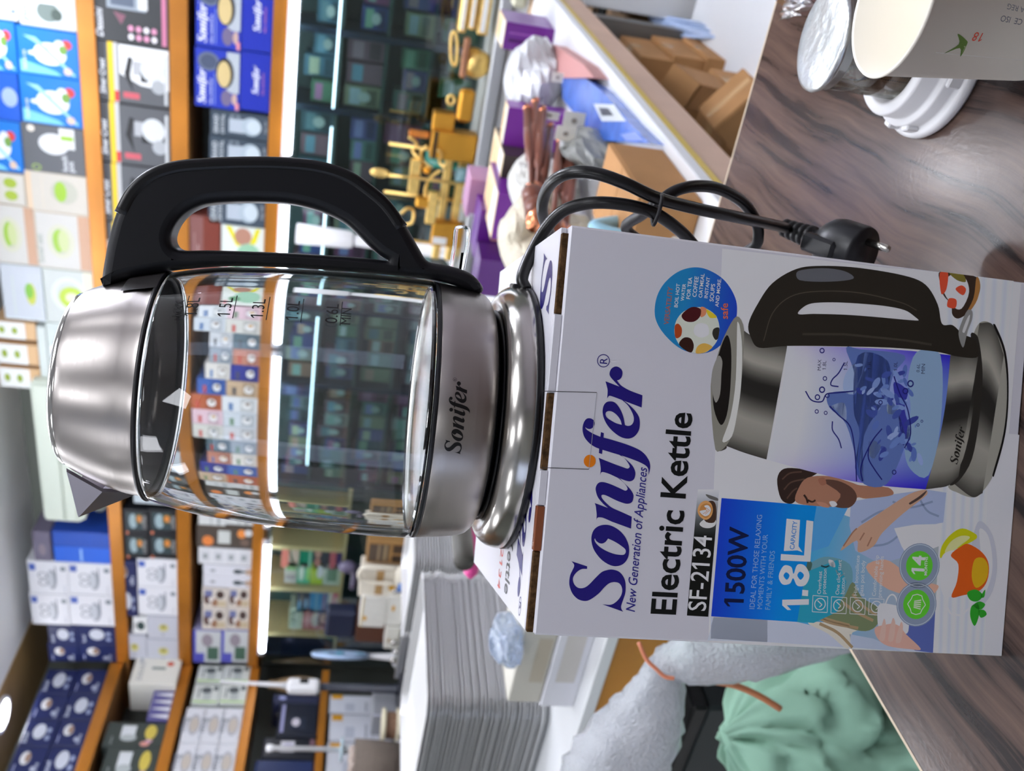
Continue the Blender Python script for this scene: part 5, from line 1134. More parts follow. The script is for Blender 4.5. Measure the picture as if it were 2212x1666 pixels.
for i, x in enumerate(XS): MB().box(x - .011, x + .011, .06, .29, 0, .66).obj('post', mat('navy post', (30, 44, 70), .4), sc)
GZ = [0, .165, .33, .495]
for z in GZ: MB().box(-2.86, .68, .07, .29, z, z + .012).obj('shelf', mat('dull green shelf', (74, 96, 90), .3), sc)
ZB = (-3.4217,1.0391)[1] - .737
MB().box(-3.88, -2.9, .05, .29, ZB - .014, ZB).obj('shelf', mat('pale wood shelf', (216, 196, 150), .4), sc)
for x in ((-3.1553,1.2238)[0], (-3.4322,1.2307)[0], (-3.7539,1.2367)[0]): MB().box(x - .012, x + .012, .06, .29, ZB + .0005, .66).obj('post', mat('pale wood shelf', (216, 196, 150), .4), sc)
MB().box(-2.86, .7, 0, .004, .002, .66).obj('pane', glassy('tinted pane', (214, 230, 230), .06, .03), sc)
MB().box(-3.9, -2.88, 0, .004, .002, .66).obj('pane', glassy('clear pane', (240, 246, 244), .03, .03), sc)
zl = (-0.6786,1.2466)[1] - .737
for xa_, xb_ in ((-2.7, -1.75), (-1.65, -1.05), (-.98, .2)):
    MB().box(xa_, xb_, .022, .030, zl - .003, zl + .003, .001).obj('added_led_strip', mat('added showcase glow', (226, 236, 255), .5, emit=6), sc)  # glowing strip added for a mirrored tube line and to brighten the packs
names = ('top', 'second', 'third', 'bottom'); PC = [(120, 150, 140), (110, 106, 160), (150, 110, 120), (90, 130, 150), (160, 160, 130), (70, 100, 110), (140, 150, 156), (70, 80, 140), (170, 120, 100), (100, 140, 110), (180, 180, 176), (150, 80, 120)]
PN = ('sage', 'lilac', 'dusty pink', 'teal', 'khaki', 'petrol', 'grey', 'indigo', 'salmon', 'leaf green', 'off white', 'magenta')
ordn = ('first', 'second', 'third', 'fourth', 'fifth', 'sixth', 'seventh', 'eighth', 'ninth', 'tenth', 'eleventh', 'twelfth', 'thirteenth', 'fourteenth', 'fifteenth', 'sixteenth', 'seventeenth', 'eighteenth', 'nineteenth', 'twentieth')
rnd = random.Random(11)
bays = [(XS[i] + .018, XS[i + 1] - .018) for i in range(1, 8)][::-1]
for bi, (x0, x1) in enumerate(bays):  # packs stand in for goods reflected in the wall mirror
    for zi, z in enumerate(GZ):
        n = max(3, int((x1 - x0) / .078)); w_ = (x1 - x0) / n
        for k in range(n):
            ci = rnd.randrange(12); h = rnd.uniform(.085, .14); x = x1 - (k + 1) * w_
            o = carton('%s pack in the dark showcase, %s bay from the right, %s shelf, %s pack' % (PN[ci], ordn[bi], names[3 - zi], ordn[k]), (x, x + w_ - .003, .737 + z + .012, .737 + z + .012 + h), PC[ci],
                       [('r', .1, .55, .9, .85, tuple(min(255, c + 50) for c in PC[(ci + k) % 12])), ('r', .1, .1, .9, .4, tuple(int(c * .7) for c in PC[ci])), ('e', .5, .45, .25, .18, (210, 214, 206))][:1 + rnd.randrange(3)],
                       depth=.1, front=3.45 + .085 + rnd.uniform(0, .05), snap=False, name='product_pack', cat='pack', group='stand-in packs in the dark showcase')
# brighter stand-ins for mirrored goods, left end of the showcase (z of shelf tops .753, .883, 1.088, 1.223)
def pack(label, r, col, its=(), d=.1, f=3.53): return carton(label, r, col, its, depth=d, front=f, snap=False, name='product_pack', cat='pack')
def SCR(r, z): return (r[0], r[1], z, z + max(.03, r[3] - r[2]))
ZS = (.753, .883, 1.088, 1.223)
L_ = [('coral and white pack with a green leaf stripe, showcase left end', (-3.303,-3.175,1.271,1.358), (226, 200, 190), [('r', 0, .6, 1, 1, (226, 130, 120)), ('p', [(.2, .3), (.8, .5), (.8, .6), (.2, .42)], (70, 110, 90))]),
      ('emerald green pack, showcase left end', (-3.297,-3.187,1.205,1.27), (30, 150, 120), [('r', .1, .1, .9, .3, (150, 210, 190))]),
      ('charcoal pack with pink faces, showcase left end', (-3.298,-3.188,1.128,1.21), (70, 74, 90), [('e', .3, .7, .2, .2, (200, 140, 130)), ('e', .7, .7, .2, .2, (210, 160, 150))]),
      ('pink and navy pack, showcase left end', (-3.236,-3.151,1.064,1.127), (70, 60, 120), [('r', 0, .5, 1, 1, (206, 110, 130))]),
      ('white bottle pack with grey stripes, showcase left end', (-3.409,-3.306,1.276,1.339), (206, 200, 198), [('r', .2, .1, .4, .9, (170, 160, 160)), ('r', .6, .1, .8, .9, (150, 190, 140))]),
      ('mint green pack with white swirl, showcase left end', (-3.411,-3.301,1.212,1.276), (90, 190, 150), [('e', .5, .7, .35, .2, (220, 236, 226)), ('r', .2, .05, .8, .25, (150, 220, 90))]),
      ('lime pack with a white ball, showcase left end', (-3.406,-3.299,1.148,1.212), (176, 206, 40), [('e', .6, .25, .3, .25, (226, 230, 240))]),
      ('pale green framed picture pack, showcase left end', (-3.381,-3.262,1.054,1.141), (206, 220, 210), [('r', .2, .2, .8, .8, (130, 160, 140))]),
      ('dark slate pack with blue discs, showcase left end', (-3.611,-3.48,1.283,1.35), (64, 74, 92), [('e', .3, .75, .25, .12, (110, 170, 210)), ('e', .4, .25, .25, .12, (120, 170, 210)), ('e', .7, .6, .2, .1, (130, 124, 116))]),
      ('sky blue pack with pale band, showcase left end', (-3.599,-3.462,1.193,1.285), (80, 150, 206), [('r', .1, .55, .9, .7, (130, 180, 216)), ('r', .1, .1, .9, .3, (150, 130, 170))]),
      ('hot pink and white pump pack, showcase left end', (-3.587,-3.45,1.133,1.184), (226, 100, 150), [('r', 0, .55, 1, 1, (232, 226, 226)), ('r', .2, .1, .8, .35, (236, 214, 214))]),
      ('white green lettered pack, showcase left end', (-3.732,-3.619,1.297,1.368), (216, 230, 216), [('t', 'care', .15, .5, .85, (100, 130, 110)), ('r', .2, .2, .8, .26, (130, 160, 140))]),
      ('rose pack with cream tub picture, showcase left end', (-3.699,-3.586,1.196,1.285), (206, 130, 140), [('e', .5, .3, .36, .26, (220, 210, 206)), ('r', .1, .7, .9, .8, (230, 190, 190))]),
      ('pale pink face picture pack, showcase left end', (-3.713,-3.579,1.101,1.181), (232, 200, 196), [('e', .6, .5, .25, .3, (206, 160, 140)), ('r', .05, .1, .4, .9, (222, 150, 160))])]
# two columns in each of two bays, stacked from the shelf up
for colm in ((3, 2, 1, 0), (7, 6, 5, 4), (10, 9, 8), (13, 12, 11)):
    z = .737 + ZB + .0005; ra, rb_ = min(L_[i][1][0] for i in colm), max(L_[i][1][1] for i in colm)
    for i in colm:
        lb, r, c, it = L_[i]; h = r[3] - r[2]
        pack(lb, (ra, rb_, z, z + h), c, it); z += h
dr_ = empty('hair_dryer', 'dark mauve hair dryer hanging on the showcase glass', 'hair dryer', (-3.1553,1.0042)[:1] + (3.4,) + (-3.1553,1.0042)[1:])
mb = MB(); mb.ball((0, 0, .01), .034, .03, .045); mb.obj('barrel', mat('mauve plastic', (92, 86, 110), .35), dr_)
mb = MB(); mb.tube([(-.005, 0, -.01), (-.05, 0, -.03), (-.10, 0, -.028), (-.14, 0, -.026)], [.02, .018, .017, .015], 12); mb.obj('grip', mat('mauve grip', (84, 78, 96), .4), dr_)
MB().box(-.012, .012, -.006, .014, .737 - dr_.location.z, -.02, .002).obj('stand', mat('dark stand', (36, 40, 52), .4), dr_)

# ------------------------------------------------------------------ display table (island)
it = empty('display_table', 'white topped display table with golden wood apron behind the wooden counter', 'table', (-.335, .95, .70))
MB().box(-2.4, 0, 0, 1.76, -.02, 0, .002).obj('top', M_cab, it)
M_yw = mat('golden apron wood', (190, 128, 44), .35, 0, .5, noise=(5, .15))
MB().box(-2.4, 0, .004, .02, -.10, -.0202).obj('front_apron', M_yw, it)
MB().box(-.006, .0, .02, 1.76, -.03, -.0202).obj('yellow_trim', mat('yellow edge trim', (206, 176, 60), .4), it)
MB().box(-.016, -.003, .02, 1.76, -.085, -.0302).obj('side_apron', mat('pale pink wood', (196, 164, 142), .5, noise=(8, .08)), it)
for x in (-2.3, -1.2, -.08):
    for y in (.08, 1.70): MB().box(x - .025, x + .025, y - .025, y + .025, -.70, -.021).obj('leg', mat('grey table leg', (120, 120, 118), .4, .5), it)
MB().box(-2.35, .25, .15, 1.74, -.47, -.45).obj('low_shelf', mat('pale low board', (222, 224, 226), .5), it)

# thin silver trays, two stacks, each tray on its own
def rrect(w, d, r, n=5):
    p = []
    for cx, cy, a0 in ((w - r, d - r, 0), (r, d - r, 90), (r, r, 180), (w - r, r, 270)):
        for k in range(n + 1):
            a = math.radians(a0 + 90 * k / n); p.append((cx + r * math.cos(a), cy + r * math.sin(a)))
    return p
def tray_mesh(w, d, m, name):
    rings = []
    for ins, z in ((0, .0006), (0, .0026), (.009, .0026), (.014, -.012), (.020, -.0135)):
        rings.append([(x * (w - 2 * ins) / w + ins, y * (d - 2 * ins) / d + ins, z) for x, y in rrect(w, d, .035)])
    n = len(rings[0]); v = [p for r in rings for p in r]
    f = [(a * n + i, a * n + (i + 1) % n, (a + 1) * n + (i + 1) % n, (a + 1) * n + i) for a in range(4) for i in range(n)]
    f.append(tuple(4 * n + i for i in range(n)))
    mb = MB(); mb.add(v, f, False)
    return mb.obj(name, m)
M_foil = mat('silver foil', (222, 222, 222), .38, .6)
def stack(x, y, z, w, d, n, pitch, label, group):
    o = tray_mesh(w, d, M_foil, 'foil_tray'); rnd = random.Random(n)
    for k in range(n):
        c = o if k == 0 else o.copy()
        if k: COL.objects.link(c)
        c.location = (x + rnd.uniform(-.003, .003), y + rnd.uniform(-.003, .003), z + .0135 + k * pitch)
        tag(c, label, 'tray', group)
xr, yf = (-1.3093,1.0705)
stack(xr - .42, yf, .701, .42, .36, 31, .0069, 'thin silver foil tray in the big stack at the front left of the display table', 'foil trays in the front stack')
xa0, xa1 = (-1.6911,0.7704)[0], (-1.5157,0.7962)[0]
stack(xa0 - .1, 1.66, .701, xa1 - xa0 + .1, .3, 29, .0070, 'thin silver foil tray in the rear stack behind the big tray stack', 'foil trays in the rear stack')
# flat cartons in front of the stacks
xb0, yb = (-1.2026,0.9927); xb1 = (-1.0555,1.0083)[0]
xb1 += .35
zb = .757; zc = .812
def fcarton(label, x0, x1, y0, y1, z0, z1, col, its=(), name='flat_carton', rough=.45):
    o = MB().box(0, x1 - x0, 0, y1 - y0, 0, z1 - z0 - .0008, .002).obj(name, mat('flat %d %d %d' % tuple(col), col, rough)); o.location = (x0, y0, z0)
    tag(o, label, 'box')
    if its:
        A = Art(1); items(A, (x1 - x0) * 1000, (z1 - z0) * 1000, its); A.obj('front_print', lambda u, v, L: (u / 1000, -.0004 - L * .0002, v / 1000), PRINT, o)
    return o
fcarton('white flat carton with a strip of tape, lower one in front of the silver trays', xb0 + .0, xb1, yb, yb + .14, .70, zb, (226, 226, 232), [('r', .12, .2, .36, .75, (206, 202, 196))])
fcarton('beige flat carton with tape marks, upper one in front of the silver trays', xb0 + .004, xb1, yb + .004, yb + .135, zb, zc, (204, 200, 188), [('r', .1, .1, .3, .5, (190, 180, 160)), ('r', .52, .62, .6, .8, (206, 176, 130))])

def lump(name, label, cat, c, r, m, seed=1, amp=.22, n=18, mseg=12, group=None, sq=1.0):
    rnd = random.Random(seed); ph = [(rnd.uniform(2, 6), rnd.uniform(2, 6), rnd.uniform(0, 6), rnd.uniform(.4, 1)) for _ in range(6)]
    v = []; 
    for j in range(mseg + 1):
        b = math.pi * j / mseg
        for i in range(n):
            a = math.tau * i / n
            d = 1 + amp * sum(q[3] * math.sin(round(q[0]) * a + q[1] * b + q[2]) for q in ph) / 3 + rnd.uniform(-amp, amp) * .35 * math.sin(b)
            v.append((r[0] * d * math.sin(b) * math.cos(a), r[1] * d * math.sin(b) * math.sin(a), -r[2] * math.cos(b) * (d if amp < .3 else 1)))
    f = [(j * n + i, j * n + (i + 1) % n, (j + 1) * n + (i + 1) % n, (j + 1) * n + i) for j in range(mseg) for i in range(n)]
    mb = MB(); mb.add(v, f, amp < .1)
    o = mb.obj(name, m); o.location = c
    return tag(o, label, cat, group)
M_bagw = mat('crinkled white film', (232, 234, 236), .16, 0, .6, trans=.25, bump=(70, .6, .004))
lump('plastic_bag', 'clear crinkled bag with blue print over the beige flat carton', 'bag', (*(-1.063,1.0009), .835), (.03, .05, .023), mat('clear blue film', (206, 220, 240), .1, 0, .6, trans=.75, bump=(60, .8, .004)), 3, .28)
# scoop and handle lying behind the carton
o = empty('cleaning_brush', 'dark grey brush handle beside the steel power base', 'brush', (-0.8288,0.9458,0.9411))
mb = MB(); d0 = V3((-0.8288,0.9458,0.9411)); P_ = [V3((-0.8165,0.8945,0.9436)) - d0, V3((-0.8126,0.897,0.9446)) - d0, V3((-0.8248,0.9366,0.9422)) - d0, V3((-0.8297,1.0047,0.9413)) - d0, V3((-0.8346,1.0732,0.9427)) - d0]
mb.tube(P_, [.006, .0135, .0145, .0145, .0145], 14); mb.obj('handle', mat('dark grey rubber', (84, 82, 76), .5), o)
mb = MB(); mb.tube([P_[4], P_[4] + V3((.02, .05, -.002))], [.02, .02], 12); mb.obj('head', mat('brush head', (60, 60, 58), .6), o)
o = empty('plastic_scoop', 'bright pink plastic scoop under the dark grey brush handle', 'scoop', (-0.8564,0.9498,0.9265))
d0 = V3((-0.8564,0.9498,0.9265)); P_ = [V3((-0.8619,0.923,0.9275)) - d0, V3((-0.8634,0.9337,0.9259)) - d0, V3((-0.8575,0.9606,0.9243)) - d0, V3((-0.8532,1.0343,0.9239)) - d0]
mb = MB(); mb.tube(P_, [.004, .010, .016, .02], 14); mb.obj('blade', mat('pink plastic', (236, 84, 160), .3), o)

# ---- goods at the right end of the display table
def ibox(label, r, y, dep, col, its=(), top=None, name='gift_box'):
    x0, x1, z0, z1 = r
    o = MB().box(0, x1 - x0, 0, dep, .70 - .70, z1 - .7005, .0015).obj(name, mat('gift %d %d %d' % tuple(col), col, .3)); o.location = (x0, y, .7005); tag(o, label, 'box')
    w, h = (x1 - x0) * 1000, (z1 - .7005) * 1000
    if its:
        A = Art(1); items(A, w, h, its); A.obj('front_print', lambda u, v, L: (u / 1000, -.0004 - L * .0002, v / 1000), PRINT, o)
    if top:
        A = Art(1); items(A, w, dep * 1000, top); A.obj('top_print', lambda u, v, L: (u / 1000, v / 1000, h / 1000 + .0004 + L * .0002), PRINT, o)
    return o
PU = (104, 36, 132)
OR = [('r', 0, 0, 1, 1, (240, 214, 170)), ('r', .05, .1, .95, .35, (232, 232, 236)), ('r', .2, .5, .8, .6, (214, 160, 90)), ('r', .2, .75, .8, .85, (214, 160, 90))]
ibox('purple gift box with orange and white top, far right end of display table', (-0.449,-0.386,0.735,0.819), 2.30, .16, PU, [('r', .3, .1, .42, .9, (70, 10, 90)), ('r', .6, .1, .66, .9, (150, 90, 170))], OR)
ibox('slim purple gift box with orange and white top, beside the crinkled white bag', (-0.596,-0.494,0.8,0.831), 1.95, .06, (124, 44, 150), [('r', .1, .2, .9, .6, (150, 90, 170))], OR)
ibox('dark brown gift box between two purple gift boxes', (-0.657,-0.576,0.797,0.834), 1.88, .2, (64, 54, 48), [('r', .2, .2, .8, .4, (90, 80, 74))], OR)
ibox('purple gift box with a pale sticker, in front of the dark brown one', (-0.724,-0.625,0.808,0.847), 1.78, .2, (112, 40, 140), [('r', .15, .3, .7, .7, (150, 84, 166))], OR)
ibox('lilac gift box with a small blue mark near the clear kettle switch', (-0.774,-0.684,0.847,0.879), 2.02, .1, (190, 140, 176), [('r', .3, .4, .5, .7, (70, 90, 190)), ('r', .02, .05, .1, .95, (226, 226, 230))])
ibox('deep purple gift box with a gold label right of the clear kettle switch', (-0.822,-0.709,0.828,0.861), 1.90, .1, (92, 24, 126), [('r', .4, .3, .55, .8, (200, 140, 120)), ('r', .1, .1, .3, .9, (130, 60, 160))])
ibox('dark purple gift box behind the rising power cord', (-0.865,-0.78,0.826,0.859), 1.80, .1, (84, 40, 110), [('r', .3, .2, .8, .5, (120, 80, 150))])
lump('plastic_bag', 'crinkled white plastic bag beside the slim purple gift box', 'bag', (*(-0.4644,0.7772), 0)[:1] + (2.10, .765), (.085, .085, .066), M_bagw, 5, .3)
lump('plastic_bag', 'glossy white plastic bag in front of the purple gift box at the far right', 'bag', (*(-0.4535,0.809), 0)[:1] + (2.14, .75), (.06, .06, .06), M_bagw, 9, .3)
lump('fur_duster', 'cream fluffy duster in clear wrap behind the power cord', 'duster', (*(-0.6085,0.8535), 0)[:1] + (1.52, .79), (.075, .12, .085), mat('cream fluff', (222, 214, 190), .35, 0, .5, trans=.1, bump=(90, .9, .006)), 13, .3, 22, 14)
lump('fur_duster', 'white fluffy duster in clear wrap left of the copper kitchen tools', 'duster', (*(-0.5709,0.8471), 0)[:1] + (1.70, .775), (.055, .11, .07), mat('white fluff', (226, 226, 218), .3, 0, .5, trans=.15, bump=(90, .9, .006)), 17, .3, 22, 14)
M_cop = mat('copper tip', (232, 150, 110), .2, 1); M_brn = mat('brown tool handle', (124, 74, 58), .3)
tips = [(-0.4434,0.8225), (-0.4336,0.8044), (-0.4372,0.7936), (-0.4558,0.7811), (-0.4529,0.7783), (-0.4584,0.7659), (-0.4561,0.7595)]
ends = [(-0.5015,0.8395), (-0.5021,0.8329), (-0.5064,0.8366), (-0.5112,0.8337), (-0.4971,0.8235), (-0.5036,0.8104), (-0.5095,0.8048)]
yt = (1.78, 1.80, 1.76, 1.72, 1.62, 1.60, 1.58); ye = (1.48, 1.50, 1.44, 1.42, 1.34, 1.33, 1.32)
pl = ('topmost of the fan', 'second from the top', 'third from the top', 'in the middle of the fan', 'third from the bottom', 'second from the bottom', 'lowest, next to the kraft box')
for i in range(7):
    a = V3((tips[i][0], yt[i], tips[i][1])); b = V3((ends[i][0], ye[i], ends[i][1]))
    o = empty('kitchen_tool', 'brown handled kitchen tool with copper tip, ' + pl[i], 'kitchen tool', b, 0, 'brown and copper kitchen tools')
    d = a - b
    mb = MB(); mb.tube([d * .0, d * .3, d * .32, d * .6, d * .93], [.0045, .0045, .0085, .0095, .0075], 12); mb.obj('handle', M_brn, o)
    mb = MB(); mb.tube([d * .93, d * .95, d * .985, d], [.0076, .0085, .0075, .003], 12); mb.obj('tip', M_cop, o)
    mb = MB(); q = d.normalized(); mb.tube([q * -.06, q * -.02, q * .004], [.016, .019, .006], 10); mb.obj('head', M_cop if i % 2 else M_brn, o)
def card(label, pts, y, tilt, col, its=()):
    """small hang tag, a thin card"""
    (xa, za), (xb, zb_) = pts
    o = empty('hang_tag', label, 'tag', (min(xa, xb), y, min(za, zb_)), tilt)
    w, h = abs(xb - xa), abs(zb_ - za)
    MB().box(0, w, 0, .0015, 0, h, .0004).obj('card', mat('cream card', (226, 222, 208), .6), o)
    A = Art(1); items(A, w * 1000, h * 1000, its or [('e', .5, .5, .16, .14, (150, 140, 124))]); A.obj('print', lambda u, v, L: (u / 1000, -.0003 - L * .0002, v / 1000), PRINT, o)
card('cream hang tag with a ring print above the copper tools', [(-0.399,0.7616),(-0.4186,0.7383)], 1.9, .1, 0)
card('cream hang tag with a small print below the pink mat', [(-0.4364,0.8019),(-0.4539,0.7641)], 1.74, -.2, 0)
card('larger cream hang tag with a leaf print over the grey bag', [(-0.4031,0.7793),(-0.434,0.7404)], 1.62, .2, 0)
card('cream hang tag with a round print behind the copper tools', [(-0.4129,0.8018),(-0.4388,0.7665)], 1.56, -.1, 0)
lump('plastic_bag', 'grey green crinkled bag between the hang tags and the kraft box', 'bag', (*(-0.4521,0.7529), 0)[:1] + (1.56, .735), (.035, .10, .05), mat('grey film', (150, 152, 148), .2, 0, .5, trans=.2, bump=(70, .7, .004)), 21, .25)
def slab(name, label, cat, poly, z0, z1, m, print_=None):
    o = MB(); P = [V3((p[0], p[1], 0)) for p in poly]; n = len(P)
    tri = [tuple(t) for t in tessellate_polygon([P])]
    v = [(p.x, p.y, z0) for p in P] + [(p.x, p.y, z1) for p in P]
    o.add(v, tri + [tuple(i + n for i in t) for t in tri] + [(i, (i + 1) % n, n + (i + 1) % n, n + i) for i in range(n)], False)
    o = o.obj(name, m); return tag(o, label, cat)
mp_ = mat('dusty pink mat', (186, 132, 128), .5, bump=(160, .8, .002))
slab('folded_mat', 'dusty pink ribbed folded mat on the far right edge of the display table', 'mat', [(-0.4348,2.3067),(-0.4446,2.1784),(-0.4224,1.9674),(-0.3512,1.6762),(-0.3527,1.7812),(-0.3882,2.1219)], .7005, .728, mp_)
bp = slab('zip_pack', 'blue see-through zip pack with grey label on the table edge', 'pack', [(-0.4298,2.0093),(-0.4605,1.9426),(-0.4519,1.7983),(-0.4447,1.6138),(-0.345,1.2758),(-0.3518,1.3851),(-0.3603,1.6252),(-0.3756,1.7867)], .7005, .722, mat('blue film pack', (62, 104, 190), .22, 0, .5, noise=(30, .25)))
A = Art(1); q = [(-0.3936,1.6637),(-0.4001,1.5755),(-0.3564,1.4252),(-0.3563,1.5208)]; A.poly([(p[0] * 1000, p[1] * 1000) for p in q], (190, 196, 200)); q = [(-0.3892,1.6234),(-0.3928,1.5841),(-0.3702,1.5047),(-0.3709,1.5514)]; A.poly([(p[0] * 1000, p[1] * 1000) for p in q], (60, 66, 76), 2)
q = [(-0.3815,1.4395),(-0.3795,1.3992),(-0.3497,1.3037),(-0.3535,1.3615)]; A.poly([(p[0] * 1000, p[1] * 1000) for p in q], (120, 140, 200), 1.5)
A.obj('label_print', lambda u, v, L: (u / 1000, v / 1000, .7222 + L * .0002), PRINT, bp)
# kraft carton at the near right corner of the display table
k0, k1 = (-0.3484,1.2747), (-0.3535,1.0781)
kx = (k0[0] + k1[0]) / 2
kz = (1.3675,0.7796)[1]
kraft = empty('kraft_carton', 'large plain brown kraft carton on the near right corner of the display table', 'box', (kx - .11, k1[1] - .01, .7005))
MB().box(0, .11, 0, k0[1] - k1[1] + .01, 0, max(.07, kz - .70), .002).obj('carton_body', M_card, kraft)
kd = k0[1] - k1[1] + .01; kh = max(.07, kz - .70)
MB().box(.003, .109, .003, kd / 2 - .001, kh, kh + .003, .0006).obj('flap', M_card, kraft); MB().box(.003, .109, kd / 2 + .001, kd - .003, kh, kh + .003, .0006).obj('flap', M_card, kraft)
# striped wrapped bundle
o = empty('cloth_bundle', 'pink, red and white striped cloths rolled in clear wrap beside the carton corner', 'cloth', (-.47, 1.10, .7))
cs = [(236, 150, 170), (240, 236, 236), (226, 90, 100), (240, 226, 230), (224, 170, 190), (236, 240, 240), (150, 196, 214)]
for i, c in enumerate(cs):
    mb = MB(); mb.tube(spl3([(-.05 + i * .017, -.02, .03), (-.052 + i * .017, -.005, .09), (-.048 + i * .016, .02, .115), (-.05 + i * .017, .05, .06)], 5), .0105, 10); mb.obj('cloth_roll', mat('cloth %d' % i, c, .5), o)
MB().box(-.07, .07, -.035, .07, .0005, .03, .004).obj('backing_card', mat('card white', (230, 228, 224), .5), o)
# dark and cream tins on a low bench at the right end
bn = empty('low_bench', 'low brown bench with tins before the white counter doors', 'bench', (-.62, 2.78, 0))
MB().box(0, .22, 0, .3, .40, .42, .002).obj('top', mat('bench board', (120, 92, 60), .5), bn)
for x in (.03, .19):
    for y in (.03, .27): MB().box(x - .02, x + .02, y - .02, y + .02, 0, .40).obj('leg', mat('bench board', (120, 92, 60), .5), bn)
for i, (r, c, lb, kd_) in enumerate((((-0.439,-0.347,0.694,0.737), (206, 204, 180), 'cream jar with a pale lid at the right end beyond the purple gift box', 0), ((-0.466,-0.33,0.599,0.682), (206, 176, 140), 'tan tin with dark lettering beside the cream jar', 1),
                                     ((-0.447,-0.316,0.546,0.6), (26, 30, 34), 'black tin between two tan tins', 2), ((-0.435,-0.307,0.482,0.544), (196, 164, 130), 'tan tin with black stripes, next to the cardboard boxes', 3), ((-0.438,-0.3,0.454,0.478), (22, 30, 32), 'black lid shape below the striped tin', 4))):
    x0, x1, z0, z1 = r; h = z1 - z0
    o = MB().box(0, x1 - x0, 0, .06, 0, h, .008).obj('tin', mat('tin %d' % i, c, .35)); o.location = (x0, 2.86 + .0 * i, z0); tag(o, lb, 'tin')
    if kd_ in (1, 3):
        A = Art(1); items(A, (x1 - x0) * 1000, h * 1000, [('r', .0, .1, 1, .25, (40, 36, 34)), ('r', 0, .5, 1, .6, (40, 36, 34)), ('t', 'coffee', .15, .7, .7, (60, 50, 44))]); A.obj('print', lambda u, v, L: (u / 1000, -.0006 - L * .0003, v / 1000), PRINT, o)

dc = empty('drawer_cabinet', 'white drawer cabinet behind the brown cartons at the right photo edge', 'cabinet', (-.385, 2.74, 0))
MB().box(0, 1.2, .014, .36, .0, .75).obj('carcass', M_cab, dc)
zs_ = [.02, (-0.3359,0.0997)[1], (-0.352,0.2024)[1], .56, .74]
for a, b in zip(zs_[:-1], zs_[1:]):
    d_ = MB().box(.004, 1.196, 0, .014, a + .004, b - .004, .002).obj('drawer', M_cab, dc)
    MB().box(.5, .7, -.014, 0, (a + b) / 2 - .006, (a + b) / 2 + .006, .002).obj('handle', M_steel, d_)

# ------------------------------------------------------------------ brown cartons on the low shelf beside the table
GC = 'brown cardboard cartons on the low shelf'
def acarton(label, p0, w, d, h, rot=None):
    """p0 = top front right corner"""
    o = empty('brown_carton', label, 'box', p0, 0, GC)
    if rot: o.matrix_world = Matrix.Translation(p0) @ rot
    t = .003
    MB().box(-w, 0, 0, d, -h, -t, .0012).obj('carton_body', M_card, o)
    MB().box(-w + .001, -.001, .002, d / 2 - .001, -t, 0, .0005).obj('flap', M_card, o); MB().box(-w + .001, -.001, d / 2 + .001, d - .002, -t, 0, .0005).obj('flap', M_card, o)
    m = mat('tan tape', (196, 158, 112), .25)
    MB().box(-w * .95, -w * .05, d * .42, d * .58, 0, .0005).obj('tape', m, o); MB().box(0, .0005, d * .42, d * .58, -h * .35, -.0002).obj('tape', m, o)
    return o
c0 = V3((-0.4206,2.3368,0.4686))
acarton('brown carton topmost of the stacked column, its taped end facing the camera', c0, .075, .25, .087)
acarton('brown carton second from the top of the stacked column', c0 + V3((.012, .01, -.0875)), .1, .25, .084)
acarton('brown carton third from the top of the stacked column', c0 + V3((.022, .0, -.172)), .11, .25, .082)
acarton('brown carton at the foot of the stacked column, beside the counter edge', c0 + V3((.034, -.02, -.2545)), .12, .25, .19)
acarton('brown carton in the shade left of the stacked column, under the table apron', c0 + V3((-.082, -.12, -.06)), .1, .2, .16)
r2 = V3((-0.3999,1.988,0.3331))
acarton('brown carton with pale tape under the tilted open carton', r2, .16, .22, .095)
acarton('brown carton low under the taped carton, mostly hidden', r2 + V3((.02, .02, -.0955)), .2, .2, .08)
acarton('tall brown carton at the back of the pile under the blue film', V3((-0.4773,2.8283,0.4295)), .1, .3, .14)
e1, e2, e3 = V3((-0.0549, 0.0045, 0.0213)), V3((0.0236, 0.0479, 0.0506)), V3((-0.0457, 0.1892, -0.1578))
w, d, h = e1.length * 1.0, e2.length, e3.length
RM = Matrix(((-e1).normalized(), e2.normalized(), (-e3).normalized())).transposed().to_4x4()
if RM.determinant() < 0: RM = RM @ Matrix.Diagonal((1, 1, 1, 1))
o = empty('brown_carton', 'brown carton tipped over with a black open side in the middle of the pile', 'box', (0, 0, 0), 0, GC)
o.matrix_world = Matrix.Translation((-0.3749,1.8872,0.4572)) @ RM
t = .003
mb = MB(); mb.box(-w, 0, 0, d, -t, 0); mb.box(-t, 0, 0, d, -h, -t); mb.box(-w, -t, d - t, d, -h, -t); mb.box(-w, -w + t, 0, d - t, -h, -t); mb.box(-w + t, -t, 0, d - t, -h, -h + t); mb.obj('carton_body', M_card, o)
MB().box(-w * .92, -.001, -.003, 0, -h, -.006, .0008).obj('flap', M_card, o)
a, b = V3((-0.3245,1.6935,0.4081)), V3((-0.4161,1.6998,0.4737))
x = (a - b).normalized(); z = V3((0, 0, 1)); z = (z - x * z.dot(x)).normalized(); y = z.cross(x)
RM = Matrix((x, y, z)).transposed().to_4x4()
acarton('large yellowish brown carton leaning at the counter edge, nearest to the camera', a, (a - b).length, .12, .22, RM)
film('plastic_film', 'pale blue plastic film lying over the back of the brown cartons', 'film', mat('pale blue film', (176, 194, 224), .2, 0, .5, bump=(40, .5, .004)), [(-0.4203,2.6818,0.3051), (-0.318,2.2205,0.1906), (-0.3203,2.33,0.154), (-0.3896,2.8648,0.3533)], .008, 10, 7)

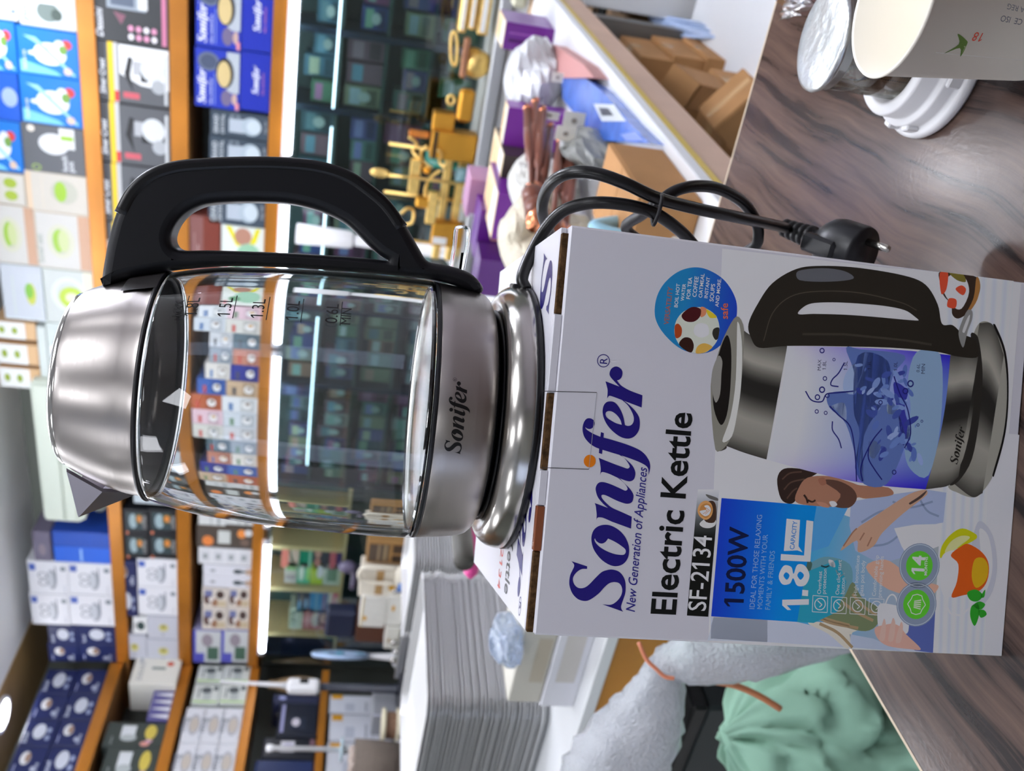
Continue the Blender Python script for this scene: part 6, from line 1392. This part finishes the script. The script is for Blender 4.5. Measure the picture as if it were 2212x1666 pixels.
# ------------------------------------------------------------------ things low down on the left, between counter and table
M_bub = mat('bubble wrap', (232, 236, 242), .16, 0, .6, trans=.6, bump=(240, 1.0, .003))
bg_ = empty('wrap_bag', 'clear white bubble wrap bag tied with an orange ribbon, left of the carton', 'bag', (-0.7466,0.6817,0.7502))
d0 = V3((-0.7466,0.6817,0.7502))
def crump(pts, rad, n=18, seed=2, sub=5, amp=.1):
    rnd = random.Random(seed); P = spl3(pts, sub); k = len(P) - 1; R = []
    for i in range(len(P)):
        t = i / k * (len(rad) - 1); a = int(min(t, len(rad) - 2)); R.append(rad[a] + (rad[a + 1] - rad[a]) * (t - a))
    mb = MB(); mb.tube(P, R, n)
    mb.v = [tuple(c + rnd.uniform(-1, 1) * amp * R[min(len(R) - 1, i // n)] for c in v) for i, v in enumerate(mb.v)]
    return mb
crump([V3((-0.7457,0.6822,0.7503)) - d0, V3((-0.7213,0.667,0.7212)) - d0, V3((-0.6917,0.6506,0.6721)) - d0, V3((-0.675,0.6485,0.6153)) - d0, V3((-0.6578,0.6467,0.5584)) - d0], [.014, .030, .030, .022, .012]).obj('upper_lobe', M_bub, bg_)
crump([V3((-0.747,0.6809,0.7476)) - d0, V3((-0.7833,0.6814,0.741)) - d0, V3((-0.8371,0.6739,0.7464)) - d0, V3((-0.8937,0.6664,0.7603)) - d0, V3((-0.9609,0.6523,0.7728)) - d0], [.014, .028, .044, .056, .066], seed=5).obj('lower_lobe', M_bub, bg_)
rb = [(-0.7073,0.6715,0.7865), (-0.7209,0.6613,0.7772), (-0.7282,0.6545,0.7656), (-0.7333,0.6494,0.7562), (-0.7333,0.6473,0.7463)]
mb = MB(); mb.tube(spl3([V3(p) - d0 for p in rb], 5), .0022, 6); mb.obj('ribbon', mat('orange ribbon', (226, 140, 106), .5), bg_)
gb_ = empty('cloth_sack', 'sage green cloth sack with deep folds beside the dark storage box', 'sack', (*(-0.9283,0.726,0.4697)[:2], 0))
zc_ = (-0.9283,0.726,0.4697)[2]
rnd = random.Random(3)
from mathutils import noise as MN
def sack(r, z1, n=110, m=80):
    v = []
    for j in range(m + 1):
        t = j / m; z = z1 * t
        pr = r * (.8 + .3 * math.sin(math.pi * min(1, t * 1.05)) ** .8) * (1 if t < .8 else max(.02, math.cos((t - .8) / .2 * math.pi / 2)) ** .55)
        for i in range(n):
            a = math.tau * i / n
            q = V3((math.cos(a) * 1.1, math.sin(a) * 1.1, z * 7)); q2 = q + V3((MN.noise(q * 1.3), MN.noise(q * 1.3 + V3((7, 0, 0))), MN.noise(q * 1.1 + V3((0, 9, 0))))) * .9
            fo = (abs(MN.noise(q2 * 1.7)) ** .7 - .35) * .36 + (abs(MN.noise(q2 * 3.6 + V3((3, 3, 3)))) - .2) * .2
            v.append((pr * (1 + fo) * math.cos(a), pr * (1 + fo) * math.sin(a), z + .02 * MN.noise(q2 * 2) * min(1, t * 4)))
    f = [(j * n + i, j * n + (i + 1) % n, (j + 1) * n + (i + 1) % n, (j + 1) * n + i) for j in range(m) for i in range(n)]
    f.append(tuple(m * n + i for i in range(n)))
    return MB().add(v, f, True)
sack(.155, zc_ + .13).obj('cloth', mat('sage green cloth', (134, 172, 150), .75, 0, .2, noise=(6, .08)), gb_)
st = [(-0.7398,0.6512,0.6992), (-0.736,0.6427,0.6765), (-0.7372,0.6311,0.6535), (-0.745,0.6214,0.6299)]
d0 = V3(gb_.location); mb = MB(); mb.tube(spl3([V3(p) - d0 for p in st], 5), .0035, 8); mb.obj('strap', mat('orange strap', (196, 124, 84), .5), gb_)
x0, z0_ = (-1.2864,0.4176); xl, zt = (-1.3901,0.4303)
o = empty('storage_box', 'dark grey storage box standing between the wrap bag and the green sack', 'box', (x0 - .2, 1.02, 0))
zt = (-1.2397,0.4787)[1]
MB().box(0, .26, 0, .2, 0, zt - .03, .006).obj('bin', mat('dark storage plastic', (40, 48, 50), .45), o); MB().box(-.006, .266, -.006, .206, zt - .03, zt, .005).obj('lid', mat('black lid plastic', (22, 24, 26), .4), o)

# ------------------------------------------------------------------ gold display goods on the back counter
ZC = .737
gr = 'gold display goods'
def rod(mb, a, b, r, n=8): mb.tube([a, b], r, n)
xa, xb = (-1.4129,0.7863)[0], (-0.9585,0.8483)[0]
o = empty('display_rack', 'gold two-bar display rack standing on the back counter behind the kettle handle', 'rack', (xa, 3.22, ZC))
Lr = xb - xa
for zz in ((-1.178,0.8217)[1] - ZC, (-1.1712,0.7717)[1] - ZC):
    mb = MB(); mb.box(0, Lr, -.012, .012, zz - .014, zz + .014, .004); mb.obj('bar', M_gold, o)
for x in (.05, Lr * .5, Lr - .05):
    mb = MB(); mb.tube([(x, .02, 0), (x, .02, .30)], .006, 8); mb.obj('post', M_gold, o)
    mb = MB(); mb.box(x - .03, x + .03, -.01, .05, 0, .008, .002); mb.obj('foot', M_gold, o)
for i, (rx, ry) in enumerate(((938, 385), (930, 440), (926, 490), (1010, 400), (1012, 470), (1006, 530))):
    pass
# hooks hanging from the rack
hk = [([(884, 300), (898, 318), (890, 335), (905, 352), (912, 365)], 'wavy gold hook above the rack'), ([(918, 318), (908, 335), (915, 358), (930, 372)], 'curved gold hook next to the wavy one'), ([(945, 362), (925, 385), (918, 415), (922, 440)], 'large gold arc hook in front of the showcase')]
for pts, lb in (([(-0.9513,0.9734), (-0.9733,0.9453), (-1.0041,0.9544), (-1.0266,0.926), (-1.0515,0.9132)], 'wavy gold hook in front of the dark showcase'), ([(-0.9747,0.9096), (-1,0.9258), (-1.0351,0.915), (-1.0508,0.8837)], 'curved gold hook next to the wavy one'),
                ([(-1.053,0.8507), (-1.0879,0.8822), (-1.1376,0.894), (-1.1851,0.8847)], 'large gold arc hook beside the gold spoon'), ([(-1.2319,0.9706), (-1.2115,0.9497), (-1.2225,0.9268), (-1.2582,0.9275), (-1.2763,0.9556)], 'thin gold ring by the kettle handle'),
                ([(-0.9822,0.8699), (-1.0015,0.8544), (-1.0303,0.857), (-1.0441,0.8355)], 'pale gold hook in front of the teal cup')):
    P = [V3((p[0], 3.16 + .01 * (i % 3), p[1])) for i, p in enumerate(pts)]
    mb = MB(); mb.tube(spl3(P, 6), .0055, 8); o = mb.obj('gold_hook', M_gold); tag(o, lb, 'hook', gr)
# gold spoon
a, b = V3(((-1.0844,1.032)[0], 3.13, (-1.0844,1.032)[1])), V3(((-1.0819,0.8923)[0], 3.13, (-1.0819,0.8923)[1]))
o = empty('gold_spoon', 'long gold serving spoon standing bowl up before the showcase', 'spoon', b, 0, gr); d = a - b
mb = MB(); mb.tube([V3((0, 0, ZC - b.z)), d * .0, d * .5, d], [.007, .006, .0045, .006], 8); mb.obj('stem', M_gold, o)
mb = MB(); mb.ball(d + V3((.004, 0, .028)), .017, .009, .034); mb.obj('bowl', M_gold, o)
# gold canisters and cards
def gbox(label, r, y, dep, m, name='gold_box', its=(), c=.004):
    x0, x1, z0, z1 = r
    z0 = max(z0, ZC + .0005)
    o = MB().box(0, x1 - x0, 0, dep, 0, z1 - z0, c).obj(name, m); o.location = (x0, y, z0); tag(o, label, 'ornament', gr)
    if its:
        A = Art(1); items(A, (x1 - x0) * 1000, (z1 - z0) * 1000, its); A.obj('front_print', lambda u, v, L: (u / 1000, -.0006 - L * .0003, v / 1000), PRINT, o)
    return o
M_go2 = mat('textured gold', (214, 156, 60), .35, .9, bump=(220, .8, .003))
gbox('square textured gold canister, upper one before the dark showcase', (-0.932,-0.867,0.822,0.898), 3.2, .06, M_go2)
gbox('textured gold canister with a dark band, lower one before the dark showcase', (-1.022,-0.924,0.71,0.895), 3.18, .07, M_go2, its=[('r', 0, .86, 1, .95, (70, 52, 24))])
gbox('tan gold upright block between hooks and spoon', (-1.145,-1.023,0.92,0.958), 3.14, .03, M_gold)
gbox('knobbly gold candle holder left of the rack', (-1.2,-1.159,0.872,0.924), 3.15, .04, M_go2, c=.008)
gbox('slim gold block left of the candle holder', (-1.255,-1.134,0.846,0.882), 3.15, .03, M_gold)
gbox('tall white and gold stand beside the kettle handle', (-1.343,-1.253,0.652,0.851), 3.17, .05, M_go2, its=[('r', .1, .5, .4, .95, (226, 226, 222))])
for i, (r, lb) in enumerate((((-0.595,-0.466,0.829,0.854), 'upper'), ((-0.582,-0.461,0.8,0.824), 'middle'), ((-0.593,-0.455,0.756,0.792), 'lower'))):
    x0, x1, z0, z1 = r
    o = empty('gilt_tray', 'gold framed white tray in the stack at the right edge, %s one' % lb, 'tray', (x0, 3.2, z0), 0, gr)
    MB().box(0, x1 - x0, 0, .1, 0, z1 - z0, .004).obj('frame', M_gold, o)
    MB().box(.01, x1 - x0 - .01, -.002, .002, (z1 - z0) * .3, (z1 - z0) * .75, .001).obj('inlay', mat('white enamel', (232, 230, 226), .2), o)
P = [V3((p[0], 3.16, p[1])) for p in ([(-0.5905,0.8738),(-0.6199,0.8758),(-0.6776,0.8662),(-0.6899,0.849),(-0.6239,0.8538),(-0.592,0.8645)])]
mb = MB(); mb.tube(spl3(P, 5, True), .005, 8, closed=True); tag(mb.obj('gold_loop', M_gold), 'long gold loop handle at the right of the showcase', 'handle', gr)
gbox('pinkish tan upright bar between gold loop and gold jug', (-0.734,-0.605,0.809,0.83), 3.18, .03, mat('rose tan', (176, 124, 92), .35, .4))
lump('gold_jug', 'bulging shiny gold jug near the right end of the counter', 'jug', ((-0.6887,0.7795)[0], 3.22, (-0.6887,0.7795)[1]), (.05, .04, .05), M_gold, 4, .09, 18, 12, gr)
gbox('gold curled ornament under the gold jug', (-0.882,-0.772,0.767,0.82), 3.18, .04, M_go2, c=.01)
P = [V3((p[0], 3.15, p[1])) for p in ([(-0.796,0.861),(-0.8142,0.8585),(-0.8186,0.8453),(-0.8019,0.8382),(-0.7881,0.8496)])]
mb = MB(); mb.tube(spl3(P, 5, True), .005, 8, closed=True); tag(mb.obj('gold_ring', M_gold), 'small gold ring knob above the curled ornament', 'ring', gr)
gbox('brass bar with orange blossoms above the rack', (-0.962,-0.939,0.903,0.973), 3.2, .02, mat('orange brass', (210, 130, 60), .4, .6))
o = empty('ceramic_cup', 'teal ceramic cup behind the gold hooks', 'cup', ((-1.0565,0.866)[0], 3.3, ZC))
mb = MB(); zt = (-1.0611,0.899)[1] - ZC; mb.lathe([(.0001, 0), (.03, 0), (.034, .01), (.036, zt), (.034, zt), (.031, .012), (.0001, .01)], 24); mb.obj('body', mat('teal glaze', (30, 120, 104), .25), o)
o = empty('ceramic_cup', 'grey blue ceramic cup in front of the rack, lower down', 'cup', ((-1.0577,0.7858)[0], 3.15, ZC))
mb = MB(); mb.lathe([(.0001, 0), (.022, 0), (.026, .01), (.03, .06), (.028, .06), (.024, .012), (.0001, .01)], 24); mb.obj('body', mat('grey blue glaze', (90, 124, 128), .25), o)
mb = MB(); mb.ball(((-1.0562,0.9001)[0], 3.15, (-1.0562,0.9001)[1]), .013); tag(mb.obj('orange_ball', mat('orange bead', (236, 160, 30), .35)), 'orange ball ornament beside the teal cup', 'ornament')
# white pump bottle seen through the handle opening
o = empty('white_dispenser', 'white dispenser with round base seen through the handle opening', 'dispenser', ((-1.4138,1.2552)[0], 3.3, ZC))
zt = (-1.4248,1.3397)[1] - ZC; zm = (-1.4053,1.1183)[1] - ZC
mb = MB(); mb.lathe([(.0001, 0), (.05, 0), (.052, .02), (.03, .04), (.022, zm), (.02, zm + .01), (.0001, zm + .01)], 24); mb.obj('base', M_white, o)
mb = MB(); mb.lathe([(.028, zm + .012), (.034, zm + .03), (.038, zt), (.0001, zt + .002)], 24); mb.obj('body', M_white, o)
# ---- white gift packs, basket etc. at the left end of the counter
def wbox(label, r, y, dep, col, its=(), name='gift_pack', c=.004):
    x0, x1, z0, z1 = r
    o = MB().box(0, x1 - x0, 0, dep, 0, z1 - z0 - .001, c).obj(name, mat('pack %d %d %d' % tuple(col), col, .5, noise=(30, .04))); o.location = (x0, y, z0); tag(o, label, 'box')
    if its:
        A = Art(1); items(A, (x1 - x0) * 1000, (z1 - z0) * 1000, its); A.obj('front_print', lambda u, v, L: (u / 1000, -.0006 - L * .0003, v / 1000), PRINT, o)
    return o
def zz(x): return (-0.717,2.2628)[:0] or x
GO = (214, 160, 40)
b0, b1, bz0, bz1 = (-3.329,-3.141,0.691,0.817); m0, m1, mz0, mz1 = (-3.349,-3.15,0.817,0.938)
wbox('white gift pack with a gold emblem, lower one on the back counter', (b0, b1, ZC, mz0), 3.2, .1, (226, 224, 216), [('e', .6, .6, .1, .1, GO), ('r', .1, .92, .9, .95, (200, 196, 186))])
wbox('white gift pack with gold edging, on top of the lower one', (m0, m1, mz0, mz1), 3.2, .1, (222, 220, 212), [('e', .3, .8, .08, .08, GO), ('r', .0, .9, 1, .94, (206, 180, 110))])
b0, b1, bz0, bz1 = (-3.48,-3.335,0.675,0.786); wbox('white crumpled gift pack left of the stacked packs', (b0, b1, ZC, bz1 + .02), 3.19, .1, (218, 216, 206), [('e', .4, .7, .1, .1, (170, 140, 90))])
b0, b1, bz0, bz1 = (-3.17,-3.001,0.842,0.957); wbox('cream gift pack with a brown band right of the white packs', (b0, b1, ZC, bz1), 3.22, .1, (222, 214, 198), [('r', .0, .5, 1, .66, (176, 140, 92)), ('e', .4, .3, .12, .08, GO)])
b0, b1, bz0, bz1 = (-2.975,-2.846,0.754,0.94); o = wbox('wooden crate with dark stacked plates next to the kettle', (b0, b1, ZC, bz1), 3.24, .1, (150, 112, 66), [('r', .1, .5, .9, .95, (84, 72, 62)), ('r', .12, .55, .88, .62, (150, 130, 100)), ('r', .12, .7, .88, .76, (140, 120, 96)), ('r', .1, .1, .42, .42, (60, 46, 36)), ('r', .52, .1, .9, .42, (70, 54, 42))], name='wooden_crate', c=.003)
o = empty('hanging_bag', 'cream basket bag with a curved handle in front of the wooden crate', 'bag', ((-3.0005,0.8502)[0], 3.19, ZC))
zh = (-3.0067,0.9343)[1] - ZC
mb = MB(); mb.tube(spl3([(-.05, 0, .06), (-.045, 0, zh), (0, 0, zh + .03), (.045, 0, zh), (.05, 0, .06)], 6), .009, 10); mb.obj('handle', mat('cream leather', (226, 218, 200), .5), o)
mb = MB(); mb.lathe([(.0001, 0), (.05, 0), (.058, .06), (.054, .06), (.048, .006), (.0001, .006)], 20, Matrix.Diagonal((1, .5, 1, 1))); mb.obj('body', mat('cream leather', (226, 218, 200), .5), o)
o = empty('blue_cup', 'small blue cup with silver charm by the gift packs', 'cup', ((-3.0474,0.747)[0], 3.17, ZC))
mb = MB(); mb.lathe([(.0001, 0), (.024, 0), (.028, .045), (.025, .045), (.021, .005), (.0001, .005)], 20); mb.obj('body', mat('royal blue glaze', (40, 100, 176), .3), o)
mb = MB(); mb.ball((0, -.03, .06), .012); mb.obj('charm', M_steel, o)
for i, (p, lb) in enumerate((((-3.4025,0.76), 'upper'), ((-3.4651,0.7398), 'middle'), ((-3.524,0.7514), 'lower'))):
    mb = MB(); mb.ball((p[0], 3.16, p[1]), .018, .014, .018, 10, 6); mb.box(p[0] - .004, p[0] + .004, 3.156, 3.164, ZC, p[1]); tag(mb.obj('crystal_charm', M_steel), 'sparkling silver charm on the counter, %s of three' % lb, 'ornament', 'silver charms')
# black roll bag standing in front of the pale shelves
o = empty('black_handbag', 'navy black handbag standing before the left end of the showcase', 'bag', ((-3.4342,1.1001)[0], 3.28, (-3.4242,0.944)[1]))
hh = (-3.434,1.0957)[1] - (-3.4242,0.944)[1]; ww = ((-3.3502,1.0173)[0] - (-3.5277,1.0033)[0]) / 2
MB().box(-ww, ww, 0, .08, 0, hh, .015).obj('body', mat('navy leather', (30, 36, 58), .4), o)
mb = MB(); mb.tube(spl3([(-ww * .5, .04, hh), (-ww * .3, .04, hh + .03), (ww * .3, .04, hh + .03), (ww * .5, .04, hh)], 5), .004, 8); mb.obj('handle', mat('navy leather', (30, 36, 58), .4), o)
MB().box(-ww - .01, ww + .01, -.005, .09, ZC - o.location.z, -.0005, .003).obj('stand', mat('dark brown stand', (84, 50, 34), .5), o)

# ------------------------------------------------------------------ left wall: lower shelf and side counter
lc = empty('side_counter', 'dark counter along the left wall below the lowest shelf', 'counter', (-4.29, .6, 0))
MB().box(0, .70, 0, 2.5, 0, .69).obj('carcass', mat('navy cabinet', (34, 38, 52), .4), lc); MB().box(0, .72, -.01, 2.52, .69, .715, .003).obj('top', mat('dark counter top', (58, 58, 64), .35), lc)
def lbox(label, r, col, its=(), name='appliance', front=-3.94, dep=.2, c=.01, z0=None, rough=.35, cat='appliance'):
    a0, a1, zz0, z1 = r
    if z0 is None: z0 = zz0
    o = MB().box(-dep, 0, 0, a1 - a0 - .004, 0, z1 - z0 - .001, c).obj(name, mat('app %d %d %d' % tuple(col), col, rough)); o.location = (front, a0 + .002, z0); tag(o, label, cat)
    if its:
        A = Art(1); items(A, (a1 - a0 - .004) * 1000, (z1 - z0) * 1000, its); A.obj('front_panel', lambda u, v, L: (.0006 + L * .0003, u / 1000, v / 1000), PRINT, o)
    return o
NB = (26, 30, 44)
lbox('black coffee machine with a pale display on the lowest left shelf', (3.027,3.238,1.078,1.281), NB, [('r', .2, .3, .55, .7, (40, 46, 62)), ('e', .4, .55, .12, .1, (206, 200, 210)), ('r', .1, .84, .9, .92, (150, 150, 190))], z0=1.082)
lbox('black air fryer with a square white badge on the lowest left shelf', (2.901,3.026,1.066,1.339), (22, 24, 34), [('r', .3, .4, .8, .66, (206, 204, 212)), ('e', .55, .52, .16, .1, (170, 166, 190)), ('r', .6, .04, .9, .12, (120, 90, 100))], z0=1.082)
lbox('navy appliance with a long white side stripe at the photo edge', (2.752,2.901,1.057,1.359), (30, 44, 86), [('r', .1, .1, .3, .96, (170, 176, 200))], z0=1.082)
lbox('dark navy jar shaped appliance beside the tan vase', (3.226,3.29,1.087,1.317), (40, 44, 70), [('e', .5, .8, .2, .08, (150, 156, 200))], z0=1.082)
for i, (y, lb, r) in enumerate(((3.38, 'nearer the corner', .022), (3.2, 'beside the tan vase', .022))):
    o = empty('white_bottle', 'white cylinder bottle with black cap on the lowest left shelf, ' + lb, 'bottle', (-4.0, y, 1.0825))
    mb = MB(); mb.lathe([(.0001, 0), (r, 0), (r * 1.1, .01), (r * 1.1, .17), (r * .9, .185), (.0001, .186)], 20); mb.obj('body', M_white, o)
    mb = MB(); mb.lathe([(r * .85, .186), (r * .8, .215), (.0001, .217)], 20); mb.obj('cap', M_black, o)
o = empty('tan_vase', 'glossy tan vase with a bright highlight under the third left shelf', 'vase', (-4.0, (3.3903,1.3062)[0], 1.0825))
mb = MB(); mb.lathe([(.0001, 0), (.03, 0), (.045, .05), (.05, .12), (.036, .2), (.024, .24), (.026, .27), (.022, .27), (.0001, .26)], 28); mb.obj('body', mat('tan glaze', (150, 124, 92), .15), o)
# goods between lowest left shelf and side counter
for i, (r, lb) in enumerate((((3.177,3.293,0.909,1.033), 'nearer the corner'), ((3.012,3.172,0.904,1.025), 'in the middle'), ((2.781,3.006,0.896,1.026), 'at the photo edge'))):
    a0, a1, z0, z1 = r
    wl = MB().box(-.2, 0, 0, a1 - a0 - .004, 0, z1 - .716, .004).obj('product_carton', mat('lower white card', (206, 208, 216), .5)); wl.location = (-3.94, a0, .716); tag(wl, 'pale grey carton with amber corner label below lowest left shelf, ' + lb, 'box', 'pale cartons on the side counter')
    A = Art(1); items(A, (a1 - a0) * 1000, (z1 - .716) * 1000, [('r', .72, .8, .95, .97, (206, 150, 40)), ('r', .1, .4, .6, .43, (150, 154, 164)), ('r', .1, .6, .5, .75, (180, 184, 196)), ('r', .02, .3, .98, .31, (150, 154, 164))]); A.obj('front_print', lambda u, v, L: (.0006 + L * .0003, u / 1000, v / 1000), PRINT, wl)
# colander, steamer, paper holder, reels, basket on the side counter front
X0 = -3.64
o = empty('blue_fan', 'pale blue round mesh fan with a turquoise centre on the side counter', 'fan', (-3.70, (3.3394,0.945)[0], .7155))
zc = (3.3425,1.0035)[1] - .7155; rr_ = ((3.3354,1.1419)[1] - (3.3497,0.8633)[1]) / 2
RF = Matrix.Translation((0, 0, zc)) @ Matrix.Rotation(.75, 4, 'Z') @ Matrix.Rotation(math.pi / 2, 4, 'Y')
mb = MB(); mb.lathe([(rr_, -.012), (rr_ + .006, 0), (rr_, .012), (rr_ - .006, 0)], 36, RF, closed=True); mb.obj('rim', mat('pale blue plastic', (176, 200, 232), .3), o)
mb = MB()
for k in range(18):
    a = math.tau * k / 18; mb.tube([RF @ V3((.02 * math.cos(a), .02 * math.sin(a), .01)), RF @ V3((rr_ * math.cos(a), rr_ * math.sin(a), 0))], .0022, 6)
g_ = mb.obj('guard', mat('pale blue plastic', (176, 200, 232), .3), o)
for k in range(3):
    a = math.tau * k / 3; mb = MB(); mb.box(.02, rr_ * .85, -.03, .03, -.004, .0, .002, RF @ Matrix.Rotation(a, 4, 'Z') @ Matrix.Rotation(.3, 4, 'X')); mb.obj('blade', mat('turquoise blade', (90, 196, 220), .3), o)
mb = MB(); mb.lathe([(.0001, -.015), (.024, -.012), (.024, .012), (.0001, .016)], 20, RF); mb.obj('hub', mat('turquoise blade', (90, 196, 220), .3), o)
mb = MB(); mb.lathe([(.0001, 0), (.05, 0), (.05, .015), (.018, .03), (.012, zc - rr_), (.0001, zc - rr_)], 24); mb.obj('stand', M_white, o)
def stick(name, label, cat, x, raw0, raw1):
    pass
ps = (3.0653,1.094); pt = (3.059,1.2448); pw = (3.0788,1.5531)
o = empty('hand_steamer', 'white hand steamer with long grey wand and black window on the side counter', 'steamer', (-3.62, ps[0], .7155))
zb0, zt0, zw = ps[1] - .7155, pt[1] - .7155, pw[1] - .7155
mb = MB(); mb.lathe([(.0001, 0), (.028, 0), (.03, .01), (.022, .02), (.018, zb0), (.0001, zb0)], 20); mb.obj('stand', mat('dark stand', (36, 40, 52), .4), o)
MB().box(-.03, .03, -.034, .034, zb0, zt0, .014).obj('body', M_white, o)
MB().box(.0295, .0315, -.008, .02, zb0 + (zt0 - zb0) * .35, zb0 + (zt0 - zb0) * .62, .0008).obj('window', M_black, o)
mb = MB(); mb.tube([(0, 0, zt0 - .005), (0, .002, zt0 + .03), (0, pw[0] - ps[0], zw)], [.018, .011, .006], 12); mb.obj('wand', mat('pale grey wand', (206, 206, 208), .35), o)
p0, p1 = (2.7039,1.2976), (2.6928,0.98)
o = empty('paper_holder', 'white pole holder with a pale blue ring foot on the side counter', 'holder', (-3.585, p1[0], .7155))
zt0 = p0[1] - .7155; zr = p1[1] - .7155
mb = MB(); mb.lathe([(.0001, zr), (.011, zr), (.011, zt0 - .03), (.016, zt0 - .025), (.016, zt0), (.0001, zt0 + .004)], 20); mb.obj('pole', M_white, o)
mb = MB(); mb.lathe([(.05, zr - .012), (.056, zr - .006), (.05, zr), (.042, zr - .002), (.042, zr - .01)], 32, closed=True); mb.lathe([(.0001, zr - .006), (.048, zr - .008)], 32); mb.obj('ring', mat('pale blue ring', (186, 206, 214), .3), o)
mb = MB(); mb.lathe([(.0001, 0), (.045, 0), (.045, .01), (.02, .02), (.018, zr - .012), (.0001, zr - .012)], 24); mb.obj('foot', M_white, o)
pr = (2.7899,0.7489)
for i, (ra, lb) in enumerate((((2.8402,0.7425), ''),)):
    o = empty('ribbon_reel', 'cream reel wound with brown cord standing behind the silver trays', 'reel', (-3.60, ra[0], .7155))
    z1 = (2.8385,0.7977)[1] - .7155; z1 = max(z1, .07)
    mb = MB(); mb.lathe([(.0001, 0), (.075, 0), (.078, .008), (.075, .016), (.0001, .016)], 32); mb.obj('flange', mat('cream plastic', (226, 218, 190), .45), o)
    mb = MB(); mb.lathe([(.0001, z1 - .016), (.075, z1 - .016), (.078, z1 - .008), (.075, z1), (.0001, z1)], 32); mb.obj('flange', mat('cream plastic', (226, 218, 190), .45), o)
    mb = MB(); mb.lathe([(.058, .016), (.06, z1 * .5), (.058, z1 - .016)], 32); mb.obj('cord', mat('brown cord', (136, 104, 84), .7, bump=(500, 1, .002)), o)
gx = (2.981,3.181,0.671,0.83)
lbox('plain mid grey carton on the side counter behind the cream reel', gx, (150, 152, 158), [('r', .02, .02, .06, .98, (190, 190, 210))], 'grey_carton', -3.72, .14, .004, .7155, .5, 'box')
o = empty('wicker_basket', 'taupe wicker basket with lilac flowers at the photo edge beside the tray stack', 'basket', (-3.46, (2.5324,0.8549)[0], .7155))
zt0 = max(.09, (2.5535,0.9258)[1] - .7155)
mb = MB(); mb.lathe([(.0001, .002), (.085, 0), (.095, zt0 * .5), (.1, zt0), (.094, zt0), (.088, .01), (.0001, .01)], 40); mb.obj('weave', mat('taupe wicker', (118, 106, 96), .7, bump=(140, 1.5, .006)), o)
for k in range(6):
    a = k * 1.1; mb = MB(); mb.ball((.05 * math.cos(a), .05 * math.sin(a), zt0 + .004), .026, .026, .02, 10, 6); mb.obj('flower', mat('lilac petals', (150, 132, 166) if k % 2 else (176, 160, 150), .6), o)
